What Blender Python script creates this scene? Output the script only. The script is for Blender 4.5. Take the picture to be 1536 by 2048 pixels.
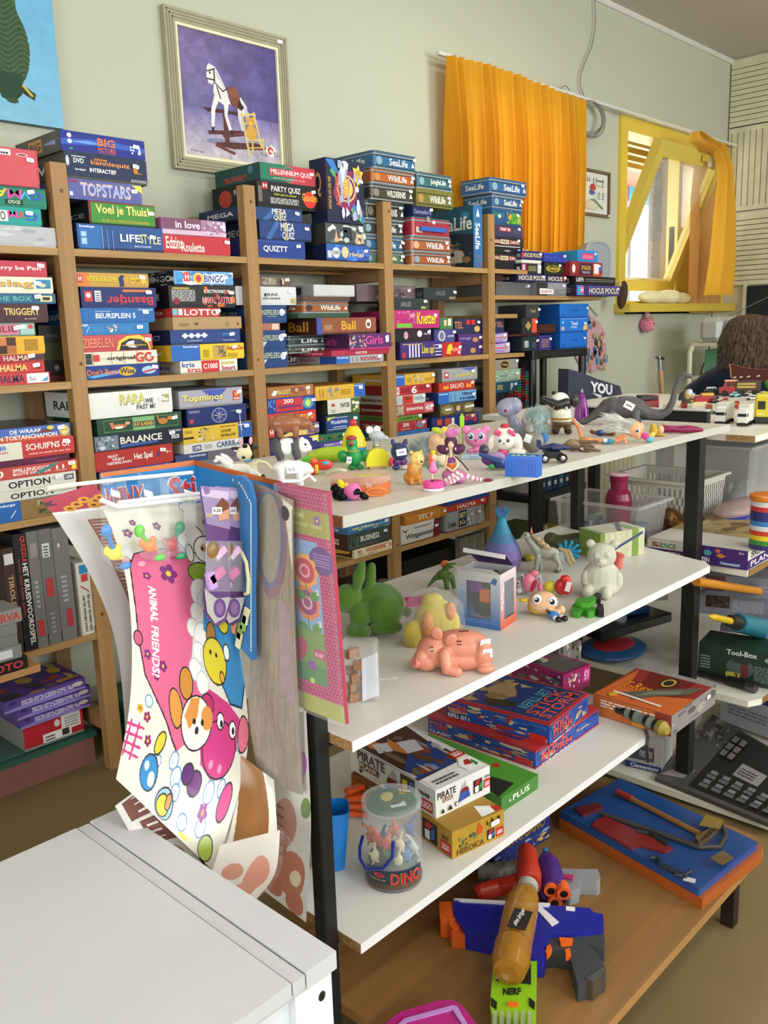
import bpy,bmesh,math,random
import numpy as np
from mathutils import Vector as V,Matrix,noise
R=math.radians
random.seed(11)
S=bpy.context.scene
for o in list(bpy.data.objects):bpy.data.objects.remove(o)
COL=S.collection
# ------------------------------------------------------------------ camera
FPX,YAW,PIT,ROL,CH=1774.11,0.806048,0.19890931,-0.03292902,1.30422
_f=V((math.sin(YAW)*math.cos(PIT),math.cos(YAW)*math.cos(PIT),-math.sin(PIT)))
_r=V((math.cos(YAW),-math.sin(YAW),0));_u=_r.cross(_f)
CR=_r*math.cos(ROL)+_u*math.sin(ROL);CU=_u*math.cos(ROL)-_r*math.sin(ROL);CF=_f
CP=V((0,0,CH))
cd=bpy.data.cameras.new('camera');cam=bpy.data.objects.new('camera',cd);COL.objects.link(cam)
cd.sensor_fit='HORIZONTAL';cd.sensor_width=36;cd.lens=FPX/1536*36;cd.clip_start=.02;cd.clip_end=200
cam.matrix_world=Matrix(((CR.x,CU.x,-CF.x,CP.x),(CR.y,CU.y,-CF.y,CP.y),(CR.z,CU.z,-CF.z,CP.z),(0,0,0,1)))
S.camera=cam
# ------------------------------------------------------------------ light
S.view_settings.view_transform='Standard';S.view_settings.look='None'
S.view_settings.gamma=1;S.view_settings.use_curve_mapping=False
S.view_settings.exposure=0.1
W=bpy.data.worlds.new('sky');S.world=W;W.use_nodes=True
bg=W.node_tree.nodes['Background'];bg.inputs[0].default_value=(.93,.97,1,1);bg.inputs[1].default_value=5.0
def area(name,loc,rot,sx,sy,power,col):
 l=bpy.data.lights.new(name,'AREA');l.shape='RECTANGLE';l.size=sx;l.size_y=sy;l.energy=power;l.color=col
 o=bpy.data.objects.new(name,l);COL.objects.link(o);o.location=loc;o.rotation_euler=rot
 o['kind']='light'
 return o
 # daylight entering through the tall windows of the wall behind the photographer, and ceiling tubes
XL_=-2.6
for x,pw in((-1.5,18),(1.2,40),(4.0,72)):
 area('window_and_fill_daylight',(x,-2.72,1.9),(R(90),0,0),1.7,1.7,pw,(.93,.98,1.0))
for x,y,pw in((-1.4,-.6,9),(1.2,-.6,12),(3.9,-.6,16),(.4,1.3,6),(3.2,1.5,14)):
 area('ceiling_tube_light',(x,y,2.93),(0,0,0),1.25,.22,pw,(1,.98,.92))
area('window_and_fill_daylight',(XL_+.06,.2,1.35),(R(90),0,R(-90)),1.8,1.3,60,(.95,.98,1.0))  # added fill light for the floor and chest at left; no opening behind it
# ------------------------------------------------------------------ pixel <-> world helpers
def ray(x,y):return CF*FPX+CR*(x-768)-CU*(y-1024)
def atY(x,y,Y):d=ray(x,y);return CP+d*(Y/d.y)
def atX(x,y,X):d=ray(x,y);return CP+d*(X/d.x)
def atZ(x,y,Z):d=ray(x,y);return CP+d*((Z-CH)/d.z)
def solX(xp,Y,Z):
 n=CR*FPX-CF*(xp-768);return-(n.y*Y+n.z*(Z-CH))/n.x
def solZ(yp,X,Y):
 n=CU*FPX+CF*(yp-1024);return CH-(n.x*X+n.y*Y)/n.z
def solY(xp,X,Z):
 n=CR*FPX-CF*(xp-768);return-(n.x*X+n.z*(Z-CH))/n.y
def pix(p):
 d=V(p)-CP;z=d.dot(CF);return 768+FPX*d.dot(CR)/z,1024-FPX*d.dot(CU)/z
 # ------------------------------------------------------------------ colour and materials
def _l(c):return c/12.92 if c<=.04045 else((c+.055)/1.055)**2.4
_hc={}
def hx(s):
 if not isinstance(s,str):return s
 if s not in _hc:
  t=s.lstrip('#')
  if len(t)==3:t=''.join(a*2 for a in t)
  _hc[s]=tuple(_l(int(t[i:i+2],16)/255)for i in(0,2,4))+(1.0,)
 return _hc[s]
MATS={}
def mat(name,rough=.5,spec=.5,noise_s=0,noise_a=0,bump=0,bs=60,trans=0,alpha=1,metal=0,sss=0,sheen=0,coat=0,emit=0):
 if name in MATS:return MATS[name]
 m=bpy.data.materials.new(name);m.use_nodes=True;nt=m.node_tree;N=nt.nodes;L=nt.links
 b=N['Principled BSDF']
 a=N.new('ShaderNodeAttribute');a.attribute_name='Col';src=a.outputs['Color']
 tc=N.new('ShaderNodeTexCoord')
 if noise_a:
  n=N.new('ShaderNodeTexNoise');n.inputs['Scale'].default_value=noise_s;n.inputs['Detail'].default_value=4
  L.new(tc.outputs['Object'],n.inputs['Vector'])
  mr=N.new('ShaderNodeMapRange');mr.inputs[1].default_value=.3;mr.inputs[2].default_value=.7
  mr.inputs[3].default_value=1-noise_a;mr.inputs[4].default_value=1+noise_a*.5
  L.new(n.outputs[0],mr.inputs[0])
  vm=N.new('ShaderNodeVectorMath');vm.operation='SCALE';L.new(src,vm.inputs[0]);L.new(mr.outputs[0],vm.inputs['Scale'])
  src=vm.outputs[0]
 L.new(src,b.inputs['Base Color'])
 b.inputs['Roughness'].default_value=rough;b.inputs['Specular IOR Level'].default_value=spec
 b.inputs['Metallic'].default_value=metal;b.inputs['Transmission Weight'].default_value=trans
 b.inputs['Alpha'].default_value=alpha;b.inputs['Sheen Weight'].default_value=sheen
 b.inputs['Coat Weight'].default_value=coat
 if sss:b.inputs['Subsurface Weight'].default_value=sss;b.inputs['Subsurface Scale'].default_value=.01
 if emit:L.new(src,b.inputs['Emission Color']);b.inputs['Emission Strength'].default_value=emit
 if bump:
  n2=N.new('ShaderNodeTexNoise');n2.inputs['Scale'].default_value=bs;n2.inputs['Detail'].default_value=5
  L.new(tc.outputs['Object'],n2.inputs['Vector'])
  bp=N.new('ShaderNodeBump');bp.inputs['Strength'].default_value=bump;bp.inputs['Distance'].default_value=.004
  L.new(n2.outputs[0],bp.inputs['Height']);L.new(bp.outputs[0],b.inputs['Normal'])
 MATS[name]=m;return m
mat('card',.5,.35,9,.06);mat('glosscard',.28,.5,9,.05);mat('plastic',.33,.5,8,.03);mat('matte',.75,.25,14,.08,.15,120)
mat('rubber',.5,.35,30,.06,.1,200);mat('cloth',.9,.1,40,.1,.35,400,sheen=.3);mat('flock',.95,.05,200,.16,.6,900,sheen=.35)
mat('metal',.3,.5,metal=1);mat('white_laminate',.38,.45,3,.03,.05,300);mat('black_metal',.5,.4,20,.12,.15,60)
mat('wall_paint',.85,.2,1.2,.03,.12,25);mat('ceiling_paint',.9,.1,1.0,.02)
mat('clear',.08,.5,alpha=.22);mat('film',.1,.7,alpha=.11,bump=1,bs=30);mat('frosted',.35,.4,alpha=.42);mat('tint',.15,.5,alpha=.72)
mat('hair',.5,.4,120,.18,.5,500);mat('paint',.6,.3,25,.07,.3,120);mat('skin',.5,.4,sss=.1)
mat('foil',.16,.5,20,.1,.9,60,metal=.75)
def woodmat(name,axis,rough=.5,sc=1.0):
 m=mat(name,rough,.4);nt=m.node_tree;N=nt.nodes;L=nt.links;b=N['Principled BSDF']
 a=[n for n in N if n.type=='ATTRIBUTE'][0];tc=[n for n in N if n.type=='TEX_COORD'][0]
 mp=N.new('ShaderNodeMapping');s=[34*sc]*3;s[axis]=1.6*sc;mp.inputs['Scale'].default_value=s
 L.new(tc.outputs['Object'],mp.inputs[0])
 n=N.new('ShaderNodeTexNoise');n.inputs['Scale'].default_value=1.0;n.inputs['Detail'].default_value=6;n.inputs['Distortion'].default_value=.6
 L.new(mp.outputs[0],n.inputs['Vector'])
 mr=N.new('ShaderNodeMapRange');mr.inputs[1].default_value=.3;mr.inputs[2].default_value=.7;mr.inputs[3].default_value=.8;mr.inputs[4].default_value=1.12
 L.new(n.outputs[0],mr.inputs[0])
 vm=N.new('ShaderNodeVectorMath');vm.operation='SCALE';L.new(a.outputs['Color'],vm.inputs[0]);L.new(mr.outputs[0],vm.inputs['Scale'])
 L.new(vm.outputs[0],b.inputs['Base Color']);return m
woodmat('pine_upright',2);woodmat('pine_board',0);woodmat('beech_veneer',0,.42,.7)
mat('chipboard',.9,.1,260,.45,.9,420)
mat('flooring',.6,.3,3.5,.1,.08,40);mat('brick',.9,.1,30,.2,.6,80)
def transl(name,w=.55):
 m=mat(name,.85,.1,60,.05,.2,700);nt=m.node_tree;N=nt.nodes;L=nt.links
 b=N['Principled BSDF'];t=N.new('ShaderNodeBsdfTranslucent');mx=N.new('ShaderNodeMixShader');out=N['Material Output']
 a=[n for n in N if n.type=='ATTRIBUTE'][0];L.new(a.outputs['Color'],t.inputs[0]);mx.inputs[0].default_value=w
 L.new(b.outputs[0],mx.inputs[1]);L.new(t.outputs[0],mx.inputs[2]);L.new(mx.outputs[0],out.inputs[0])
transl('curtain_cloth',.38)
# ------------------------------------------------------------------ mesh builder
class MB:
 def __init__(s,M=None):
  s.v=[];s.f=[];s.c=[];s.sm=[];s.M=M or Matrix();s.vc=None
 def add(s,vs,fs,col,sm=False):
  n=len(s.v);s.v+=[s.M@V(p)for p in vs]
  col=hx(col)
  for f in fs:s.f.append([n+i for i in f]);s.c.append(col);s.sm.append(sm)
  return s
 def box(s,a,b,col,cols=None):
  x0,y0,z0=a;x1,y1,z1=b
  vs=[(x0,y0,z0),(x1,y0,z0),(x1,y1,z0),(x0,y1,z0),(x0,y0,z1),(x1,y0,z1),(x1,y1,z1),(x0,y1,z1)]
  fs=[(0,3,2,1),(4,5,6,7),(0,1,5,4),(1,2,6,5),(2,3,7,6),(3,0,4,7)]
  for i,f in enumerate(fs):s.add([vs[k]for k in f],[(0,1,2,3)],(cols or{}).get('btfrkl'[i],col))
  return s
 def cbox(s,c,h,col,rot=None,ch=0):
  Mo=s.M;s.M=Mo@Matrix.Translation(V(c))@(rot or Matrix())
  if ch:
   x,y,z=h;vs=[];P=[]
   for sx in(-1,1):
    for sy in(-1,1):
     for sz in(-1,1):
      vs+=[(sx*x,sy*(y-ch),sz*(z-ch)),(sx*(x-ch),sy*y,sz*(z-ch)),(sx*(x-ch),sy*(y-ch),sz*z)]
   bm=bmesh.new();bv=[bm.verts.new(v)for v in vs];bmesh.ops.convex_hull(bm,input=bv)
   bmesh.ops.dissolve_limit(bm,angle_limit=.01,verts=bm.verts,edges=bm.edges)
   bm.verts.index_update();s.add([tuple(v.co)for v in bm.verts],[[v.index for v in f.verts]for f in bm.faces],col);bm.free()
  else:s.box((-h[0],-h[1],-h[2]),h,col)
  s.M=Mo;return s
 def prism(s,pts,d0,d1,col,ax='y',side=None,sm=False):
  n=len(pts)
  def P(a,b,d):return{'y':(a,d,b),'x':(d,a,b),'z':(a,b,d)}[ax]
  vs=[P(a,b,d0)for a,b in pts]+[P(a,b,d1)for a,b in pts]
  s.add(vs,[list(range(n))[::-1],list(range(n,2*n))],col)
  s.add(vs,[(i,(i+1)%n,n+(i+1)%n,n+i)for i in range(n)],side or col,sm);return s
 def lathe(s,prof,col,c=(0,0,0),n=24,rot=None,cols=None,sm=True,sx=1,sy=1):
  Mo=s.M;s.M=Mo@Matrix.Translation(V(c))@(rot or Matrix())
  vs=[];k=len(prof)
  for r,z in prof:
   for i in range(n):t=2*math.pi*i/n;vs.append((r*math.cos(t)*sx,r*math.sin(t)*sy,z))
  for j in range(k-1):
   fs=[(j*n+i,j*n+(i+1)%n,(j+1)*n+(i+1)%n,(j+1)*n+i)for i in range(n)]
   s.add(vs[j*n:(j+2)*n],[[a-j*n for a in f]for f in fs],(cols[j]if cols else col),sm)
  if prof[0][0]>1e-6:s.add(vs[:n],[list(range(n))[::-1]],cols[0]if cols else col)
  if prof[-1][0]>1e-6:s.add(vs[-n:],[list(range(n))],cols[-1]if cols else col)
  s.M=Mo;return s
 def ell(s,c,r,col,rot=None,n=14,sm=True):
  if not hasattr(r,'__len__'):r=(r,r,r)
  Mo=s.M;s.M=Mo@Matrix.Translation(V(c))@(rot or Matrix())
  m=max(6,n//2+2);vs=[(0,0,-r[2])];fs=[]
  for j in range(1,m):
   a=math.pi*j/m
   for i in range(n):t=2*math.pi*i/n;vs.append((r[0]*math.sin(a)*math.cos(t),r[1]*math.sin(a)*math.sin(t),-r[2]*math.cos(a)))
  vs.append((0,0,r[2]));L=len(vs)-1
  for i in range(n):
   fs.append((0,1+(i+1)%n,1+i))
   for j in range(m-2):b=1+j*n;fs.append((b+i,b+(i+1)%n,b+n+(i+1)%n,b+n+i))
   fs.append((1+(m-2)*n+i,1+(m-2)*n+(i+1)%n,L))
  s.add(vs,fs,col,sm);s.M=Mo;return s
 def tube(s,pts,r,col,n=8,cap=True,closed=False,sm=True,cols=None,flat=1.0):
  P=[V(p[:3])for p in pts];k=len(P)
  rr=[p[3]if len(p)>3 else r for p in pts]
  up=V((0,0,1));vs=[];last=None
  for i in range(k):
   a=P[(i-1)%k]if(closed or i)else P[0];b=P[(i+1)%k]if(closed or i<k-1)else P[-1]
   t=(b-a).normalized()if(b-a).length>1e-9 else V((0,0,1))
   if last is None:x=t.cross(up if abs(t.z)<.9 else V((1,0,0))).normalized()
   else:x=(last-t*last.dot(t)).normalized()
   last=x;y=t.cross(x)
   for j in range(n):q=2*math.pi*j/n;vs.append(P[i]+x*(rr[i]*math.cos(q))+y*(rr[i]*flat*math.sin(q)))
  m=k if closed else k-1
  for i in range(m):
   i2=(i+1)%k
   s.add([vs[i*n+j]for j in range(n)]+[vs[i2*n+j]for j in range(n)],[(j,(j+1)%n,n+(j+1)%n,n+j)for j in range(n)],cols[i]if cols else col,sm)
  if cap and not closed:s.add(vs[:n],[list(range(n))[::-1]],cols[0]if cols else col);s.add(vs[-n:],[list(range(n))],cols[-1]if cols else col)
  return s
 def build(s,name,m,parent=None,origin=None,bev=0):
  me=bpy.data.meshes.new(name)
  P=np.array([tuple(v)for v in s.v],float)
  if parent is not None:off=WL[parent.name]
  elif origin is not None:off=V(origin)
  else:off=V(((P[:,0].min()+P[:,0].max())/2,(P[:,1].min()+P[:,1].max())/2,P[:,2].min()))
  P-=np.array(tuple(off));me.from_pydata(P.tolist(),[],s.f)
  ca=me.color_attributes.new('Col','FLOAT_COLOR','CORNER')
  lens=[len(f)for f in s.f];arr=np.repeat(np.array(s.c,np.float32),lens,axis=0);ca.data.foreach_set('color',arr.ravel())
  me.polygons.foreach_set('use_smooth',s.sm)
  me.materials.append(MATS[m]);ob=bpy.data.objects.new(name,me);COL.objects.link(ob)
  if parent is not None:ob.parent=parent;WL[ob.name]=off
  else:ob.location=off;WL[ob.name]=off
  if bev:
   md=ob.modifiers.new('bevel','BEVEL');md.width=bev;md.segments=2;md.limit_method='ANGLE'
  return ob
WL={}
def tag(o,label,cat,group=None,kind=None):
 if label:o['label']=label
 if cat:o['category']=cat
 if group:o['group']=group
 if kind:o['kind']=kind
 return o
def struct(o):o['kind']='structure';return o
def thing(name,label,cat,loc,group=None):
 o=bpy.data.objects.new(name,None);COL.objects.link(o);o.location=loc;WL[o.name]=V(loc);o.empty_display_size=.02
 return tag(o,label,cat,group)
 # ---- text glyph geometry
_tx={}
def glyphs(t,bold=.02):
 if(t,bold)not in _tx:
  c=bpy.data.curves.new('t','FONT');c.body=t;c.resolution_u=2;c.offset=bold;c.size=1
  o=bpy.data.objects.new('t',c);me=o.to_mesh()
  vs=np.array([v.co[:2]for v in me.vertices])if len(me.vertices)else np.zeros((0,2));fs=[list(p.vertices)for p in me.polygons]
  o.to_mesh_clear();bpy.data.objects.remove(o);bpy.data.curves.remove(c)
  if len(vs):vs=(vs-vs.min(0))/np.maximum(vs.max(0)-vs.min(0),1e-6)
  _tx[(t,bold)]=(vs,fs)
 return _tx[(t,bold)]
 # ---- flat printing on a face. surf(u,v,layer)->point ; D is the little drawing language described by its tokens
def prt(mb,surf,D,base=0):
 k=base;lay=.00018
 for it in D.split(';'):
  a=it.split()
  if not a:continue
  k+=1;d=.0005+lay*k;op=a[0]
  if op in 'tTvV':
   u0,v0,u1,v1=map(float,a[1:5]);col=a[5];vs,fs=glyphs(' '.join(a[6:]))
   if not len(vs):continue
   if op=='t':q=[(u0+(u1-u0)*x,v0+(v1-v0)*y)for x,y in vs]
   elif op=='T':q=[(u1-(u1-u0)*x,v1-(v1-v0)*y)for x,y in vs]
   elif op=='v':q=[(u0+(u1-u0)*y,v1-(v1-v0)*x)for x,y in vs]
   else:q=[(u1-(u1-u0)*y,v0+(v1-v0)*x)for x,y in vs]
   mb.add([surf(u,v,d)for u,v in q],fs,col)
  elif op=='r':
   u0,v0,u1,v1=map(float,a[1:5]);mb.add([surf(u0,v0,d),surf(u1,v0,d),surf(u1,v1,d),surf(u0,v1,d)],[(0,1,2,3)],a[5])
  elif op=='c' or op=='o':
   u,v,ru,rv=map(float,a[1:5]);n=16
   mb.add([surf(u+ru*math.cos(6.2832*i/n),v+rv*math.sin(6.2832*i/n),d)for i in range(n)],[list(range(n))],a[5])
  elif op=='p':
   q=list(map(float,a[2:]));mb.add([surf(q[i],q[i+1],d)for i in range(0,len(q),2)],[list(range(len(q)//2))],a[1])
  elif op=='l':
   u0,v0,u1,v1=map(float,a[1:5]);n=int(a[6]);h=(v1-v0)/n
   rr=random.Random(n+int(u0*99))
   for i in range(n):
    w=u0
    while w<u1:
     e=min(u1,w+(u1-u0)*rr.uniform(.05,.22));y=v0+h*i;mb.add([surf(w,y,d),surf(e,y,d),surf(e,y+h*.5,d),surf(w,y+h*.5,d)],[(0,1,2,3)],a[5]);w=e+(u1-u0)*.03
  elif op=='b':
   u0,v0,u1,v1=map(float,a[1:5]);cs=a[5:];rr=random.Random(int(u0*1000+v1*77)+len(D))
   for i in range(22):
    u=rr.uniform(u0,u1);v=rr.uniform(v0,v1);su=(u1-u0)*rr.uniform(.03,.13);sv=(v1-v0)*rr.uniform(.05,.2)
    m=rr.randint(3,6);ph=rr.uniform(0,6)
    mb.add([surf(min(u1,max(u0,u+su*math.cos(ph+6.2832*j/m))),min(v1,max(v0,v+sv*math.sin(ph+6.2832*j/m))),d+i*.000015)for j in range(m)],[list(range(m))],cs[i%len(cs)])
def facesurf(O,U,Vv):
 O=V(O);U=V(U);Vv=V(Vv);n=U.cross(Vv).normalized()
 return lambda u,v,d=0:O+U*u+Vv*v+n*d
def decal(parent,O,U,Vv,D,name='printed_design',m='card'):
 mb=MB();prt(mb,facesurf(O,U,Vv),D);return mb.build(name,m,parent)
 # ---- raster painting on a fine grid (vertex colours), numpy
class Ras:
 def __init__(s,w,h,bgc):s.w=w;s.h=h;s.a=np.zeros((h,w,3));s.a[:]=hx(bgc)[:3];s.y,s.x=np.mgrid[0:h,0:w].astype(float);s.x=(s.x+.5)/w;s.y=(s.y+.5)/h;s.asp=h/w
 def put(s,m,c):
  if callable(c):s.a[m]=c(s.x[m],s.y[m])
  else:s.a[m]=hx(c)[:3]
  return s
 def ell(s,cx,cy,rx,ry,c,rot=0):
  dx=s.x-cx;dy=(s.y-cy)*1.0;t=R(rot);X=dx*math.cos(t)+dy*s.asp*math.sin(t);Y=-dx*math.sin(t)/s.asp+dy*math.cos(t)
  return s.put((X/rx)**2+(Y/ry)**2<1,c)
 def pmask(s,q):
  P=list(zip(q[::2],q[1::2]));ins=np.zeros(s.x.shape,bool);j=len(P)-1
  for i in range(len(P)):
   xi,yi=P[i];xj,yj=P[j]
   if yi!=yj:ins^=((yi>s.y)!=(yj>s.y))&(s.x<(xj-xi)*(s.y-yi)/(yj-yi)+xi)
   j=i
  return ins
 def poly(s,c,*q):return s.put(s.pmask(q),c)
 def line(s,c,w,*q):
  P=list(zip(q[::2],q[1::2]))
  for(x0,y0),(x1,y1)in zip(P,P[1:]):
   dx,dy=x1-x0,(y1-y0)*s.asp;L=dx*dx+dy*dy+1e-12;t=np.clip(((s.x-x0)*dx+(s.y-y0)*s.asp*dy)/L,0,1)
   s.put((s.x-x0-t*dx)**2+((s.y-y0)*s.asp-t*dy)**2<w*w,c)
  return s
 def noise(s,sc,amt,seed=0,ay=1):
  r=np.random.RandomState(seed);g=r.rand(sc+2,int(sc*ay)+2);gy=s.y*sc;gx=s.x*int(sc*ay)
  iy=gy.astype(int);ix=gx.astype(int);fy=gy-iy;fx=gx-ix;fy=fy*fy*(3-2*fy);fx=fx*fx*(3-2*fx)
  n=(g[iy,ix]*(1-fx)+g[iy,ix+1]*fx)*(1-fy)+(g[iy+1,ix]*(1-fx)+g[iy+1,ix+1]*fx)*fy
  s.a*=(1+(n-.5)*2*amt)[...,None];return s
 def build(s,name,surf,m,parent=None,origin=None):
  h,w=s.h,s.w;P=[surf(i/w,1-j/h)for j in range(h+1)for i in range(w+1)]
  me=bpy.data.meshes.new(name);A=np.array([tuple(p)for p in P])
  off=WL[parent.name]if parent is not None else V(origin if origin is not None else tuple(A[0]));A-=np.array(tuple(off))
  q=(np.arange(h)[:,None]*(w+1)+np.arange(w)[None]).ravel();F=np.stack([q+w+1,q+w+2,q+1,q],1)
  me.vertices.add(len(A));me.vertices.foreach_set('co',A.ravel());me.loops.add(F.size);me.loops.foreach_set('vertex_index',F.ravel().astype(np.int32))
  me.polygons.add(len(F));me.polygons.foreach_set('loop_start',np.arange(0,F.size,4).astype(np.int32));me.update(calc_edges=True)
  me.polygons.foreach_set('use_smooth',[True]*len(F))
  ca=me.color_attributes.new('Col','FLOAT_COLOR','CORNER');C4=np.ones((h*w,4),np.float32);C4[:,:3]=s.a.reshape(-1,3)
  ca.data.foreach_set('color',np.repeat(C4,4,axis=0).ravel())
  me.materials.append(MATS[m]);ob=bpy.data.objects.new(name,me);COL.objects.link(ob)
  if parent is not None:ob.parent=parent
  else:ob.location=off
  WL[ob.name]=off;return ob
  # ---- toys: drawn in a local frame where x runs right, y away, z up, in units of one photograph pixel at that spot
class Toy:
 def __init__(s,name,label,cat,bx,by,z,rot=0,group=None,top=True,loc=None):
  p=atZ(bx,by,z)if loc is None else V(loc);s.k=(p-CP).dot(CF)/FPX;az=math.atan2(p.x,p.y)
  s.loc=V((p.x,p.y,z if loc is None else p.z))
  s.M=Matrix.Translation(s.loc)@Matrix.Rotation(-az+R(rot),4,'Z')@Matrix.Scale(s.k,4)
  s.e=thing(name,label,cat,s.loc,group)
 def mb(s):return MB(s.M)
 def blob(s,name,col,items,vox=1.6,m='plastic',parent=None,sm=2,label=None):
  ob=blobmesh(name,items,col,vox,m,s.M,parent or s.e,sm)
  for v in ob.data.vertices:v.co.z=max(v.co.z,2e-4)
  if label:ob['label']=label
  return ob
 def part(s,name,m,fn,parent=None,label=None):
  b=MB(s.M);fn(b);zf=s.loc.z+1e-4
  for v in b.v:v.z=max(v.z,zf)
  ob=b.build(name,m,parent or s.e)
  if label:ob['label']=label
  return ob
def rot3(x=0,y=0,z=0):return Matrix.Rotation(R(z),4,'Z')@Matrix.Rotation(R(y),4,'Y')@Matrix.Rotation(R(x),4,'X')
def blobmesh(name,items,col,vox,m,M,parent,sm=2,origin=None):
 b=MB()
 for it in items:
  if it[0]=='e':b.ell(it[1],it[2],col,rot3(*it[3])if len(it)>3 else None,n=16)
  else:
   pts=it[1];dense=[]
   for(a,c)in zip(pts,pts[1:]):
    L=(V(a[:3])-V(c[:3])).length;k=max(1,int(L/max(min(a[3],c[3]),vox)))
    for i in range(k):t=i/k;dense.append([a[j]*(1-t)+c[j]*t for j in range(4)])
   dense.append(pts[-1]);b.tube(dense,1,col,n=12)
   for q in(pts[0],pts[-1]):b.ell(q[:3],q[3],col,n=12)
   for q in pts[1:-1]:b.ell(q[:3],q[3],col,n=12)
 me=bpy.data.meshes.new('tmp');me.from_pydata([tuple(v)for v in b.v],[],b.f)
 o=bpy.data.objects.new('tmp',me);COL.objects.link(o)
 md=o.modifiers.new('r','REMESH');md.mode='VOXEL';md.voxel_size=vox
 if sm:ms=o.modifiers.new('s','SMOOTH');ms.iterations=sm;ms.factor=.5
 dg=bpy.context.evaluated_depsgraph_get();ev=o.evaluated_get(dg);m2=bpy.data.meshes.new_from_object(ev)
 bpy.data.objects.remove(o);bpy.data.meshes.remove(me);m2.name=name
 off=WL[parent.name]if parent is not None else V(origin)
 m2.transform(Matrix.Translation(-off)@M);n=len(m2.loops)
 for cn in list(m2.color_attributes):m2.color_attributes.remove(cn)
 ca=m2.color_attributes.new('Col','FLOAT_COLOR','CORNER');ca.data.foreach_set('color',np.tile(np.array(hx(col),np.float32),n))
 m2.polygons.foreach_set('use_smooth',[True]*len(m2.polygons));m2.materials.clear();m2.materials.append(MATS[m])
 ob=bpy.data.objects.new(name,m2);COL.objects.link(ob)
 if parent is not None:ob.parent=parent
 else:ob.location=off
 WL[ob.name]=off;return ob
 # ================================================================== the room
YW,XR,XL,YF,ZC=2.75,6.47,-2.6,-2.85,3.06
WX0,WX1,WZ0,WZ1=4.96,6.40,1.40,2.465
CX0,CX1,CZ0,CZ1=3.42,4.30,1.62,2.42
wallc='bec1ac'
b=MB().box((XL-.2,YF-.2,-.1),(XR+.2,YW+.2,0),'7c6a46');struct(b.build('floor','flooring'))
b=MB().box((XL-.2,YF-.2,ZC),(XR+.2,YW+.2,ZC+.1),'c3bcb2');struct(b.build('ceiling','ceiling_paint'))
b=MB();t=.22
b.box((XL,YW,0),(CX0,YW+t,ZC),wallc).box((CX0,YW,0),(CX1,YW+t,CZ0),wallc).box((CX0,YW,CZ1),(CX1,YW+t,ZC),wallc)
b.box((CX1,YW,0),(WX0,YW+t,ZC),wallc).box((WX0,YW,0),(WX1,YW+t,WZ0),wallc).box((WX0,YW,WZ1),(WX1,YW+t,ZC),wallc).box((WX1,YW,0),(XR+.2,YW+t,ZC),wallc)
struct(b.build('wall_back','wall_paint'))
b=MB().box((XL-.2,YF,0),(XL,YW,ZC),wallc);struct(b.build('wall_left','wall_paint'))
b=MB();ws=[(-2.35,-.65),(.35,2.05),(3.15,4.85)];x=XL
for a,c in ws:b.box((x,YF-.2,0),(a,YF,ZC),wallc).box((a,YF-.2,0),(c,YF,1.0),wallc).box((a,YF-.2,2.8),(c,YF,ZC),wallc);x=c
b.box((x,YF-.2,0),(XR+.2,YF,ZC),wallc);struct(b.build('wall_front','wall_paint'))
for i,(a,c)in enumerate(ws):
 b=MB()
 for q in((a,a+.06),(c-.06,c),((a+c)/2-.03,(a+c)/2+.03)):b.box((q[0],YF-.12,1.0),(q[1],YF-.04,2.8),'d8b93a')
 for z in(1.0,2.74):b.box((a,YF-.12,z),(c,YF-.04,z+.06),'d8b93a')
 struct(b.build('window_%d'%(i+3),'plastic'))
b=MB().box((XR,YF,0),(XR+.2,YW,ZC),'d3cfae');wr=struct(b.build('wall_right','wall_paint'))
b=MB()
for q in((-.75,-.69),(.17,.23),(1.09,1.15)):b.box((XL,q[0],.65),(XL+.04,q[1],2.05),'d8b93a')
for z in(.65,1.99):b.box((XL,-.75,z),(XL+.04,1.15,z+.06),'d8b93a')
struct(b.build('window_6','plastic'))  # frame bars added on the solid left wall to go with the fill light
# acoustic panels with grooved boards on the right wall
def slatpanel(y0,y1,z0,z1,vert,pitch):
 mb=MB().box((XR-.016,y0,z0),(XR-.001,y1,z1),'3c3a30');w=pitch*.86
 if vert:
  k=int((y1-y0)/pitch)
  for i in range(k+1):a=y0+i*pitch;mb.box((XR-.03,a,z0+.03),(XR-.016,min(y1,a+w),z1-.03),'d3cfae')
 else:
  k=int((z1-z0)/pitch)
  for i in range(k+1):a=z0+i*pitch;mb.box((XR-.03,y0,a),(XR-.016,y1,min(z1,a+w)),'d3cfae')
 mb.box((XR-.031,y0,z1-.03),(XR-.015,y1,z1),'d6d2b4').box((XR-.031,y0,z0),(XR-.015,y1,z0+.03),'d6d2b4')
 o=mb.build('acoustic_panel','matte',wr);o['kind']='stuff'
for y0 in(2.05,1.35,.65,-.05,-.75):
 slatpanel(y0,y0+.69,2.62,ZC-.01,False,.034);slatpanel(y0,y0+.69,2.06,2.61,True,.042);slatpanel(y0,y0+.69,1.555,2.05,False,.034)
struct(MB().box((4.0,YW-.018,ZC-.03),(XR,YW,ZC),'dcdcd6').build('trim_1','plastic'))
struct(MB().box((XR-.018,YF,ZC-.03),(XR,YW-.018,ZC),'d2ceb0').build('trim_2','plastic'))
struct(MB().box((XL,YW-.015,0),(XR,YW,.08),'cfc7ae').build('baseboard_back','plastic'))
# blackboard
bb=MB().box((XR-.045,-.9,.75),(XR-.032,2.56,1.545),'23282a');bb=bb.build('blackboard','matte')
tag(bb,'large dark blackboard on the right wall behind the seated person','blackboard')
MB().box((XR-.06,-.9,.73),(XR-.03,2.56,.75),'b9b49a').box((XR-.06,2.56,.73),(XR-.03,2.58,1.56),'c9c5aa').build('frame','plastic',bb)
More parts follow.
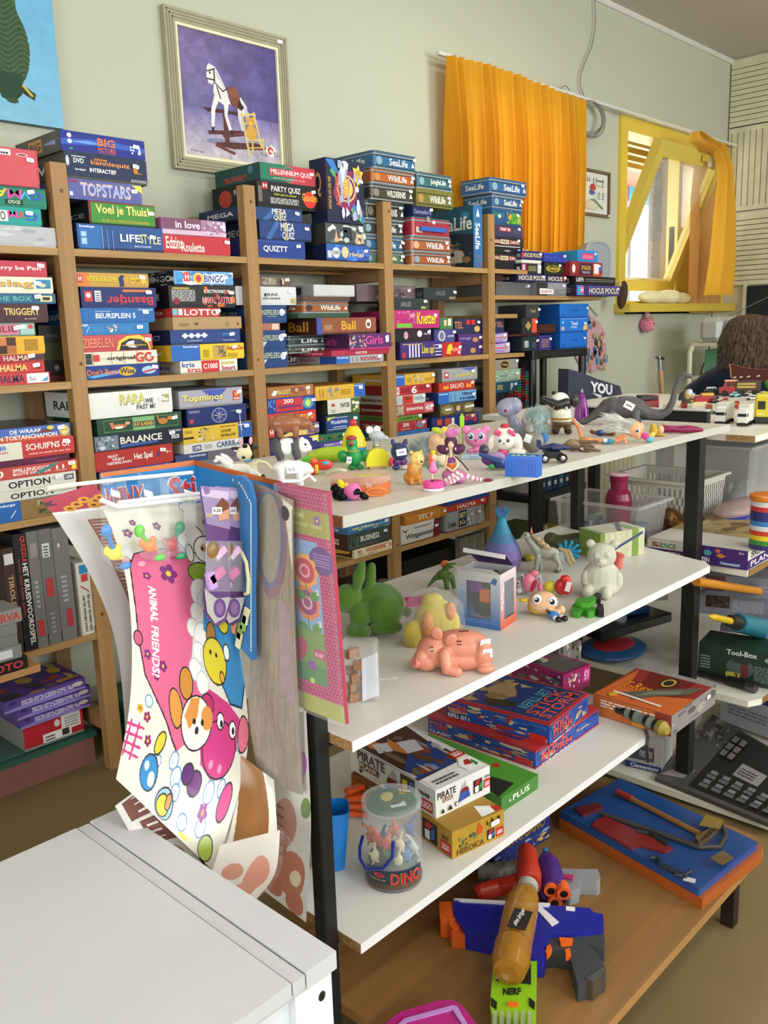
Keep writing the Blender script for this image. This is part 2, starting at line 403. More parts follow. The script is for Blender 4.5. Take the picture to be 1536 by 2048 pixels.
# ---- the open window
yl='d9bd45'
b=MB()
b.box((WX0-.03,YW-.02,WZ0-.03),(WX0+.05,YW+.12,WZ1+.03),yl).box((WX1-.05,YW-.02,WZ0-.03),(WX1+.03,YW+.12,WZ1+.03),yl)
b.box((WX0+.05,YW-.02,WZ1-.05),(WX1-.05,YW+.12,WZ1+.03),yl).box((WX0,YW+.0,WZ0-.03),(WX1,YW+.12,WZ0+.05),yl)
b.box((5.93,YW+.12,WZ0),(WX1,YW+.16,1.95),yl).box((5.93,YW+.1,WZ0),(5.98,YW+.18,WZ1),yl)
w2=struct(b.build('window_2','plastic',origin=(WX0,YW,WZ0)))
MB().box((WX0-.05,YW-.11,WZ0-.02),(WX1+.05,YW,WZ0+.03),'d8bb4a').build('window_sill','plastic',w2)
ang=R(23.1);H2=.446
def sash(x,s,d=0):
 return V((x,2.725-math.sin(ang)*H2*s+math.cos(ang)*d,1.94+math.cos(ang)*H2*s+math.sin(ang)*d))
def sbar(mb,x0,x1,s0,s1,th,col):
 c=[sash(x0,s0),sash(x1,s0),sash(x1,s1),sash(x0,s1)];n=V((0,math.cos(ang),math.sin(ang)))
 P=[p-n*th for p in c]+[p+n*th for p in c]
 mb.add(P,[(0,1,2,3),(7,6,5,4),(0,4,5,1),(1,5,6,2),(2,6,7,3),(3,7,4,0)],col)
xr_s=5.91
for nm,ar in(('stile',(5.03,5.11,-1,1)),('stile',(xr_s-.075,xr_s,-1,1)),('rail',(5.11,xr_s-.075,.8,1)),('rail',(5.11,xr_s-.075,-1,-.84))):
 q=MB();sbar(q,*ar,.028,'d6bd50');q.build(nm,'plastic',w2)
q=MB();sbar(q,5.11,xr_s-.075,-.84,.8,.003,'dfe8e8');q.build('pane','clear',w2)
q=MB();c=sash((5.12+xr_s)/2+.1,.92,-.05);q.cbox(tuple(c),(.045,.012,.02),'c9b14a').cbox((c.x+.02,c.y-.01,c.z-.02),(.012,.01,.03),'b7b7ae');q.build('latch','plastic',w2)
b=MB().box((CX0,YW+.05,CZ0),(CX0+.05,YW+.12,CZ1),yl).box((CX1-.05,YW+.05,CZ0),(CX1,YW+.12,CZ1),yl).box((CX0,YW+.05,CZ1-.05),(CX1,YW+.12,CZ1),yl).box((CX0,YW+.05,CZ0),(CX1,YW+.12,CZ0+.05),yl).box((3.84,YW+.05,CZ0),(3.88,YW+.12,CZ1),yl)
w1=struct(b.build('window_1','plastic'));MB().box((CX0+.05,YW+.08,CZ0+.05),(CX1-.05,YW+.085,CZ1-.05),'e8f0f0').build('pane','clear',w1)
# ---- outside the window: yard with a shed, a fence, a brick pier
struct(MB().box((2,YW+.25,-.3),(14,9,-.2),'a8a294').build('ground','matte'))
sh=thing('shed','white shed with pink and teal boards seen through the open window','shed',(8.2,5.2,-.2))
def oq(px0,py0,px1,py1,Y,d):a=atY(px0,py1,Y);c=atY(px1,py0,Y);return(a.x,Y,min(a.z,c.z)),(c.x,Y+d,max(a.z,c.z))
a=atY(1200,590,5.3).x;MB().box((a,5.3,-.2),(a+6,5.4,2.4),'e9ecec').build('wall','matte',sh)
MB().box(*oq(1222,368,1249,452,5.15,.06),'d8608f').build('pink_board','plastic',sh);MB().box(*oq(1250,366,1257,450,5.13,.08),'a84468').build('corner_post','plastic',sh)
MB().box(*oq(1258,356,1312,402,5.15,.06),'3f8c98').build('teal_board','plastic',sh)
dd=MB().box(*oq(1266,410,1306,640,5.2,.05),'d3dde2').build('door','plastic',sh)
for px_ in(1270,1282,1294):MB().box(*oq(px_,416,px_+9,560,5.18,.02),'e4ecf0').build('door_panel','plastic',dd)
a=atY(1225,330,4.6);MB().box((a.x-.3,4.5,a.z),(a.x+3.5,5.5,a.z+.07),'c08a70').build('roof','matte',sh)
a=atY(1306,400,YW+.35).x;c_=atY(1321,400,YW+.35).x
pier=MB().box((a+.01,YW+.36,-.2),(c_,YW+.385,2.43),'8b8279').build('brick_pier','brick');tag(pier,'grey brown brick pier just outside the open window','pier');rr=random.Random(3)
for i in range(18):z=1.35+i*.06;MB().box((a-rr.random()*.012,YW+.345-rr.random()*.006,z),(c_+.004,YW+.3595,z+.05),rr.choice(['8a7468','7c6c64','947c70','6f625c'])).build('brick','brick',pier)
ev=MB().box((4.3,YW+.23,2.50),(9.0,YW+.9,2.54),'c9ad4c')
for i in range(4):ev.box((4.3,YW+.26+i*.14,2.45),(9.0,YW+.3+i*.14,2.50),'b99c44')
tag(ev.build('roof_overhang','plastic'),'yellow painted timber eaves outside the open window','eaves')
c2_=atY(1345,400,YW+.35).x;c3_=atY(1400,400,YW+.35).x;tag(MB().box((c_+.01,YW+.33,1.1),(c2_,YW+.42,2.43),'cba045').box((c2_+.02,YW+.36,1.1),(c3_+.4,YW+.42,2.43),'c2a03c').box((c2_+.1,YW+.34,1.1),(c2_+.14,YW+.36,2.43),'d8bb4a').build('shutter_panel','plastic'),'yellow painted timber panel outside next to the brick pier','panel')
# ---- rail, curtains
rl=MB().box((3.23,YW-.075,2.488),(XR-.01,YW-.055,2.502),'d6d6cf');rl=rl.build('curtain_rail','plastic')
tag(rl,'long white curtain rail running along the back wall above both windows','rail')
for i in range(9):MB().box((3.4+i*.36,YW-.06,2.49),(3.42+i*.36,YW,2.515),'c4c4bd').build('rail_bracket','plastic',rl)
def cloth(name,fn,nu,nv,col,parent=None,label=None,cat=None):
 mb=MB();P=[fn(i/nu,j/nv)for j in range(nv+1)for i in range(nu+1)]
 mb.add(P,[(j*(nu+1)+i,j*(nu+1)+i+1,(j+1)*(nu+1)+i+1,(j+1)*(nu+1)+i)for j in range(nv)for i in range(nu)],col,True)
 o=mb.build(name,'curtain_cloth',parent)
 if label:tag(o,label,cat)
 return o
def c1(u,v):
 z=2.485-v*.80;x=3.255+u*(1.145-.02*v);ph=u*2*math.pi*19+.6*math.sin(u*23);a=.018+.026*min(1,v*2.5)
 return(x+.010*math.sin(ph*2+1)*v,YW-.1+a*math.sin(ph)*(.75+.35*math.sin(u*31)),z+.012*math.sin(u*5))
cloth('curtain',c1,420,20,'e6aa30',None,'wide orange yellow pleated curtain drawn across the window above the games','curtain')
def rowsurf(rows,Y,folds,amp,ph0=0):
 def fn(u,v):
  t=v*(len(rows)-1);i=min(int(t),len(rows)-2);f=t-i;a=[rows[i][k]*(1-f)+rows[i+1][k]*f for k in range(4)]
  xl,xr=a[1],a[2];Yv=Y+a[3];p=atY(xl+(xr-xl)*u,a[0],Yv)
  p.y+=amp*math.sin(u*folds*6.283+ph0+v*1.2);return tuple(p)
 return fn
ct=thing('curtain','yellow curtain bunched over the top corner of the open window sash','curtain',tuple(atY(1420,620,2.55)))
cloth('front_drape',rowsurf([(286,1404,1440,.06),(302,1428,1451,.03),(340,1441,1460,0),(430,1432,1466,0),(520,1424,1466,0),(590,1414,1462,0)],2.44,1.7,.022),60,40,'dca638',ct)
cloth('rear_drape',rowsurf([(300,1402,1440,0),(350,1392,1448,0),(400,1386,1450,0),(500,1382,1440,0),(600,1378,1440,0),(626,1378,1436,0)],2.68,2.6,.028,2),60,40,'c89a5c',ct)
cloth('top_tuft',rowsurf([(263,1388,1398,0),(272,1384,1412,0),(284,1386,1434,.0),(304,1410,1452,.0)],2.5,1.6,.02,1),30,12,'d09c3a',ct)
# cable
cb=thing('cable','grey electric cable hanging down the wall and coiled on the curtain rail','cable',tuple(atY(1185,270,YW-.03)))
q=MB();P=[atY(x,y,YW-.02)for x,y in((1189,-6),(1191,30),(1190,60),(1183,95),(1170,125),(1161,150),(1160,170),(1168,192),(1174,202))]
q.tube([tuple(p)for p in P],.0035,'8d8d88',n=6);q.build('cable_drop','plastic',cb)
q=MB();rr=random.Random(4)
for k in range(7):
 cx,cy,rx,ry=1181+rr.uniform(-3,3),236+rr.uniform(-4,3),28+rr.uniform(-4,3),35+rr.uniform(-4,4);L=[]
 for i in range(28):a=6.283*i/28;L.append(tuple(atY(cx+rx*math.cos(a)+3*math.sin(a),cy+ry*math.sin(a),YW-.05-.004*k)))
 q.tube(L,.0032,rr.choice(['8f8f8a','7e7e7a','a0a09a']),n=6,closed=True)
q.build('coil','plastic',cb)
q=MB();q.tube([tuple(atY(1130+9*math.cos(a*.5),190+12*math.sin(a*.5)-6,YW-.05))for a in range(13)],.003,'8d8d88',n=6);q.build('loop','plastic',cb)
# pillow and dangling charm at the window
t_=atY(1300,600,YW-.05)
pl=thing('cushion','cream padded cushion lying along the yellow window sill','cushion',(5.5,YW-.05,WZ0+.03))
blobmesh('cover',[('e',(5.3,YW-.05,WZ0+.07),(.17,.055,.04)),('e',(5.52,YW-.05,WZ0+.074),(.18,.055,.045)),('e',(5.7,YW-.05,WZ0+.066),(.12,.05,.036))],'efe6b4',.014,'cloth',Matrix(),pl)
sl=thing('shoe_sole','dark brown slipper toe hanging over the left end of the sill','slipper',tuple(atY(1247,612,YW-.13)))
p=atY(1245,590,YW-.13);blobmesh('sole',[('e',tuple(p),(.03,.03,.085),(0,12,0))],'4a3524',.008,'matte',Matrix(),sl)
p=atY(1241,576,YW-.11);blobmesh('lining',[('e',tuple(p),(.035,.03,.04))],'cdb268',.008,'cloth',Matrix(),sl)
ch=thing('pompom_keychain','pink fluffy pompom keychain hanging below the window sill','keychain',tuple(atY(1295,662,YW-.02)))
p=atY(1294,650,YW-.04);c2=atY(1303,642,YW-.03);q=MB();q.ell(tuple(p),.042,'e58aa6');rr=random.Random(5)
for i in range(240):
 d=V((rr.gauss(0,1),rr.gauss(0,1),rr.gauss(0,1))).normalized();a=p+d*.036;q.tube([tuple(a)+(.003,),tuple(a+d*.016)+(.0008,)],.003,rr.choice(['e58aa6','ee9cb4','d97896']),n=3,cap=False)
q.build('pompom','cloth',ch);q=MB();q.ell(tuple(c2),(.026,.012,.03),'c9a15a');q.build('tan_charm','cloth',ch)
q=MB();q.tube([tuple(atY(*w,YW-.02))for w in((1294,636),(1295,620),(1298,608),(1300,614),(1297,634))],.003,'c9b49a',n=5);q.build('cord','plastic',ch)
q=MB();q.cbox(tuple(atY(1294,632,YW-.03)),(.015,.006,.022),'d9a0b0');q.build('tag','plastic',ch)
# ================================================================== pictures on the wall
def frame(name,label,cat,P4,Y,w,dep,fcol,innercol=None,iw=.01,m='paint'):
 x0,z0,x1,z1=P4;e=thing(name,label,cat,((x0+x1)/2,Y,z0))
 for i,(a,c)in enumerate((((x0,z0),(x1,z0+w)),((x0,z1-w),(x1,z1)),((x0,z0+w),(x0+w,z1-w)),((x1-w,z0+w),(x1,z1-w)))):
  q=MB().box((a[0],Y-dep,a[1]),(c[0],Y-.001,c[1]),fcol)
  for k in range(1,4):
   s=w*k/4-.002
   if i==0:q.box((x0+s,Y-dep-.002,z0+s),(x1-s,Y-dep,z0+s+w*.1),'8f8a72')
   if i==1:q.box((x0+s,Y-dep-.002,z1-s-w*.1),(x1-s,Y-dep,z1-s),'8f8a72')
   if i==2:q.box((x0+s,Y-dep-.002,z0+s),(x0+s+w*.1,Y-dep,z1-s),'8f8a72')
   if i==3:q.box((x1-s-w*.1,Y-dep-.002,z0+s),(x1-s,Y-dep,z1-s),'8f8a72')
  q.build('frame_bar',m,e)
 if innercol:
  q=MB();a=w;c=w+iw;Z=Y-dep+.004
  q.box((x0+a,Z,z0+a),(x1-a,Y-.002,z0+c),innercol).box((x0+a,Z,z1-c),(x1-a,Y-.002,z1-a),innercol).box((x0+a,Z,z0+c),(x0+c,Y-.002,z1-c),innercol).box((x1-c,Z,z0+c),(x1-a,Y-.002,z1-c),innercol)
  q.build('inner_slip',m,e)
 return e
x0=atY(330,170,YW).x;x1=atY(571,200,YW).x;z0,z1=1.885,2.402
pf=frame('framed_painting','large framed painting of a white rocking horse on purple, hung left of the curtain','painting',(x0,z0,x1,z1),YW,.042,.025,'a8a286','e9e2c0')
r=Ras(230,270,'6c629a')
r.put(r.y>.62,lambda x,y:np.stack([.19+.22*(y-.62)/.38*1.6,.16+.2*(y-.62)/.38*1.6,.38+.12*(y-.62)/.38*1.2],-1));r.put((r.y<=.62),lambda x,y:np.stack([.14-.05*x+.08*(1-y)*(1-x),.115-.045*x+.04*(1-x),.34-.1*x],-1))
r.noise(9,.18,1);r.noise(22,.16,2);r.noise(60,.1,5)
w_='e4e2e0';dk='5a2c2a'
r.ell(.42,.86,.2,.03,'8286a0').ell(.88,.9,.1,.02,'80809a')
r.poly('46242a',.2,.595,.63,.585,.66,.61,.25,.625);r.poly(dk,.24,.78,.42,.755,.62,.73,.64,.75,.42,.79,.25,.81);r.poly('6a3530',.38,.79,.63,.755,.65,.77,.40,.82)
r.poly('5c3230',.40,.60,.45,.60,.46,.88,.41,.88);r.poly(dk,.32,.865,.75,.82,.86,.85,.84,.87,.5,.9,.33,.895);r.poly('6e3a34',.31,.87,.52,.93,.5,.95,.31,.9)
r.poly(w_,.27,.27,.31,.24,.36,.26,.42,.36,.47,.45,.6,.46,.66,.53,.66,.6,.6,.62,.56,.54,.5,.53,.42,.55,.36,.52,.32,.46,.33,.40,.34,.36,.31,.35)
r.poly(w_,.27,.27,.29,.235,.35,.255,.345,.33,.32,.40,.28,.395,.265,.35)
r.poly(w_,.33,.48,.38,.50,.33,.60,.31,.74,.28,.75,.29,.6);r.poly(w_,.42,.52,.47,.54,.45,.63,.49,.74,.46,.76,.42,.63)
r.poly('cfcbd0',.56,.53,.62,.55,.60,.64,.62,.73,.59,.74,.56,.63);r.poly('c6c2ca',.62,.5,.68,.58,.67,.68,.64,.63)
r.poly('26202a',.28,.745,.31,.74,.31,.79,.285,.79).poly('26202a',.46,.755,.49,.74,.505,.79,.475,.79)
r.poly('7c4636',.46,.40,.54,.38,.59,.46,.6,.52,.55,.56,.49,.53,.47,.47).ell(.53,.43,.05,.04,'8c5440').poly('2c1c20',.58,.48,.63,.54,.6,.57,.56,.55)
r.line('2a1c20',.006,.275,.30,.35,.27).line('2a1c20',.006,.265,.36,.335,.36).line('2a1c20',.006,.34,.27,.34,.37).line('3c2426',.006,.34,.38,.42,.44,.46,.41).line('3c2426',.006,.36,.41,.39,.5)
r.ell(.3,.31,.008,.01,'1c1418').line('b8b4bc',.005,.36,.3,.43,.40)
r.line('d8c07c',.011,.60,.6,.66,.93).line('d8c07c',.011,.73,.57,.80,.85).line('d8c07c',.011,.60,.6,.74,.58).line('d8c07c',.009,.63,.67,.75,.65).line('d8c07c',.012,.64,.80,.82,.785).line('d0b46c',.01,.82,.79,.82,.9).line('d0b46c',.01,.70,.80,.70,.9).line('c4a862',.007,.66,.87,.82,.85)
r.ell(.69,.65,.045,.04,'d49a3c').ell(.655,.62,.014,.013,'d49a3c').ell(.72,.615,.014,.013,'d49a3c').ell(.695,.74,.055,.06,'d8a040').ell(.69,.66,.018,.013,'ecc070')
r.ell(.9,.87,.06,.05,'e8e2da').poly('c04a44',.86,.85,.9,.83,.93,.86,.9,.9,.87,.9).ell(.9,.87,.016,.014,'e8d8c8').poly('7a4a70',.93,.88,.955,.87,.93,.91).poly('5a6ab0',.86,.83,.88,.82,.89,.84)
r.line('4a4660',.003,.06,.955,.18,.965)
a=.052;S2=facesurf((x0+a,YW-.012,z0+a),(x1-x0-2*a,0,0),(0,0,z1-z0-2*a));r.build('canvas',lambda u,v:S2(u,v),'paint',pf)
MB().box((x1-.05,YW-.029,z1-.028),(x1-.025,YW-.027,z1-.016),'f4f4f2').build('price_sticker','card',pf)
# cow reflection canvas, cropped by the photograph's left edge
e1=atY(128,258,YW-.03);zb=e1.z;cw,chh=.62,.62
cv=thing('canvas_print','blue canvas print of a cow reflected in water, top left of the wall','picture',(e1.x-cw/2,YW-.03,zb))
MB().box((e1.x-cw,YW-.03,zb),(e1.x,YW,zb+chh),'7f8a92').build('stretcher','matte',cv)
r=Ras(230,230,'5aa5cf');r.put(r.y>-1,lambda x,y:np.stack([.10+.12*y,.36+.14*y,.62+.06*y],-1));r.noise(30,.05,3,.3)
def grass(x,y):n=np.random.RandomState(8).rand(*x.shape);return np.stack([.16+.3*n,.2+.26*n,.1+.18*n],-1)
r.put(r.y<.30+.035*np.sin(r.x*40),grass);r.ell(.8,.2,.1,.1,grass);r.put((r.y<.62)&(r.y>.26)&(((r.x>.63)&(r.x<.66))|((r.x>.70)&(r.x<.73))),'3a5a34').put((r.y<.6)&(r.y>.26)&(abs(r.x-.79)<.02+.02*(r.y-.26)),'44603c')
r.put((r.y<.45)&(r.y>.3)&(abs(r.x-.765)<.014),'c9d4d0').put((r.y<.47)&(r.y>.3)&(abs(r.x-.625)<.012),'c9d4d0')
def cowc(x,y):n=np.sin(y*260+6*np.sin(x*40))*.5+.5;n2=np.random.RandomState(3).rand(*x.shape);return np.stack([.012+.03*n+.03*n2,.04+.06*n+.04*n2,.025+.02*n],-1)
r.ell(.73,.66,.13,.2,cowc).ell(.73,.54,.09,.12,cowc).poly('22402a',.66,.78,.81,.78,.80,.87,.76,.91,.70,.90);r.poly('2e3a20',.66,.83,.60,.82,.61,.86,.67,.86).poly('2a3a22',.80,.82,.87,.86,.86,.89,.79,.86).line('c8b450',.006,.81,.83,.85,.87).ell(.75,.905,.03,.012,'3a4a2c')
r.ell(.5,.66,.07,.16,cowc)
S3=facesurf((e1.x-cw,YW-.031,zb),(cw,0,0),(0,0,chh));r.build('printed_canvas',lambda u,v:S3(u,v),'paint',cv)
# small framed drawing
a=atY(1157,430,YW);c=atY(1216,350,YW);sp=frame('framed_drawing','small brown framed line drawing hung between the two curtains','drawing',(atY(1157,380,YW).x,1.915,atY(1216,390,YW).x,2.165),YW,.016,.016,'6a4a34')
sx0,sx1=atY(1157,380,YW).x+.016,atY(1216,390,YW).x-.016
decal(sp,(sx0,YW-.004,1.931),(sx1-sx0,0,0),(0,0,.218),'r 0 0 1 1 e4e2d8;r .1 .06 .9 .94 d6d8cc;r .16 .08 .9 .93 dcdcd2;r .55 .8 .85 .84 6a6458;r .58 .68 .8 .7 9a7a5a;r .45 .7 .48 .88 4a5048;r .55 .7 .57 .9 5a6058;r .8 .66 .82 .88 4a5048;r .5 .5 .9 .51 7a8a78;r .5 .44 .9 .45 7a8a78;r .5 .38 .9 .39 7a8a78;r .66 .36 .68 .55 6a7a68;r .82 .36 .84 .55 6a7a68;c .4 .2 .26 .13 cdbf9c;c .4 .2 .22 .1 d8ccae;r .15 .78 .34 .8 7a7a70;r .16 .8 .18 .9 7a7a70;r .22 .8 .24 .9 7a7a70;r .3 .78 .32 .88 7a7a70;p 6a8a6a .3 .34 .5 .36 .84 .16 .8 .12 .48 .3;c .4 .52 .1 .07 4a64a0;c .42 .6 .07 .06 b05a44;p c03a30 .3 .6 .36 .72 .48 .72 .56 .6','drawing_sheet')
MB().box((sx1-.004,YW-.019,1.92),(sx1+.01,YW-.017,1.932),'f4f4f2').build('price_sticker','card',sp)
# ================================================================== pine bookcase
Ds,X0,BAY=2.398,1.282,.6554
ZS={'top':1.564,'two':1.198,'three':.826,'four':.448}
bc=thing('pine_bookcase','tall open pine bookcase along the back wall, every shelf crowded with games','bookcase',(2.3,2.57,0))
YB=YW-.03
for k in range(-1,4):
 xr=X0+k*BAY;sh_=.785+1.0 if k!=2 else 1.79
 MB().box((xr-.047,Ds,0),(xr,Ds+.035,1.79),'a37c4c').build('upright','pine_upright',bc)
 MB().box((xr-.047,YB-.035,0),(xr,YB,1.72 if k<3 else 1.6),'96704a').build('upright','pine_upright',bc)
 for z in(.12,.7,1.50):MB().box((xr-.04,Ds+.035,z),(xr-.007,YB-.035,z+.05),'96704a').build('side_rail','pine_board',bc)
for k in range(-2,3):
 for nm,z in ZS.items():
  if nm=='four' and k==2:z=.443
  MB().box((X0+k*BAY+.0005,Ds+.002,z-.02),(X0+(k+1)*BAY-.0475,YB-.036,z),'a8824f').build('shelf_board','pine_board',bc)
  for yy in(Ds+.04,):MB().box((X0+k*BAY+.001,yy+.18,z-.028),(X0+(k+1)*BAY-.048,yy+.2,z-.0205),'a67c4a').build('batten','pine_board',bc)
rx=X0+2*BAY+BAY
for z,xe in((1.564,3.50),(1.452,4.16),(1.37,3.42),(1.195,3.475),(.826,3.5)):
 MB().box((3.2505,Ds+.002,z-.018),(xe,YB-.04,z),'a8824f').build('shelf_board','pine_board',bc)
for k in range(0,4):
 q=MB()
 for z in(1.71,1.25,.87,.5):q.cbox((X0+k*BAY-.02+random.uniform(-.008,.008),Ds-.0006,z+random.uniform(-.05,.05)),(.004,.0008,.005),'6e4624')
 q.build('knot','card',bc)['kind']='stuff'
 # ================================================================== boxed games
ORD=['top','second','third','fourth','fifth','sixth','seventh','eighth','ninth','tenth','eleventh','twelfth']
FR=dict(A=(0,240,3.072),B=(430,280,3.072),C=(850,330,3.84),D=(0,740,3.84),E=(330,700,3.84),F=(700,700,4.389),G=(0,1020,3.792),H=(640,960,4.267),I=(650,1020,3.072),K=(980,580,4.654),P=(0,0,1))
_stk=None;AAB=[]
def sticker(parent,O,U,Vv,u,v,w=.021,h=.0105,tilt=0):
 global _stk
 U=V(U).normalized();Vv=V(Vv).normalized();n=U.cross(Vv);c=V(O)+U*u+Vv*v+n*.0042
 rng=tilt or random.uniform(-.2,.2);a=U*math.cos(rng)+Vv*math.sin(rng);bb_=Vv*math.cos(rng)-U*math.sin(rng)
 if _stk is None:
  mb=MB();q=[(-w/2,-h*.3),(-w*.42,-h/2),(w*.42,-h/2),(w/2,-h*.3),(w/2,h*.3),(w*.42,h/2),(-w*.42,h/2),(-w/2,h*.3)]
  mb.add([(x,z,0)for x,z in q],[list(range(8))],'f6f6f6');mb.add([(-w*.25,-h*.12,.0003),(w*.22,-h*.16,.0003),(w*.22,h*.08,.0003),(-w*.25,h*.1,.0003)],[(0,1,2,3)],'b9bcc6')
  me=bpy.data.meshes.new('price_sticker');me.from_pydata([tuple(p)for p in mb.v],[],mb.f);ca=me.color_attributes.new('Col','FLOAT_COLOR','CORNER')
  ca.data.foreach_set('color',np.repeat(np.array(mb.c,np.float32),[len(f)for f in mb.f],axis=0).ravel());me.materials.append(MATS['card']);_stk=me
 o=bpy.data.objects.new('price_sticker',_stk);COL.objects.link(o);o.parent=parent;d=c-WL[parent.name]
 o.matrix_local=Matrix(((a.x,bb_.x,n.x,d.x),(a.y,bb_.y,n.y,d.y),(a.z,bb_.z,n.z,d.z),(0,0,0,1)));WL[o.name]=V(c)
 return o
def gbox(x0,x1,y0,dep,z0,z1,col,label,D='',side='',group=None,kind='box',stk=True,top='',name='game_box',scol=None,m='card'):
 if y0>2.3 and y0<2.7 and z0<1.78:
  for k in range(-1,4):
   b_=X0+k*BAY;a_=b_-.047
   if x1>a_ and x0<b_:
    if k==-1:x0=b_+.002
    elif y0<2.434:
     if x1-a_<.022:x1=a_-.0008
     elif b_-x0<.03:x0=b_+.0008
     else:y0=2.4345
    if x1>a_ and x0<b_ and(z0<(1.72 if k<3 else 1.6)):dep=min(dep,2.6835-y0)
 for(a0,a1,b0,b1,c0,c1)in AAB:
  ox_,oy_,oz_=min(x1,a1)-max(x0,a0),min(y0+dep,b1)-max(y0,b0),min(z1,c1)-max(z0,c0)
  if ox_>.0006 and oy_>.0006 and oz_>.0006:
   if ox_<.045 and ox_<.4*(x1-x0):
    if x0<a0:x1=a0-.0008
    else:x0=a1+.0008
   elif oz_<.006:z1=min(z1,c0-.0003)if z0<c0 else z1
   elif y0<b0-.03:dep=b0-.0008-y0
   elif b1-b0>0 and y0>b0:y0=min(b1+.0008,2.66);dep=min(dep,max(.02,2.70-y0))
 AAB.append((x0,x1,y0,y0+dep,z0,z1))
 w,h=x1-x0,z1-z0;mb=MB()
 if kind=='tin':
  r=.012;P=[]
  for cx,cy,a0 in((x1-r,y0+r,-90),(x1-r,y0+dep-r,0),(x0+r,y0+dep-r,90),(x0+r,y0+r,180)):
   for i in range(4):a=R(a0+i*30);P.append((cx+r*math.cos(a),cy+r*math.sin(a)))
  mx,my=(x0+x1)/2,y0+dep/2;ins=[(mx+(p[0]-mx)*.985,my+(p[1]-my)*.985)for p in P]
  mb.prism(ins,z0+.003,z1-.003,col,'z',sm=False);mb.prism(P,z0,z0+.005,'8c9498','z');mb.prism(P,z1-.014,z1-.009,'8c9498','z');mb.prism(P,z1-.004,z1,'59646a','z')
  m='glosscard';yo=.004
 elif kind=='open':
  t=.004;mb.box((x0,y0,z0),(x1,y0+dep,z0+t),col)
  for a,c in(((x0,y0),(x1,y0+t)),((x0,y0+dep-t),(x1,y0+dep)),((x0,y0+t),(x0+t,y0+dep-t)),((x1-t,y0+t),(x1,y0+dep-t))):mb.box((*a,z0),(*c,z1),col)
  yo=0
 else:
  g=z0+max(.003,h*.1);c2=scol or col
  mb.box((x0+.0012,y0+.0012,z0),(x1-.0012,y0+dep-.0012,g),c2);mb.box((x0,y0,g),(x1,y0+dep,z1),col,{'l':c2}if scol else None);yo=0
 ob=mb.build(name,m);tag(ob,label,'box' if name!='book' else 'book',group)
 if D:decal(ob,(x0,y0+yo*.2,z0),(w,0,0),(0,0,h),D,m=m if kind!='tin' else 'glosscard')
 sd=side
 if not sd and D:
  for it in D.split(';'):
   a=it.split()
   if a and a[0]in 'tT':sd='%s .2 .3 .8 .66 %s %s'%(a[0],a[5],' '.join(a[6:]));break
 if sd and sd!='-':decal(ob,(x0+(.0002 if kind=='tin' else 0),y0+dep,z0),(0,-dep,0),(0,0,h),sd,'side_print',m)
 if top:decal(ob,(x0,y0,z1),(w,0,0),(0,dep,0),top,'lid_print','glosscard')
 if stk and w>.09:sticker(ob,(x0,y0,z0),(1,0,0),(0,0,1),w*random.uniform(.84,.95),max(.012,h*random.uniform(.6,.78)))
 return ob
def stack(fr,ref,Yf,dep,zb,sd,grp,rows,up=False):
 ox,oy,s=FR[fr];n=len(rows);z=zb;out=[]
 for i in range(n-1,-1,-1):
  r=rows[i];xl,yt,xr,yb,col,desc=r[:6];D=r[6]if len(r)>6 else '';op=r[7]if len(r)>7 else{}
  X=[ox+xl/s,ox+xr/s];yt_,yb_=oy+yt/s,oy+yb/s;Y=Yf+op.get('dy',0)
  zm=z+.02;x0=solX(X[0],Y,zm);x1=solX(X[1],Y,zm);xr_=x0 if ref=='L' else x1
  z1=solZ(yt_,xr_,Y);zmn=solZ(yb_,xr_,Y)
  if abs(zmn-z)>.05 and i<n-1:z1=z+(z1-zmn)
  z1=max(z1,z+.012);lab='%s, %s from top, %s'%(desc,ORD[i],sd)if i else '%s, top of %s'%(desc,sd)
  if n==1:lab='%s, %s'%(desc,sd)
  out.append(gbox(x0,x1,Y,op.get('dep',dep),z,z1,col,lab,D,op.get('side',''),grp,op.get('kind','box'),op.get('stk',True),op.get('top',''),scol=op.get('sc')))
  z=z1+.0006
 return out
Z1,Z2,Z3,Z4=ZS['top']+.0005,ZS['two']+.0005,ZS['three']+.0005,ZS['four']+.0005
F1,F2=2.404,2.438
stack('A','R',F1,.26,Z1,'top shelf, far left bay','games on the top shelf',[
(-560,190,243,415,'c4434c','big plain red box','r .02 .02 .98 .98 c9505a;r .6 .8 .78 .95 f0e8e0;l .62 .82 .76 .93 222 1;c .87 .84 .05 .04 e8e0d8;c .87 .84 .04 .025 7a2a30'),
(-520,425,285,545,'147a64','green box with tumbling coloured letters','r 0 .92 1 1 0d4f42;T .45 .4 .58 .85 d87020 G;T .58 .45 .68 .85 e8c830 A;T .68 .4 .8 .85 d04a9a M;T .78 .42 .87 .8 40b0e0 V;T .86 .4 .97 .8 3a50c0 G;r .66 .12 .8 .35 0a2a24;T .68 .15 .78 .32 c8e8c0 3DGO'),
(-540,548,255,665,'1a9a92','teal box with tumbling coloured letters','r .6 .2 .72 .8 d8d8d0;T .62 .25 .7 .75 555 OK;T .72 .4 .8 .8 d04a9a M;T .8 .4 .86 .8 e05030 V;T .86 .3 .97 .75 3a50c0 G;T .4 .4 .55 .8 e8c830 A'),
(-460,665,355,748,'b4b4b8','wide grey speckled box','b 0 .05 1 1 a0a0a6 c6c6ca bcbcc0',{'dep':.3,'stk':False})],)
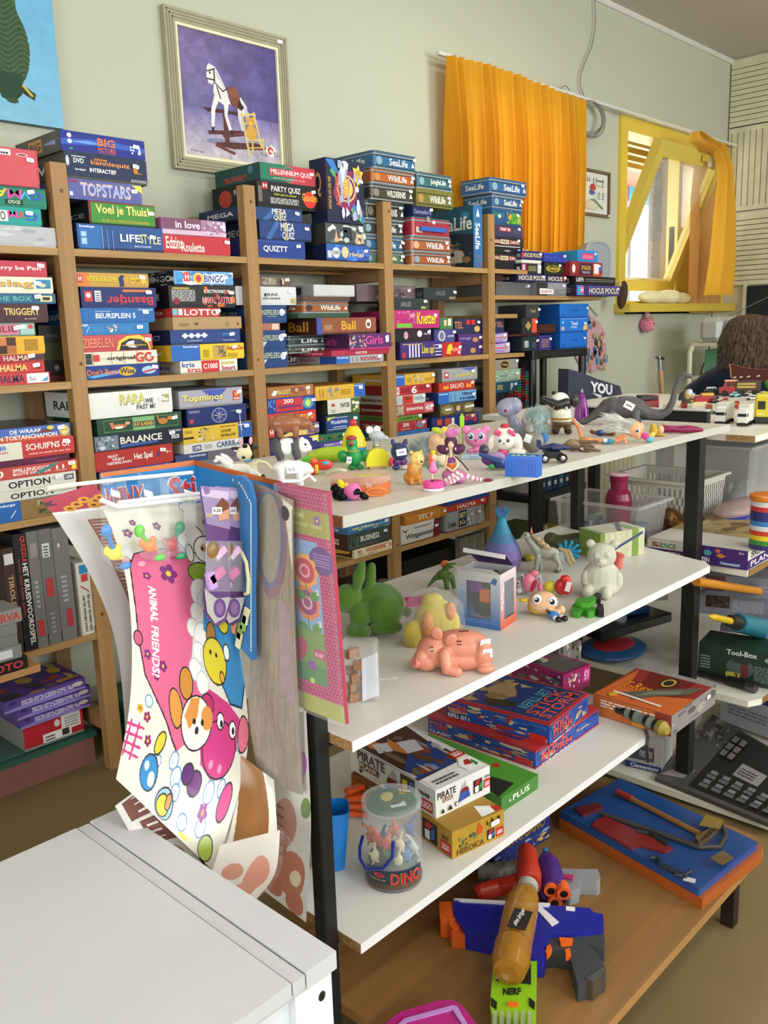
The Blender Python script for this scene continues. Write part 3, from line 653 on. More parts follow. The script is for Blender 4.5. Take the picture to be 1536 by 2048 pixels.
stack('A','R',F1,.26,Z2,'second shelf, far left bay','games on the second shelf',[
(-520,872,287,968,'bf3a4e','red box with white script',"t .35 .35 .95 .7 f4e8e8 don't worry be Pon"),
(-480,968,325,1060,'e4dfc8','cream box with gold rounded letters','t .3 .25 .84 .8 3a4a78 Visslag;t .295 .28 .835 .82 d8a848 Visslag;r .86 .3 .98 .85 3a80a8;c .91 .5 .03 .12 e8c8a0'),
(-460,1068,340,1130,'2b5c84','thin steel blue box','t .4 .25 .8 .75 5ab8a0 IN THE BOX;r .87 .2 .97 .8 e0d090;r .89 .35 .95 .65 1a2a2a'),
(-500,1130,295,1238,'43232a','dark maroon box with gold lettering','t .64 .4 .93 .78 e0c070 TRIGGERY;c .57 .6 .03 .13 b03a34;t .8 .15 .9 .25 d8b0b0 by studio'),
(-560,1245,215,1325,'5f8a7a','green and pink box','r .4 .1 .86 .9 c8788a;t .5 .3 .84 .8 8a3040 FAMILIE;r .87 .1 .99 .9 9ac0b8;r .88 .55 .92 .85 e8e8e0;r .94 .55 .98 .85 d04040'),
(-480,1325,275,1435,'e3a928','yellow box with checkered wood print','r .6 .05 .75 .5 3a2018;r .67 .05 .75 .5 b06a34;r .6 .5 .67 .95 c07a40;r .67 .5 .75 .95 4a281c;l .82 .2 .94 .85 6a4a10 9',{'stk':False}),
(-500,1435,270,1478,'a02a34','thin dark red box','t .65 .2 .86 .9 d8c8b8 HALMA;p 3a3038 .86 .2 1 .3 1 .95 .93 .9'),
(-500,1482,272,1545,'c23a34','red box with gold letters','t .62 .2 .85 .8 eccf7a HALMA;r .92 .3 .97 .7 8a2420'),
(-460,1545,305,1608,'c43a40','red and white box','t .55 .2 .78 .85 3a2844 HALMA;r .8 .08 .99 .92 e8e8e4;p 3a9ac8 .92 .2 .98 .2 .98 .6;l .82 .3 .88 .7 888 3')])
stack('A','L',F1,.27,Z1,'top shelf left stack, second bay','games on the top shelf',[
(372,55,890,180,'20308a','royal blue quiz box with orange lettering','r 0 .02 1 .98 1c2a86;p 3458b8 0 .3 .5 .45 1 .35 1 .6 .5 .75 0 .6;p 6a9ae0 .1 .5 .3 .45 .5 .52 .3 .62;c .1 .78 .025 .11 fff;c .1 .5 .025 .11 fff;r .09 .12 .13 .18 40c060;t .42 .42 .63 .82 e87830 BIG;t .42 .14 .63 .36 d86a3a PICTURE;r .42 .08 .63 .1 d86a3a;c .82 .6 .012 .05 fff;c .85 .6 .012 .05 fff;c .82 .45 .012 .05 fff;c .85 .45 .012 .05 fff;c .835 .3 .012 .05 fff;p e8e8ff .9 .25 .93 .7 .94 .25',{'sc':'5c5a4e','side':'r 0 0 1 1 54544e;r .3 .2 .6 .85 c08a3a;t .33 .3 .57 .7 3a3060 BIG;p 8a9ac8 .6 .5 .9 .35 .9 .6'}),
(397,187,905,335,'1a2a4c','navy quiz box with orange lettering','c .03 .65 .02 .2 d0d0d0;t .1 .6 .22 .78 fff DVD;l .08 .83 .24 .9 fff 1;t .11 .3 .23 .4 fff bordspel;t .3 .55 .78 .78 e8944a kennisquiz;t .34 .76 .5 .88 e8944a achmea;t .28 .3 .6 .46 fff INTERACTIEF;r .82 .45 .88 .82 c87a2a;r .83 .42 .93 .45 c87a2a;l .78 .08 .98 .2 ccc 2',{'sc':'4a483e'}),
(410,352,872,495,'5a60a2','periwinkle box with gold bubble letters','t .165 .18 .845 .86 d8906a TOPSTARS;t .17 .2 .84 .84 e8d8a0 TOPSTARS;t .175 .24 .835 .8 aab4e8 TOPSTARS;p e8d850 .86 .95 1 .95 1 .55;t .02 .8 .13 .95 c03a40 U GAMES;r .02 .15 .06 .35 eee'),
(548,492,955,620,'7c2328','red and green box, yellow lettering','r .03 .06 .99 .94 3d8a34;t .1 .34 .9 .86 7a3a10 Voel je Thuis!;t .1 .36 .9 .88 f0e080 Voel je Thuis!;t .18 .12 .9 .24 c8b040 HET SPEL VOOR MENSEN EN HUN EIGENAARDIGHEDEN',{'sc':'1c2420','side':'r .1 .15 .9 .8 24332c;t .6 .3 .9 .5 d8d8d8 CE;b .15 .2 .5 .8 4a6a50 7a5a40'}),
(478,632,1003,772,'234f8c','blue box with white and yellow lettering','r .02 .05 .26 .95 2c6ab0;t .03 .84 .2 .94 fff Ravensburger;r .04 .5 .1 .7 a8c8e8;r .04 .2 .1 .45 a8c8e8;r .27 .05 .28 .95 88a8d0;r .33 .05 .34 .8 6890c0;r .39 .05 .4 .8 6890c0;t .48 .38 .72 .68 f4f4f0 LIFE;t .72 .34 .8 .72 e8d890 ST;t .8 .34 .97 .64 d0d0a8 YLE;t .64 .15 .84 .26 d0d8e8 Speel uw Levensstijl',{'sc':'1a2c54'})])
stack('A','L',F1,.25,Z1,'top shelf right stack, second bay','games on the top shelf',[
(968,592,1388,697,'a87a9c','mauve and silver box','r 0 .02 1 .3 d4b8cc;r .01 .32 .6 .98 7a4a68;t .2 .4 .58 .85 f4e8f0 in love;b .62 .1 1 .95 e0d0dc c0a0b8 8a6a88'),
(1003,699,1415,800,'bf2f38','scarlet box with looping white script','t .04 .25 .28 .9 f0e0d8 Edzins;t .26 .12 .6 .62 eee0d8 Roulette')])
stack('A','L',F1,.27,Z2,'second shelf left stack, second bay','games on the second shelf',[
(462,935,912,1015,'c89a48','tan traffic game box','r 0 .02 .17 .98 d8803a;r .01 .3 .08 .85 c03038;t .025 .4 .065 .75 fff H;t .14 .35 .57 .72 6a4a18 VERKEERSSPEL;t .137 .37 .567 .74 f0d840 VERKEERSSPEL;c .6 .55 .03 .25 28306a;c .62 .78 .03 .1 28306a;r .58 .05 .64 .5 28306a;r .72 .3 .79 .7 e0c040;r .8 .3 .87 .7 e0c040;r .88 .3 .95 .7 e0c040;t .73 .35 .78 .6 a02020 7+;t .81 .35 .86 .6 a02020 30'),
(500,1025,962,1145,'1f2c66','dark blue box with inverted red lettering','T .32 .12 .95 .68 c83a44 Baantjer;r .54 .78 .92 .9 c87a40;r .04 .3 .14 .8 d03a3a;c .09 .6 .03 .12 fff;r .17 .3 .25 .82 e8e8e8;l .18 .35 .24 .78 111 4'),
(490,1155,950,1245,'2668ae','bright blue box with white capitals','t .2 .3 .73 .65 f4f4f4 BEURSPLEIN 5;r .2 .75 .4 .78 d0e0f0;r .75 .02 .755 .98 4a88c8;t .78 .8 .98 .94 e0e8f4 Ravensburger;r .12 .02 .125 .98 4a88c8;r .06 .02 .065 .98 4a88c8'),
(500,1250,915,1312,'2c7cba','thin sky blue box','t .0 .7 .1 .92 e8f0f4 urger;r .12 .1 .125 .9 70a8d8;b .36 .15 .52 .88 e0c8a0 d08060 f0e8d8;l .16 .3 .32 .7 5a9ac8 3;l .55 .3 .72 .7 5a9ac8 3;p d0e0f0 .06 .2 .1 .7 .11 .7 .07 .2'),
(506,1325,937,1435,'c64e58','rose red box with yellow arch','t .0 .2 .44 .76 7a1c20 ZIEBELEN;t .0 .24 .43 .8 e88a6a ZIEBELEN;p e8c840 .46 .05 .5 .6 .62 .9 .8 .95 .93 .7 .97 .05;p 20202a .5 .05 .54 .5 .66 .75 .82 .7 .92 .4 .94 .05;c .72 .4 .12 .22 d8d8dc;c .78 .45 .06 .25 3a3a44;r .55 .3 .9 .36 c8a050'),
(516,1430,965,1520,'e2dcc4','cream box with black grid','r .02 .1 .1 .9 333;r .11 .02 .115 .98 555;r .36 .02 .365 .98 666;r .53 .02 .535 .98 666;r .71 .02 .715 .98 666;r .0 .48 1 .5 888;r .12 .3 .2 .8 d03a34;t .3 .28 .68 .66 1c1c1c original;t .69 .12 .95 .85 7a1814 GO;t .685 .14 .945 .88 d83a2c GO'),
(525,1515,978,1585,'1e3a86','dark blue box with ovals','p 4aa8e8 .02 .2 .4 .6 .5 .4 .1 .1;c .55 .5 .12 .35 d8b040;t .02 .3 .42 .75 e07a2a Don\'t Buzz;t .45 .3 .65 .75 201a3a Wise;c .85 .5 .1 .3 a8c8e8;p c03040 .76 .4 .95 .6 .96 .5 .8 .3')])
stack('A','L',F1,.27,Z2,'second shelf right stack, second bay','games on the second shelf',[
(1068,924,1432,1013,'6aa4d8','pale blue and white bingo box','b 0 .05 1 .95 e8f0f8 a8cce8 4a80c0;r .04 .1 .14 .9 4aa0d8;r .16 .3 .26 .9 d83a34;t .18 .4 .24 .8 fff H;c .4 .5 .09 .4 f0d070;c .4 .5 .05 .25 d04a34;r .48 .2 .85 .8 f4f4f8;t .49 .25 .84 .75 1c2a80 BINGO',{'sc':'20242c','side':'b 0 .05 1 .95 c8ccd0 70787c 30343a;t .45 .3 .95 .7 e8e8e8 BINGO'}),
(1040,1017,1445,1150,'241f22','black battleship game box','b .5 .02 1 .98 a84a20 d8702a 5a2018 3a1814;t .52 .66 .92 .84 f0f0f0 ELECTRONIQUE;t .49 .2 .95 .5 f4e8e8 NAVAL BATTLE;t .5 .22 .94 .48 c8203a NAVAL BATTLE;l .04 .3 .38 .85 d8d8d8 9;c .1 .3 .05 .15 8a2a34;r .05 .86 .3 .92 d8b820',{'sc':'16161a'}),
(1058,1155,1350,1210,'c23c34','short red box with white capitals','r .0 .2 .1 .9 78b8d8;r .12 .2 .2 .9 e8e8e8;t .24 .15 .98 .85 f8f4f0 LOTTO'),
(1062,1212,1483,1285,'b09064','plain brown cardboard box','l .08 .3 .22 .55 6a5030 2;r .3 .35 .35 .55 5a4428;c .78 .4 .025 .15 5a4428;c .78 .4 .018 .1 b09064;p 5a4428 .92 .3 .94 .6 .96 .3',{'stk':False}),
(1047,1292,1475,1380,'26407e','navy box with white diamonds','p e8ecf4 .15 .6 .2 .8 .25 .6 .2 .4;p e8ecf4 .24 .6 .29 .8 .34 .6 .29 .4;p e8ecf4 .33 .6 .38 .8 .43 .6 .38 .4;p e8ecf4 .42 .6 .47 .8 .52 .6 .47 .4;t .22 .2 .44 .3 c8d0e0 CONNECT;t .74 .55 .92 .8 3a9ad8 multi;l .74 .2 .92 .28 d0d8e8 1',{'sc':'18224a'}),
(1052,1385,1500,1475,'e8c328','yellow and blue box','r 0 .01 .38 .99 2466b8;t .16 .78 .36 .94 f0f4f8 Ravensburger;r .56 .15 .74 .9 b8a060;b .56 .15 .74 .9 c05a30 486a3a 8a7048;t .75 .5 .99 .85 c02a28 Stop&Go;l .76 .15 .9 .4 7a6410 4;l .42 .2 .5 .7 8a7018 5',{'sc':'d8b428'}),
(1108,1485,1458,1560,'e6e2d4','white supermarket game box','t .03 .5 .24 .92 2a58a8 kris;t .12 .08 .34 .5 d03434 kras;r .36 .02 .67 .98 cc2c2c;t .39 .3 .64 .75 f8f4f0 C1000;t .7 .5 .95 .9 c8b820 jouw;t .72 .1 .96 .5 b03078 beurt',{'stk':False,'sc':'b8b0a0'})])
stack('D','L',F1,.27,Z3,'third shelf left stack, second bay','games on the third shelf',[
(682,185,1325,380,'e2e2dc','thick white box','t .36 .45 .66 .88 303030 RARA;t .355 .47 .655 .9 d8d070 RARA;t .66 .45 .76 .65 444 WIE;t .55 .22 .78 .42 55554a PAST M?;r .87 .45 .96 .75 a8a070;r .88 .5 .95 .6 e8e0b0'),
(748,380,1395,505,'1e4630','dark green cat and dog box','r .07 .14 .95 .17 7a9a60;r .07 .83 .95 .86 7a9a60;r .07 .14 .075 .86 7a9a60;r .945 .14 .95 .86 7a9a60;r .4 .1 .66 .9 7ab078;r .41 .3 .65 .62 5a2030;t .42 .35 .64 .58 e0c860 KAT & HOND;c .24 .45 .09 .14 c87a48;c .34 .6 .03 .1 d8a878;p c87a48 .13 .7 .17 .75 .2 .4 .16 .3;c .24 .38 .05 .08 f0e8e0;c .76 .5 .06 .2 b8782c;c .86 .65 .05 .12 c08434;p b8782c .7 .5 .68 .9 .7 .92 .73 .4'),
(722,514,1405,635,'1c2030','black box with cream capitals','r .01 .05 .26 .95 70808c;b .02 .08 .25 .9 d0d8dc 485058 98a4ac;t .28 .33 .75 .78 f0ecdc BALANCE;p 3a60a8 .28 .1 .7 .2 .7 .32 .28 .3;l .83 .75 .98 .92 ccc 2;r .86 .3 .95 .55 d8d8d8;t .87 .33 .94 .5 222 CLIPPER'),
(735,638,1330,778,'b3312c','bright red quiz box','t .15 .62 .28 .78 f8f0ec WAT;t .2 .45 .36 .6 f8f0ec VINDT;t .14 .28 .45 .42 f8f0ec NEDERLAND?;t .48 .3 .72 .72 f8f0ec Het Spel;c .8 .5 .02 .12 4a3a78;t .9 .5 .97 .66 e8c8c0 4+'),
(770,785,1320,860,'34468e','indigo box','l .1 .3 .8 .7 8898d0 2'),
(760,865,1320,930,'7a2c3a','wine red box','t .3 .3 .7 .7 d8c0c0 QUIZ')])
stack('E','L',F1,.27,Z3,'third shelf right stack, second bay','games on the third shelf',[
(110,320,595,443,'a6a4b2','lilac grey box with yellow lettering','p 4858b0 .35 .98 .75 .98 .62 .5 .56 .25;t .05 .25 .68 .7 786820 Topminos;t .045 .28 .675 .74 f0e078 Topminos;r .84 .25 .95 .8 d04030;c .895 .6 .03 .12 f0a050;t .85 .3 .94 .42 fff Goliath',{'side':'r .2 .3 .5 .8 b83a30','sc':'8c8a88'}),
(172,455,625,598,'1e2a68','dark blue box with silver starburst','c .53 .5 .13 .42 8a92c0;c .53 .5 .11 .36 28306c;p b8bcd8 .53 .9 .54 .5 .53 .1 .52 .5;p b8bcd8 .41 .5 .53 .54 .65 .5 .53 .46;p b8bcd8 .45 .8 .54 .5 .61 .2 .52 .5;p b8bcd8 .61 .8 .54 .5 .45 .2 .52 .5;r .43 .44 .64 .56 20264c;t .44 .46 .63 .54 d8d8e8 MILJONAIR;r .03 .2 .09 .42 c83a40;l .03 .75 .2 .9 a8b0d0 3;l .72 .65 .92 .75 60a080 1',{'sc':'141b40'}),
(137,605,668,715,'e0b93c','yellow and blue goose game box','r .79 .01 1 .99 2a5caa;t .8 .75 .95 .9 e8f0f4 Ravensburger;b .17 .1 .42 .92 b8a880 5a6a48 e8d8b0;r .0 .3 .14 .42 222;t .53 .48 .68 .66 5a4410 GOOSE;t .53 .2 .74 .38 5a4410 IN BALLON;l .52 .82 .76 .92 5a4410 1;l .02 .65 .12 .85 8a6a18 3'),
(145,730,600,805,'dad8d0','white box with blue capitals','t .54 .25 .98 .85 24407c CARRIERE;r .14 .2 .28 .8 2a3a70;t .15 .3 .27 .7 e8e8f0 CLIPPER;l .33 .3 .46 .8 9a9a9a 4'),
(80,815,600,870,'3a4676','slate blue box','t .2 .5 .44 .85 e0e8f4 Ravensburger;r .46 .02 1 .98 6a6470'),
(80,880,600,960,'77727c','grey box','l .1 .3 .7 .7 aaa 2')])
stack('D','R',F1,.28,Z3,'third shelf, far left bay','games on the third shelf',[
(-440,405,540,520,'4267ae','blue and orange egypt box','p c85838 0 0 1 0 1 .15 .5 .4 0 .3;t .5 .55 .76 .85 f4f0ec DE WRAAK;t .34 .14 .88 .46 f4f0ec VAN TOETANCHAMON;c .83 .8 .03 .14 e8c848;p 7a3a28 .7 .5 .8 .75 .86 .5;c .945 .5 .045 .42 c8b068;c .945 .5 .025 .28 e8d080;r .925 .5 .94 .55 333;r .95 .5 .965 .55 333',{'dep':.28,'top':'r 0 0 1 1 4a3428;b 0 0 1 1 5a4030 3a2a24 6a5038'}),
(-420,505,572,628,'c03a34','red box with white capitals and cream corner','r .3 .01 .57 .99 dcd8c8;t .37 .6 .45 .85 3a6ac0 MB;t .36 .4 .46 .52 d04030 SPELLEN;t .6 .45 .97 .82 f8f0e8 SCHUIF\'NS OP;l .62 .2 .96 .32 e8c0b8 1'),
(-420,640,530,680,'5a1f3c','thin plum coloured box','r .7 .3 .9 .6 7a3c5c',{'stk':False}),
(-400,680,600,765,'c04a40','red box of assorted games','t .22 .2 .4 .8 f8f0e8 250;t .47 .5 .76 .8 f8f0e8 SPELLENDOOS;t .47 .16 .77 .44 f8f0e8 BOITE DE JEUX;p 3a8a88 .62 .2 .8 .9 .85 .95 .7 .2;r .94 .15 .98 .85 e8d040;r .8 .2 .9 .24 f0d8d0;c .82 .5 .01 .2 f0e0d8;c .87 .5 .01 .2 f0e0d8'),
(-390,772,582,855,'d9d6cc','white box with black serif capitals','t .44 .2 .78 .78 1c1c20 OPTION;r .9 .3 .98 .8 4a5058;t .91 .4 .97 .7 eee CLIPPER;l .8 .5 .88 .8 999 3'),
(-380,858,585,945,'d6d3c8','white box with serif capitals again','t .45 .2 .8 .76 1c1c20 OPTION'),
(-390,950,500,1075,'2360a8','blue and brown box','r .6 .01 1 .99 8a6a3c;t .35 .75 .56 .92 e8f0f4 Ravensburger;b .75 .1 .98 .9 5a6a40 a8a070 3a4428;p e0e8f0 .5 .2 .55 .55 .56 .55 .51 .2')])
stack('B','L',F2,.25,Z1,'top shelf left stack, third bay','games on the top shelf',[
(278,132,616,240,'23765c','green and red quiz box','r .5 .01 1 .99 bf3c48;c .5 .5 .12 .46 a87a78;c .5 .5 .11 .42 3a7460;r .16 .35 .96 .75 c8404a;t .18 .4 .93 .7 f8e0e0 MILLENNIUM QUIZ;l .22 .2 .8 .28 d8b8b8 1',{'sc':'1d4a48','side':'t .2 .2 .7 .5 b84a38 MILLENNIUM;c .8 .7 .06 .25 4a7a78'}),
(262,245,636,392,'18181c','black box with red disc','t .22 .6 .7 .86 ece0dc PARTY QUIZ;t .26 .48 .62 .57 d8d838 125X spel en inhoud;l .2 .18 .66 .42 d8d8d8 4;r .08 .7 .16 .95 c83038;t .09 .76 .15 .9 fff H;c .85 .45 .11 .34 d83c34;t .72 .38 .98 .7 e8b038 Gouden;r .01 .2 .07 .8 7a6a5a',{'sc':'101014','side':'c .3 .5 .15 .35 b03c28;t .5 .6 .8 .8 ccc PARTY'}),
(170,398,535,487,'25457e','dark blue box with silver lettering','p 3a68a8 .3 .02 .5 .98 .6 .98 .4 .02;t .48 .5 .72 .95 e0e0dc MEGA;t .5 .02 .72 .46 e0e0dc QUIZ;r .6 .02 .63 .98 c8b070',{'sc':'1a2c54'}),
(275,490,592,594,'233f7c','navy box with silver lettering','p 3a68a8 .1 .02 .3 .98 .4 .98 .2 .02;t .4 .5 .66 .95 e0e0dc MEGA;t .42 .02 .66 .46 e0e0dc QUIZ;r .5 .02 .53 .98 c8b070',{'sc':'16244a'}),
(150,600,555,700,'1f3f8c','bright navy box with white capitals','t .35 .35 .72 .7 f0f0ec QUIZTT;r .03 .08 .97 .1 4a70c0;r .03 .9 .97 .92 4a70c0',{'sc':'182c60'})])
arr=stack('B','L',F1,.25,Z1,'top shelf right stack, third bay','games on the top shelf',[
(680,505,932,630,'4c5456','teal and cream drawing game box','b .02 .05 .98 .95 b8c8c8 d8c8a8 5a6a70 e0e0d8;p 283038 .4 .2 .42 .85 .62 .85 .64 .2;p d8a888 .2 .1 .25 .7 .3 .1;p d8a888 .7 .1 .75 .7 .8 .1;p c8b898 .85 .1 .88 .75 .93 .1;p f0f0e8 .04 .7 .18 .95 .22 .8 .08 .55',{'sc':'3a3a34'}),
(685,635,948,735,'2d5cb0','blue quiz box with discs','b .2 .05 .98 .95 3a70d0 2a4c98 4a88e0;c .22 .5 .09 .32 d8d8d8;t .16 .4 .29 .6 333 DVD;c .42 .55 .08 .34 e0c888;r .02 .2 .12 .6 c8ccd8;t .4 .3 .85 .6 e0d0a0 Trivial',{'sc':'162044'})])
# the large quiz box standing on edge
zt=arr[-1].location.z+0;base=solZ(280+505/3.072,solX(430+680/3.072,F1,1.8),F1)+.001
x0_,x1_=solX(430+628/3.072,F1-.01,1.85),solX(430+912/3.072,F1-.01,1.85)
gbox(x0_,x1_,F1-.01,.085,base,solZ(280+95/3.072,x0_,F1-.01),'1d2340','tall dark quiz box with comet design, standing on the third bay stack','p 3a78c8 .0 .98 .2 .98 .45 .62 .4 .58;p 4ab060 .1 .8 .15 .85 .45 .55 .42 .52;p 3a78c8 .6 .3 .95 .0 1 .1 .7 .35;p 4ab060 .55 .25 .9 .02 .95 .02 .62 .3;p 8a2a5a .15 .45 .3 .8 .75 .85 .8 .4 .6 .2 .3 .25;c .52 .55 .26 .22 e0c070;c .52 .55 .22 .19 7a2a6a;c .52 .55 .17 .15 e8c860;v .4 .38 .6 .72 c84030 QUIZ;v .41 .385 .6 .72 e8a848 QUIZ;v .22 .28 .38 .78 e06a40 MARATHON;p f0d850 .7 .7 .78 .68 .82 .6 .88 .68 .97 .66 .93 .76 .98 .84 .89 .86 .86 .95 .79 .88 .7 .9 .74 .8;v .77 .7 .91 .86 b03020 NIEUW;l .62 .1 .95 .24 888a90 5;v .03 .2 .1 .7 d8a040 EEN TEST OM TE SPELEN!;b .3 .05 .9 .98 e8e8f0 a8b0d0','t .3 .4 .7 .8 c8a060 Q','games on the top shelf')
tin={'kind':'tin'}
def life(t,c='8aa8b8'):return 'r .02 .12 .98 .16 20262a;r .02 .72 .98 .76 20262a;c .12 .45 .07 .25 %s;t .35 .25 .78 .66 f0f0e8 %s;p e8e8e8 .86 .3 .9 .6 .94 .3'%(c,t)
stack('B','L',F1,.23,Z1,'tall left stack, top shelf, fourth bay','nature game tins on the top shelf',[
(975,58,1240,160,'2c6690','blue tin',life('SeaLife'),tin),(962,165,1235,258,'b4622c','orange tin',life('WildLife','c88a50'),tin),
(957,260,1228,357,'463f34','dark brown tin',life('WILDERNIS','8a8070'),tin),(960,362,1208,458,'3c382e','darker brown tin',life('WILDERNIS','7a7264'),tin),
(945,475,1202,568,'3a3f42','charcoal tin',life('WildLife'),tin),(945,575,1200,668,'2f6488','blue grey tin',life('SeaLife'),tin),(950,675,1206,748,'4e6e50','mossy green tin',life('JungleLife'),tin)])
stack('B','L',F1,.22,Z1,'right stack, top shelf, fourth bay','nature game tins on the top shelf',[
(1240,190,1465,288,'336a72','teal tin',life('JungleLife'),{'kind':'tin','stk':True}),(1237,292,1462,392,'757232','olive tin',life('WildLife','b8884a')),
(1215,400,1332,466,'1c2450','short navy box','t .05 .3 .95 .7 8890c0 Gamesforu'),(1212,470,1450,582,'a42c3c','red tin with a blue handle','r .1 .2 .25 .5 d8c8b8;c .55 .8 .04 .1 e8e8e8',{'kind':'tin','stk':False}),
(1205,588,1456,682,'a85c38','orange tin in clear wrap',life('WildLife','d8a880'),tin),(1210,685,1458,762,'a4562a','orange brown tin',life('WildLife','8aa0a8'),tin)])
hp=[o for o in bpy.data.objects if o.get('label','').startswith('red tin with a blue')][0]
p0=atY(430+1262/3.072,280+540/3.072,F1-.008);p1=atY(430+1415/3.072,280+552/3.072,F1-.008)
MB().box((p0.x,F1-.014,p1.z-.012),(p1.x,F1-.004,p0.z+.006),'2a62b8').build('blue_handle','plastic',hp)
q=MB().cbox((p0.x+.08*.6,F1-.005,p0.z+.035),(.008,.004,.01),'d8d8d0');q.build('clasp','metal',hp)
# tall box with its big face to the left and blue spine to the front
xs0,xs1=solX(850+372/3.84,F1,1.7),solX(850+440/3.84,F1,1.7)
gbox(xs0,xs1,F1,.29,Z1,solZ(330+305/3.84,xs0,F1),'2f6a9c','tall sea game box standing upright with a pale blue spine, against the fourth upright','v .2 .3 .75 .72 f0f4f4 SeaLife;p e8f0f0 .3 .82 .5 .95 .7 .82;b .1 .02 .9 .2 8a6a8a 5a7a90','r 0 0 1 1 24323c;b 0 .02 1 .5 5a5248 8a6a48 30343a b8b0a0;p 2a5a70 0 .6 1 .55 1 1 0 1;c .85 .85 .08 .06 3a80a0;t .3 .62 .98 .84 e8e8dc SeaLife;b 0 .1 1 .4 98785a 404850 c8c0b0;p c8c4b8 .6 .1 .7 .42 .8 .1','nature game tins on the top shelf',stk=False)
stack('C','L',F2,.17,Z1,'stack behind fourth upright','games beside the fourth upright',[
(500,88,788,197,'2a5f98','bright blue tin',life('SeaLife'),tin),(522,215,755,322,'2c5c90','dull blue tin',life('SeaLife'),tin),
(512,324,740,422,'24527c','blue box with green frogs','p 5a9a3a .5 .1 .7 .8 .98 .7 .98 .1;b .5 .1 .98 .9 7ab040 d8a030 3a7a3a;t .08 .5 .4 .8 3a9a6a Insect;c .25 .5 .05 .12 e8e8e8'),
(510,450,748,535,'3a3656','dark violet box','t .25 .5 .6 .75 e8c8c8 TRIP IR;r .24 .45 .62 .8 b03030;t .26 .5 .6 .75 f0e8e8 TRIP IR;r .68 .3 .93 .7 4a4868'),
(505,542,752,627,'23222c','black box with red and gold title','r .1 .35 .9 .75 8a2a30;r .3 .35 .55 .75 e0d0a8;t .12 .42 .3 .68 e8d8c8 DEAL;t .34 .42 .52 .68 222 NO;t .6 .42 .88 .68 e8d8c8 DEAL;r .08 .1 .9 .18 c8c8c8'),
(508,630,752,665,'14161a','thin black box','c .5 .5 .1 .2 888'),(506,672,742,745,'20202a','second black box with red and gold title','r .08 .3 .92 .75 8a2a30;r .3 .3 .55 .75 e0d0a8;t .1 .38 .28 .68 e8d8c8 DEAL;t .34 .38 .52 .68 222 NO;t .6 .38 .9 .68 e8d8c8 DEAL'),
(506,748,742,790,'18181c','bottom black box','r .8 .2 .95 .6 c83040')])
stack('B','L',F2,.24,Z2,'second shelf left stack, third bay','games on the second shelf',[
(180,830,476,895,'695852','brown photo box','r .35 .15 .65 .85 9a9080;b .36 .2 .64 .8 c8c0a8 6a6050;c .78 .5 .04 .3 e0b8a0;r .73 .05 .77 .7 3a2018'),
(130,897,500,1007,'d6d7da','white box','t .5 .5 .68 .65 444 BAS;t .42 .28 .72 .42 444 QUICK CHALLENGE;c .47 .55 .02 .1 333;r .9 .1 .95 .35 c8a030'),
(190,1015,440,1118,'214379','dark blue box','t .35 .45 .8 .75 b8c0a0 ENSPELERS;c .88 .6 .07 .2 d8dce0;l .5 .35 .75 .42 aaa 1'),
(230,1128,398,1168,'b07060','small salmon box','r .7 .1 .95 .9 e0c8b0',{'stk':False}),
(190,1175,436,1284,'1f4278','dark blue matching box','t .35 .45 .8 .75 b8c0a0 ENSPELERS;c .88 .6 .07 .2 d8dce0;p d0d8e0 .4 .02 .52 .4 .4 .4'),
(190,1290,450,1395,'1f4075','dark blue twin box','t .35 .5 .8 .8 b8c0a0 ENSPELERS;c .88 .6 .07 .2 d8dce0;p d0d8e0 .35 .02 .5 .45 .35 .45')])
stack('B','L',F1,.22,Z2,'second shelf middle stack, third bay','games on the second shelf',[
(607,888,857,957,'c9cac8','plain white box','',{'stk':False,'side':'r .05 .1 .95 .9 9a9c9c;t .1 .4 .5 .7 444 KNIPP;r .55 .2 .7 .8 333','sc':'a8aaa8'}),
(525,962,828,985,'5a4232','thin brown tin','',{'stk':False}),(512,990,830,1063,'a45a2e','orange wildlife tin',life('WildLife','3a3030'),{'kind':'tin','stk':False}),
(512,1066,826,1090,'35503c','thin dark green tin','',{'stk':False}),
(625,1094,990,1198,'8c5236','copper brown box','r .0 .01 .08 .99 4050a0;t .4 .25 .64 .8 e8a838 Ball;c .86 .6 .05 .3 f0e8d8;c .86 .6 .03 .18 7a4a38;l .12 .3 .25 .6 d8b090 3',{'sc':'46281c','side':'t .3 .2 .8 .8 d89a30 Ball'}),
(825,1192,1090,1272,'5a2a62','purple and pink box','b .0 .1 .4 .9 d88a9a e8c0a0 80c0b0;t .38 .3 .8 .85 d84a9a Girls;r 0 .0 1 .08 d03a8a;r .86 .4 .94 .75 f0f0f0',{'sc':'48244e','side':'b .1 .1 .4 .9 c87a80 a8a090;t .35 .3 .7 .8 a83a78 Girls;r 0 0 1 .1 b03070','dy':-.03}),
(715,1296,1070,1328,'b2304a','thin crimson box','t .4 .2 .6 .8 f0c0c8 eerste',{'stk':False,'dy':-.02}),
(745,1330,1035,1380,'a9aaac','grey strategy game box','r .0 .05 .27 .95 2a68b8;t .02 .6 .25 .9 e8f0f8 Ravensburger;t .5 .25 .92 .75 b03038 REVERSI;r .33 .2 .34 .8 777;r .42 .2 .43 .8 777',{'dy':-.02,'side':'t .1 .3 .5 .7 b04040 BRAIN;r .6 .05 1 .95 2a58a8'})])
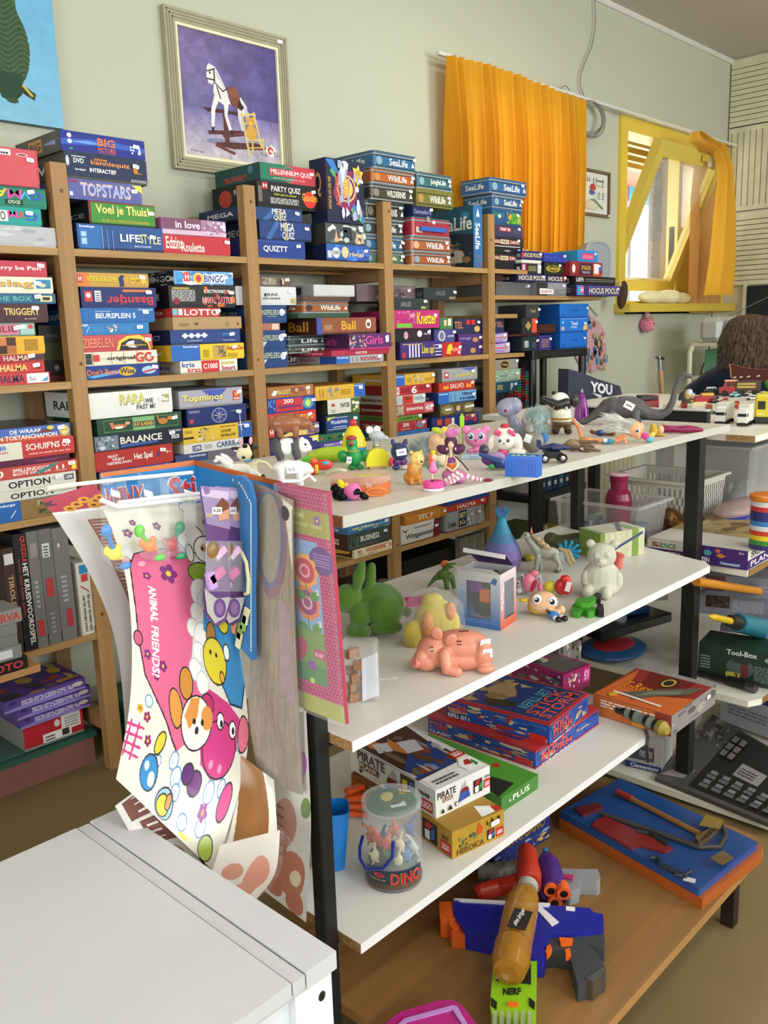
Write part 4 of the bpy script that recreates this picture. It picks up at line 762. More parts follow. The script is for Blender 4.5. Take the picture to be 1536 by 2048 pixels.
stack('B','L',F2+.06,.18,Z2,'back column of tins, second shelf, third bay','dark nature game tins on the second shelf',[
(440,1075,700,1130,'2c4038','dark green tin',life('Life','4a5a50'),{'kind':'tin','stk':False}),(445,1135,700,1195,'3a3c30','olive black tin',life('Life','4a5a50'),{'kind':'tin','stk':False}),
(445,1200,700,1262,'263a36','deep green tin',life('Life','4a5a50'),{'kind':'tin','stk':False}),(450,1268,700,1310,'443828','dark bronze tin',life('Life','4a5a50'),{'kind':'tin','stk':False}),(455,1315,700,1375,'5a3c24','rust brown tin',life('Life','b86030'),{'kind':'tin','stk':False})])
stack('B','L',F2+.03,.2,Z2,'second shelf, behind the third upright','games on the second shelf',[
(870,888,1240,962,'756166','mauve grey photo box','b .3 .1 .98 .9 8a7478 a08c90 5a484c;c .65 .4 .15 .2 4a4044'),(835,992,985,1080,'23305c','blue and yellow box','r .0 .6 1 .98 b8a830;b 0 .6 1 .98 d8c840 4a6a30;t .1 .2 .9 .4 a8a8c0 CIJFERS',{'stk':False})])
stack('B','L',F1,.24,Z2,'second shelf left stack, fourth bay','games on the second shelf',[
(1098,972,1305,1040,'2f3436','charcoal box','t .2 .3 .5 .7 8a8e90 ARLES;r .8 .1 .95 .3 b0a870'),(1100,1046,1380,1157,'bb2d74','magenta box with yellow script','t .5 .2 .94 .85 6a1030 Knetter;t .49 .22 .93 .88 f0d838 Knetter;b .02 .3 .45 .95 d87a9a a83090 e0a0b0;r .05 .05 .38 .28 7ab840'),
(1105,1162,1325,1235,'31202e','dark plum box','r .0 .02 .35 .98 1c1c20;c .3 .5 .06 .3 d8a0a0;c .68 .6 .07 .25 f0e0e8;t .8 .5 1 .7 d8c0d0 met Stef',{'dy':.01}),(1140,1245,1395,1350,'423078','violet box with white stripes','r .2 .1 .23 .85 e8e8f0;r .27 .1 .3 .85 e8e8f0;r .34 .1 .37 .85 e8e8f0;r .41 .1 .44 .85 e8e8f0;t .5 .15 .8 .8 e8d040 Line up!;r .82 .15 .98 .2 e0e0e8;r .82 .35 .98 .4 e0e0e8;r .82 .55 .98 .6 e0e0e8;r .82 .75 .98 .8 e0e0e8;r .03 .1 .1 .4 d03030;l .05 .85 .5 .95 d8b850 1',{'dy':-.02,'sc':'2a2048'})])
stack('B','L',F1+.02,.22,Z2,'second shelf right stack, fourth bay','games on the second shelf',[
(1242,905,1483,978,'2b3134','black box','t .35 .4 .65 .75 70767a ARLES;t .78 .1 .95 .3 b8b070 IIII',),(1300,985,1495,1060,'24304c','navy box','t .4 .3 .7 .7 8a8448 Trivial;r .85 .2 .92 .6 4a4a50'),
(1382,1092,1462,1155,'4c7a48','small green picture box','r .3 .3 .5 .8 e8c8a0;r .6 .3 .85 .9 e8e0c0',{'dep':.1}),(1325,1166,1473,1240,'4c4684','periwinkle box with silver oval','c .35 .5 .18 .42 c8c8d8;c .35 .5 .1 .3 70708a;t .62 .4 .95 .6 d8d8f0 unicef'),(1396,1245,1512,1345,'bd2c2c','red box with yellow figure','p f0c838 .2 .2 .3 .8 .5 .9 .55 .5 .4 .3 .5 .15;t .8 .1 .95 .4 f0e0e0 4;r .5 .35 1 .6 e08070')])
stack('C','L',F2,.22,Z2,'second shelf, left of the fourth upright','games on the second shelf',[
(225,1180,440,1290,'272a4c','navy box with orange lettering','t .0 .35 .3 .8 c87a48 TEL;r .42 .6 .55 .9 d03030;r .6 .6 .73 .9 d03030;c .8 .3 .1 .2 d8b060'),(240,1300,440,1375,'4a3270','purple magic box','c .7 .4 .12 .25 b88a50;t .05 .4 .5 .7 a090d0 magi'),(240,1380,440,1455,'402c66','darker purple magic box','c .6 .4 .12 .25 b88a50')])
bpy.data.objects
def one(fr,xl,yt,xr,yb,Y,dep,col,label,D='',grp='games at the right end of the bookcase',ref='L',zb=None,**kw):
 ox,oy,s=FR[fr];zc=1.4;x0=solX(ox+xl/s,Y,zc);x1=solX(ox+xr/s,Y,zc);xx=x0 if ref=='L' else x1
 z1=solZ(oy+yt/s,xx,Y);z0=zb if zb is not None else solZ(oy+yb/s,xx,Y)
 x0=solX(ox+xl/s,Y,(z0+z1)/2);x1=solX(ox+xr/s,Y,(z0+z1)/2)
 return gbox(x0,x1,Y,dep,z0,max(z1,z0+.01),col,label,D,group=grp,**kw),z1
stack('C','L',F2,.2,Z2,'second shelf, right of the fourth upright','games at the right end of the bookcase',[
(490,1186,607,1285,'2a2e58','navy box with orange lettering','t .3 .4 .95 .8 c87a48 TEL',{'stk':False}),(450,1290,633,1362,'b8a8d0','white and purple box','p 5a3a8a 0 .7 1 .95 1 1 0 1;r .4 .4 .8 .5 d04060;c .88 .5 .05 .2 b89050;l .4 .1 .8 .3 8a70b0 2'),(450,1366,652,1442,'b4a4cc','lilac and white box','p 5a3a8a 0 .7 1 .95 1 1 0 1;r .4 .4 .8 .5 d04060;c .85 .5 .05 .2 b89050;l .4 .1 .8 .3 8a70b0 2')])
HZ=1.4525
zz=HZ
_,zz=one('C',545,895,808,985,F2,.2,'6c6c6c','dark grey box, left end of the long plank','r .0 .1 .99 .9 626264;r .84 .6 .95 .85 8a8a8a',zb=HZ)
_,z_=one('C',540,838,600,890,F2,.2,'2a1c24','dark box with red lettering above the grey box, long plank','t .1 .2 .95 .8 6a3038 HOCUS',zb=zz+.001,stk=False)
_,zz=one('C',813,898,1085,985,F1,.22,'77797b','grey gallery box with white label, long plank','r .0 .02 .36 .98 2e2e30;r .1 .12 .56 .55 e4e0dc;t .14 .22 .52 .42 b03030 GALLERY PLAY;t .75 .2 .97 .35 aaa bordspel;r .36 .5 1 .98 8c8e90',zb=HZ)
_,za=one('C',708,835,935,890,F1,.22,'2c2a62','violet magic box with cream capitals, on the grey gallery box','t .06 .2 .95 .82 e8dcb0 HOCUS POCUS',zb=zz+.001,scol='1c1a34')
_,zb_=one('C',940,848,1083,890,F1,.2,'2a2a5c','small violet magic box beside the larger violet one','t .05 .2 .8 .85 e8d8a0 HOCUS;r .85 .3 .97 .9 d05050',zb=zz+.001)
_,zh=one('C',1160,920,1500,1010,F1-.05,.26,'362c74','large violet magic box with cream capitals, right end of the long plank','r .02 .05 .16 .95 3a90d0;r .09 .2 .16 .9 d83434;t .1 .3 .15 .8 fff H;t .28 .2 .95 .76 e8dcb4 HOCUS POCUS;r .26 .12 .95 .14 a8a0d0;r .26 .86 .95 .88 a8a0d0',zb=HZ,side='r .0 .02 1 .98 1c1a30;t .3 .3 .9 .75 6a5a50 US')
_,zl=one('C',1155,852,1462,925,F1-.03,.25,'1a1718','black party box with white lettering on the large violet magic box','t .02 .4 .2 .85 e0dcd8 LIEFI:;r .24 .66 .96 .69 d0ccc8;r .24 .45 .96 .48 d0ccc8;r .02 .1 .98 .12 3a3636',zb=zh+.001,side='r .5 .2 .85 .75 d0ccc8;t .52 .3 .83 .65 222 IIII',stk=False)
_,zm=one('C',1115,737,1362,835,F1-.02,.2,'8e2a30','red conjuring box with a face panel, on the black party box','p 3a2040 .25 .1 .3 .9 .65 .9 .7 .1;t .33 .45 .62 .75 d8a830 SMALEN;t .35 .2 .6 .35 e8b0c0 TRUCS;r .72 .2 .88 .9 e8e0d8;c .1 .5 .05 .3 e8e0e0;c .94 .6 .04 .2 3a60b0;t .7 .02 .98 .2 e08030 NO',zb=zl+.001)
_,zo=one('C',1172,652,1325,732,F1-.0,.15,'3182c8','sky blue box with pink badge, topmost at the right end','r .2 .25 .8 .75 d83a6a;l .25 .35 .75 .65 f0a0c0 2',zb=zm+.001,scol='2a8ab8')
_,z3=one('C',740,752,893,825,F1,.2,'2e2a30','dark box with magenta corner above the violet magic boxes','r .0 .3 .22 .95 a83070;t .05 .4 .18 .85 fff 5;l .35 .3 .75 .8 a8a860 4;r .8 .1 .98 .95 d0d0d0',zb=max(za,zb_)+.001)
_,z4=one('C',742,726,893,750,F1,.18,'dcd8cc','thin white booklet under the upper violet magic box','',zb=z3+.001,stk=False)
_,z5=one('C',743,655,898,724,F1,.19,'33306a','upper violet magic box with yellow capitals, beside the curtain','t .08 .3 .98 .75 e8d890 HOCUS POCUS;r .0 .2 .1 .8 d03a3a',zb=z4+.001)
_,z6=one('C',915,745,1053,832,F1,.2,'20241e','black board game box with a golden oval','c .5 .5 .4 .28 c8b030;c .5 .5 .34 .22 3a3a18;t .2 .4 .8 .6 e0c840 LEGENDE;b .1 .65 .9 .95 5a6a3a 3a3a30',zb=max(za,zb_)+.001)
_,z7=one('C',900,672,1088,742,F1-.01,.2,'2a3e9c','deep blue box with tiny white specks','c .3 .4 .01 .03 fff;c .5 .6 .01 .03 fff;c .7 .3 .01 .03 fff;c .85 .5 .01 .03 fff;c .15 .6 .01 .03 fff',zb=z6+.001)
tb=thing('tub','grey oval plastic tub standing on edge behind the magic boxes','tub',tuple(atY(1196,545,2.62)))
c_=atY(1190,528,2.62);q=MB()
P=[(c_.x+.14*math.copysign(abs(math.cos(a))**.7,math.cos(a)),c_.z+.115*math.copysign(abs(math.sin(a))**.7,math.sin(a)))for a in[6.283*i/40 for i in range(40)]]
q.prism(P,2.60,2.64,'9aa2a8');q.build('tray','plastic',tb);q=MB();q.tube([(x,2.60,z)for x,z in P],.007,'aab2b6',closed=True,n=6);q.build('rim','plastic',tb)
# third shelf, bays three and four
stack('E','L',F1,.25,Z3,'third shelf left stack, third bay','games on the third shelf',[
(785,290,1140,375,'a8693a','brown basketball game box','p f0ece8 .08 .3 .14 .7 .22 .62 .16 .2;t .22 .3 .5 .72 d8c878 BASKET;t .5 .45 .78 .8 7a4a70 BOSS;c .62 .6 .06 .3 8a4a30;c .62 .6 .04 .2 d89878;c .88 .7 .03 .18 d8b098;r .84 .1 .92 .5 c8a088'),
(790,380,1157,490,'263f9a','blue and red games box','r .16 .08 .72 .92 c83838;t .32 .6 .52 .9 f8f0f0 200;t .2 .2 .68 .55 2a3080 Spellendoos;c .83 .5 .12 .4 4a9aa8;c .83 .5 .06 .25 c8d870;b .0 .1 .14 .9 3a70b8 80a8c8'),
(792,495,1160,590,'c43c34','red box with yellow capitals','t .05 .3 .6 .75 f0c868 COMPUTER;t .66 .3 .95 .72 f0c868 TOPO'),
(800,595,1182,690,'2c2c34','black clock game box','r .0 .2 .1 .9 d83838;t .02 .4 .08 .75 fff H;p e8c870 .2 .1 .5 .6 .75 .6 .9 .4 .9 .05;r .75 .1 1 .95 8a6a90;c .87 .5 .09 .36 585860;c .87 .5 .06 .26 a87868'),
(805,695,1180,800,'3f3a80','violet box','p e8d850 .8 .9 1 .95 1 .4;c .6 .7 .06 .2 c8a078'),
(805,805,1180,900,'2e3470','dark indigo box','l .1 .4 .4 .8 c8c8e0 3')])
stack('E','L',F1,.24,Z3,'third shelf right stack, third bay','games on the third shelf',[
(1150,285,1536,378,'d9ab3e','yellow and blue travel game box','r .77 .01 1 .99 2a62b4;t .78 .75 .96 .92 e8f0f4 Ravensburger;b .22 .1 .46 .9 5a7ab0 a8b8a0 c8a870;r .08 .2 .09 .8 7a5a18;r .14 .2 .15 .8 7a5a18;l .5 .3 .7 .7 a87c20 3'),
(1250,385,1495,492,'d8d5c4','cream dice game box','t .38 .45 .68 .72 222 YAHTZEE;r .72 .02 1 .98 4a6a30;c .8 .7 .05 .12 e8e0b0;c .9 .4 .05 .12 e8e0b0;c .82 .25 .04 .1 c8c090;t .12 .55 .22 .75 c83838 MB;l .1 .2 .22 .4 888 2',{'sc':'2f3c26','side':'c .4 .6 .06 .1 c8c8a0;c .6 .4 .06 .1 c8c8a0'}),
(1240,512,1495,650,'215048','green box with a blue panel','r .03 .15 .66 .92 24408a;r .05 .19 .64 .22 d8d8b0;r .05 .85 .64 .88 d8d8b0;t .12 .5 .62 .75 d8e0f0 Wonderlinks;l .2 .3 .6 .4 d0d8e8 1;p e8d860 .03 .7 .15 .85 .3 .92 .03 .92',{'sc':'1c2c54'}),
(1180,655,1400,712,'2f7048','green card game box','c .1 .5 .04 .2 c83a3a;p 182820 .3 .3 .36 .7 .42 .3;c .55 .5 .04 .2 c83a3a;p 182820 .66 .3 .72 .7 .78 .3;c .9 .5 .04 .2 c83a3a'),
(1175,715,1380,765,'4a3c88','violet box with white letters','t .2 .3 .8 .7 e0d8f0 MARCO'),(1175,770,1480,900,'46342e','dark brown box','')])
stack('F','L',F1,.24,Z3,'third shelf left stack, fourth bay','games on the third shelf',[
(395,222,742,315,'d8a93a','yellow and blue box','r .0 .01 .23 .99 2a62b4;t .01 .72 .21 .9 e8f0f4 Ravensburger;b .46 .15 .7 .9 5a7ab0 a8b8a0 d0c8a0;l .28 .3 .4 .7 a87c20 3;l .74 .3 .95 .6 a87c20 3'),
(396,322,715,400,'b22f36','crimson box with white numeral','r .0 .1 .1 .9 d8d8d8;t .02 .3 .08 .8 c03030 H;t .43 .1 .58 .9 e8f0f0 6;l .15 .3 .4 .8 7a1c20 4;l .62 .4 .9 .9 7a1c20 4'),
(396,408,660,470,'c6cac2','white red and blue box','r .22 .05 .58 .95 c43a30;t .3 .5 .5 .85 6a1814 Bliksem;c .1 .5 .08 .35 a8b8c0;l .62 .4 .95 .8 6a8a9a 3'),
(400,490,735,575,'b83a40','red box of 400 games','r .01 .1 .2 .9 a8a070;b .01 .1 .2 .9 3a5a90 c8b080;t .26 .35 .7 .75 f4e8e0 Spielesammlung;r .75 .15 .95 .9 e8d8d0;r .76 .18 .94 .87 b83a40;t .77 .25 .93 .8 f0e8e0 400',{'sc':'8a2a30'}),
(402,590,632,630,'6c8e34','grass green domino box','T .1 .3 .9 .8 3a5020 DOMINO'),
(402,640,676,710,'a5303a','wine red box of 200 games','t .2 .45 .4 .85 f4e8e0 200;r .6 .0 .605 1 d8a0a0;c .78 .5 .14 .4 8a7a88;l .15 .15 .45 .3 d8b0b0 1'),
(405,725,700,800,'2e66a0','blue box with yellow lettering','t .05 .2 .9 .7 b8b878 PEPER & ZOUT')])
stack('F','L',F1,.23,Z3,'third shelf right stack, fourth bay','games on the third shelf',[
(808,170,1117,285,'9d9c9f','grey box with yellow lettering','p 4a58b0 .5 .98 .98 .98 .8 .75;r .06 .3 .18 .75 c84038;c .12 .55 .04 .1 f0f0e8;t .37 .3 .95 .6 d8c848 Doppelmord',{'sc':'7c7a78'}),
(780,292,1095,372,'b8372c','orange red box with sun motifs','t .3 .3 .68 .8 f0d8c8 SALVO;p e8a030 .1 .3 .14 .7 .2 .5 .24 .8 .27 .3;p e8a030 .74 .3 .77 .8 .82 .5 .87 .75 .9 .3',{'sc':'9a2a20'}),
(775,378,1108,475,'6d9cc8','pale blue box with dark lettering','r .0 .01 .27 .99 2a66b8;t .02 .75 .25 .92 e8f0f4 Ravensburger;t .62 .55 .94 .85 1c3a70 Nijlpaard;t .55 .22 .96 .48 1c3a70 in de achtbaan;r .32 .2 .33 .8 4a78a8;r .42 .2 .43 .8 4a78a8',{'sc':'203c74'}),
(790,482,1090,582,'5a5234','olive box with face and name plates','c .22 .5 .18 .4 8a7c4a;c .82 .5 .15 .4 8a7c4a;r .15 .45 .32 .6 e8e8e0;r .72 .5 .9 .65 e8e8e0;c .52 .55 .06 .25 d8b080;r .44 .05 .6 .3 3a4870',{'sc':'46402a'}),
(720,600,1130,690,'25306e','dark blue box with orange panel','T .62 .2 .95 .75 c8404a Baan;r .1 .3 .2 .8 d05030;r .26 .2 .38 .8 c84a38;r .4 .2 .46 .8 e8e8e8;r .7 .8 .95 .92 c87838'),(740,700,1120,800,'30405c','slate box','')])
stack('F','L',F1,.2,Z3,'third shelf, right of the fourth upright','games at the right end of the bookcase',[
(1240,92,1475,178,'8c867e','taupe box with a gold oval badge','c .42 .5 .22 .42 b8983c;c .42 .5 .18 .34 26221c;t .28 .4 .56 .6 d8b860 Tiles'),(1240,185,1495,262,'8ba48c','pale green engraved box','b .02 .1 .98 .9 9ab09a 6a8470 b0c0b0'),
(1240,290,1468,372,'1d4a60','petrol blue box','t .1 .3 .35 .7 c8a850 ZEE;c .75 .6 .06 .25 b8c8d0;c .72 .3 .04 .16 c8b060'),(1240,385,1380,445,'15181c','small black box','',{'stk':False}),(1240,450,1400,500,'1c2024','low black box','',{'stk':False}),
(1235,512,1370,668,'e0dcd4','white and orange box','r .0 .9 1 .97 d06a28;r .0 .04 1 .1 d06a28;t .3 .4 .95 .65 d0602a HunterPizza;c .75 .7 .15 .12 d0602a'),(1235,672,1400,800,'40342c','brown box','')])
# lowest visible rows under the white display shelf
stack('H','L',F1-.01,.24,Z4,'fourth shelf, third bay','games on the fourth shelf',[
(232,405,600,470,'4272a0','clear topped blue box','b .02 .05 .98 .95 6a9ac8 d0c870 2a5a98;t .3 .4 .6 .8 e8e8d0 Solitaire',),(238,475,592,590,'3d4a46','dark green business box','t .3 .4 .75 .75 e8e8dc BUSINESS;b .02 .1 .25 .9 5a6a60 2a3430;l .1 .1 .7 .25 6a7a70 2',{'sc':'4a2e20'}),
(292,600,615,690,'ddd2a8','cream word game box','t .3 .4 .98 .85 c84038 WOORDBREKER;t .1 .55 .18 .8 c84038 MB;l .1 .2 .22 .5 8a8060 3;l .35 .2 .6 .35 8a8060 1',{'sc':'c8bc94','side':'r .4 .1 .95 .9 4a3018;p d8a830 .45 .2 .9 .5 .9 .8 .5 .8;l .05 .3 .35 .7 555 4'})])
stack('H','L',F1,.22,Z4,'fourth shelf left stack, fourth bay','games on the fourth shelf',[
(735,318,1080,385,'c47f2c','orange box with cream capitals','t .3 .3 .65 .85 f0e8d0 STOP;c .55 .58 .035 .2 c83028;c .9 .7 .03 .15 4a3820'),(690,405,1020,548,'cfcac2','white box with black brush script','t .12 .15 .9 .5 26262a Wittgensteins;p 6a1c28 .82 .0 .86 1 1 1 1 0;l .35 .75 .75 .85 555 1;p 26262a .03 .85 .12 .6 .2 .8 .12 .7')])
stack('H','L',F1,.22,Z4,'fourth shelf right stack, fourth bay','games on the fourth shelf',[
(1085,160,1445,222,'27408c','blue box',''),(1080,228,1425,278,'b8302a','red box with cream capitals','t .25 .2 .72 .8 f0e0c0 HALMA;r .86 .4 .93 .8 e8b848'),(1030,300,1378,405,'93979a','grey photo party box','r .33 .1 .56 .95 1c2a44;t .35 .55 .54 .85 f0d880 PARTY;t .36 .2 .52 .45 f0d880 & Co;b .58 .05 .98 .95 c8c8c8 a89080 70787c d8c8b8;t .02 .2 .25 .5 444 Cranke')])
stack('A','R',F2+.06,.2,Z2,'second shelf, behind the first upright','games on the second shelf',[
(240,1260,380,1360,'3a3a38','dark grey box','l .3 .3 .8 .5 777 2',{'stk':False}),(240,1365,385,1470,'444a2c','dark olive box','',{'stk':False}),(240,1475,395,1560,'2a2628','black box','c .7 .5 .1 .2 888',{'stk':False}),(240,1565,400,1600,'5a2428','dark red box','',{'stk':False})])
# ================================================================== white display unit, desk, hanging goods
ZT,ZM,ZB,ZTAB=1.0502,.7045,.3595,.2
ux0,uy0=.853,.90
un=thing('display_shelf','open display unit with three white boards on black posts, crowded with toys','shelf',(1.5,1.2,0))
def board(z,pts,endi,c1='dcd9d0',c2='e4e4e2'):
 q=MB();n=len(pts);t=.0175
 vs=[(x,y,z-t)for x,y in pts]+[(x,y,z)for x,y in pts]
 q.add(vs,[list(range(n))[::-1],list(range(n,2*n))],c1)
 q.add(vs,[(i,(i+1)%n,n+(i+1)%n,n+i)for i in range(n)],c2);o=q.build('shelf_board','white_laminate',un)
 a=pts[endi]
 e=MB().box((a[0]-.0012,uy0+.0008,z-t+.001),(a[0]-.0001,a[1],z-.001),'b08a58');e.build('chipboard_end','chipboard',o);return o
board(ZT,[(ux0,uy0),(2.225,uy0+.012),(2.235,1.50),(ux0,1.50)],3,'c6c1b4','bebcb2')
board(ZM,[(ux0,uy0),(2.12,uy0+.004),(2.15,uy0+.03),(2.30,1.46),(ux0,1.46)],4)
board(ZB,[(ux0,uy0),(1.80,uy0+.004),(1.86,uy0+.04),(1.93,1.0),(1.96,1.40),(ux0,1.40)],5)
def post(x,y,z1,w=.027,d=.027,par=un,z0=0.0):
 q=MB().cbox((x,y,(z0+z1)/2),(w/2,d/2,(z1-z0)/2),'141414',ch=.002);return q.build('post','black_metal',par)
yp=solY(668,.848,.48)
post(.836,yp+.012,1.03);post(.836,1.33,1.03)
post(2.272,1.02,1.032,.034,.04,z0=.0305);post(2.305,1.40,1.03,.034,.03)
for z in(ZT,ZM,ZB):
 MB().box((.85,1.345,z-.032),(2.19,1.365,z-.0178),'161616').build('cross_bar','black_metal',un)
MB().box((.826,yp+.026,1.0),(.846,1.316,1.03),'161616').build('cross_bar','black_metal',un)
MB().box((.85,uy0+.06,ZT-.03),(2.25,uy0+.075,ZT-.018),'161616').build('cross_bar','black_metal',un)
MB().box((.85,uy0+.06,ZM-.03),(2.1,uy0+.075,ZM-.018),'161616').build('cross_bar','black_metal',un)
MB().box((.85,uy0+.06,ZB-.03),(1.8,uy0+.075,ZB-.018),'161616').build('cross_bar','black_metal',un)
# ---- white chest at the lower left
dk_=thing('white_chest','white painted low chest filling the lower left corner','chest',(.2,.93,0))
q=MB().box((.06,.684,.582),(.539,1.171,.6),'c6c7c8').box((.06,.688,.575),(.6,1.167,.583),'bfc1c3');q.build('top_panel','white_laminate',dk_,bev=.0015)
MB().box((.541,.684,.582),(.559,1.171,.5985),'c4c5c7').build('top_strip','white_laminate',dk_,bev=.0015)
MB().box((.5615,.684,.578),(.608,1.171,.601),'c8c9cc').build('top_strip','white_laminate',dk_,bev=.002)
q=MB().box((.08,.70,.0),(.59,1.16,.575),'dadde2');q.build('body','white_laminate',dk_,bev=.001)
MB().box((.548,.69,0),(.604,.70,.575),'e4e6ea').build('corner_stile','white_laminate',dk_,bev=.001)
MB().box((.5905,.71,0),(.603,1.165,.575),'dfe2e8').build('side_stile','white_laminate',dk_,bev=.001)
q=MB().ell((.588,.69,.550),(.0055,.001,.0065),'1c1c1c');q.build('cam_hole','card',dk_)
q=MB();rr=random.Random(9)
P=[(.27+.06*math.cos(a),.80+.05*math.sin(a))for a in(-.4,-.1,.2,.5,.8)]
q.tube([(x,y,.6003)for x,y in P],.0006,'8a8a8a',n=4);q.build('scratch','card',dk_)
# ---- flexible sheets
def _cr(a,b,c,d,t):return.5*((2*b)+(-a+c)*t+(2*a-5*b+4*c-d)*t*t+(-a+3*b-3*c+d)*t**3)
def sheet(rows,kind='Y',bulge=0,fx=0,dz=0):
 n=len(rows)
 def fn(u,v):
  t=(1-v)*(n-1);i=min(int(t),n-2);f=t-i;q=[]
  for k in range(6):q.append(_cr(rows[max(i-1,0)][k],rows[i][k],rows[i+1][k],rows[min(i+2,n-1)][k],f))
  A=atY(q[0],q[1],q[2])if kind=='Y' else atX(q[0],q[1],q[2]);B=atY(q[3],q[4],q[5])if kind=='Y' else atX(q[3],q[4],q[5])
  p=A.lerp(B,u);o=bulge*math.sin(math.pi*u)*math.sin(math.pi*min(1,(1-v)*1.15))+fx*math.sin(u*9+v*7)
  return p+V((0,-o,dz))if kind=='Y' else p+V((-o,0,dz))
 return fn
def rtext(r,t,x0,y0,x1,y1,col,vert=False):
 vs,fs=glyphs(t,.03)
 for f in fs:
  q=[]
  for i in f:
   a,b_=vs[i]
   q+=([x0+(x1-x0)*a,y1-(y1-y0)*b_]if not vert else[x0+(x1-x0)*b_,y0+(y1-y0)*a])
  X,Y=q[::2],q[1::2];i0,i1=int(min(X)*r.w),int(max(X)*r.w)+2;j0,j1=int(min(Y)*r.h),int(max(Y)*r.h)+2
  s=Ras.__new__(Ras);s.x=r.x[j0:j1,i0:i1];s.y=r.y[j0:j1,i0:i1];m=s.pmask(q);r.a[j0:j1,i0:i1][m]=hx(col)[:3]
 return r
def flower(r,x,y,s,c,cc):
 for i in range(5):a=i*1.2566;r.ell(x+s*math.cos(a),y+s*math.sin(a)/r.asp,s*.62,s*.62/r.asp,c)
 return r.ell(x,y,s*.45,s*.45/r.asp,cc)
HG='packs hanging from the white wire hooks'
# wire hooks
hk=thing('wire_hook','upper white wire display hook with a thick dull tip','hook',(.8,1.187,1.097),'white wire display hooks')
q=MB();q.tube([tuple(atY(x,y,1.187))for x,y in((385,945),(250,958),(140,970))],.0032,'eceff2',n=8);q.build('wire','plastic',hk)
q=MB();q.tube([tuple(atY(x,y,1.187))for x,y in((150,969),(118,974),(92,978))],.0052,'d4d0c4',n=10);q.build('tip','plastic',hk)
hk=thing('wire_hook','lower white double wire hook bent upward at its tip','hook',(.8,1.067,1.071),'white wire display hooks')
q=MB();q.tube([tuple(atY(x,y,1.067))for x,y in((438,993),(330,1003),(240,1014),(232,1012),(202,1000))],.0034,'eceff2',n=8);q.build('wire','plastic',hk)
q=MB();q.tube([tuple(atY(x,y,1.075))for x,y in((485,990),(420,986),(330,994),(236,1006))],.0034,'e4e8ec',n=8);q.build('wire','plastic',hk)
# back sticker pack, blue with an orange rim
sp_=thing('sticker_pack','blue wall sticker pack with orange rim and red lettering behind the upper hook','sticker pack',tuple(atY(300,1080,1.22)),HG)
r=Ras(170,130,'2f86c8');r.noise(6,.12,2);rtext(r,'Stickers',.55,.30,1.25,.62,'d8e8f4')if 0 else None
rtext(r,'WINX',.02,.22,.42,.52,'e8e8f0');rtext(r,'WINX',.03,.23,.41,.51,'c03a34');rtext(r,'Sti',.66,.16,.98,.52,'f0f4f8');rtext(r,'Sti',.67,.18,.97,.51,'c83a40');rtext(r,'wall decorations',.3,.62,.95,.72,'102848');rtext(r,'NEW',.02,.08,.12,.16,'e8e8e8')
for i in range(14):r.ell(random.random(),.75+.2*random.random(),.03,.04,random.choice(['c84040','3aa04a','1a4a88','e8c840']))
r.build('front_print',sheet([(203,955,1.22,392,930,1.23),(205,1020,1.22,400,1000,1.23),(210,1110,1.22,410,1095,1.23)]),'glosscard',sp_)
q=MB();f=sheet([(200,946,1.225,388,920,1.235),(203,957,1.224,392,931,1.234)]);q.add([f(0,1),f(1,1),f(1,0),f(0,0)],[(0,1,2,3)],'c8703a')
A=atY(388,920,1.235);B=atY(600,972,.98);A2=atY(392,931,1.234);B2=atY(600,984,.98);q.add([A,B,B2,A2],[(0,1,2,3)],'c4622c');q.build('orange_rim','card',sp_)
q=MB();A3=atY(395,1060,1.23);B3=atY(520,1060,1.06);q.add([A2,B2,B3,A3],[(0,1,2,3)],'2a78b8');q.build('side_panel','card',sp_)
# growth chart with a sunflower header
gc=thing('growth_chart','paper growth chart with brown ruler and sunflower header curling off the upper hook','growth chart',tuple(atY(250,1400,1.16)),HG)
GR=[(84,1000,1.17,186,968,1.19),(118,1046,1.165,245,1036,1.19),(170,1130,1.16,285,1125,1.18),(212,1220,1.155,320,1220,1.18),(236,1310,1.15,330,1310,1.17),(248,1420,1.14,330,1420,1.16),(252,1520,1.13,330,1530,1.15)]
r=Ras(90,420,'dcdad8');r.noise(8,.03,1);r.put(r.y<.11,'b03c50');r.ell(.08,.05,.12,.02,'5a2a44').ell(.2,.05,.10,.012,'b03c50')
for x,y in((.45,.085),(.62,.07),(.78,.085),(.9,.075),(.7,.1),(.3,.1)):r.ell(x,y,.10,.016,'d89a3c').ell(x,y,.04,.006,'7a3a28')
r.put((r.y>.115)&(r.y<.122),'f4f2f0');m=(r.y>.16)&(r.x>.42)&(r.x<.95);r.put(m,'a07468')
for i in range(60):yy=.17+i*.0135;r.put((abs(r.y-yy)<.0016)&(r.x>.46)&(r.x<(.8 if i%5==0 else.68)),'e8dcd4')
r.build('paper',sheet(GR,bulge=.006),'card',gc)
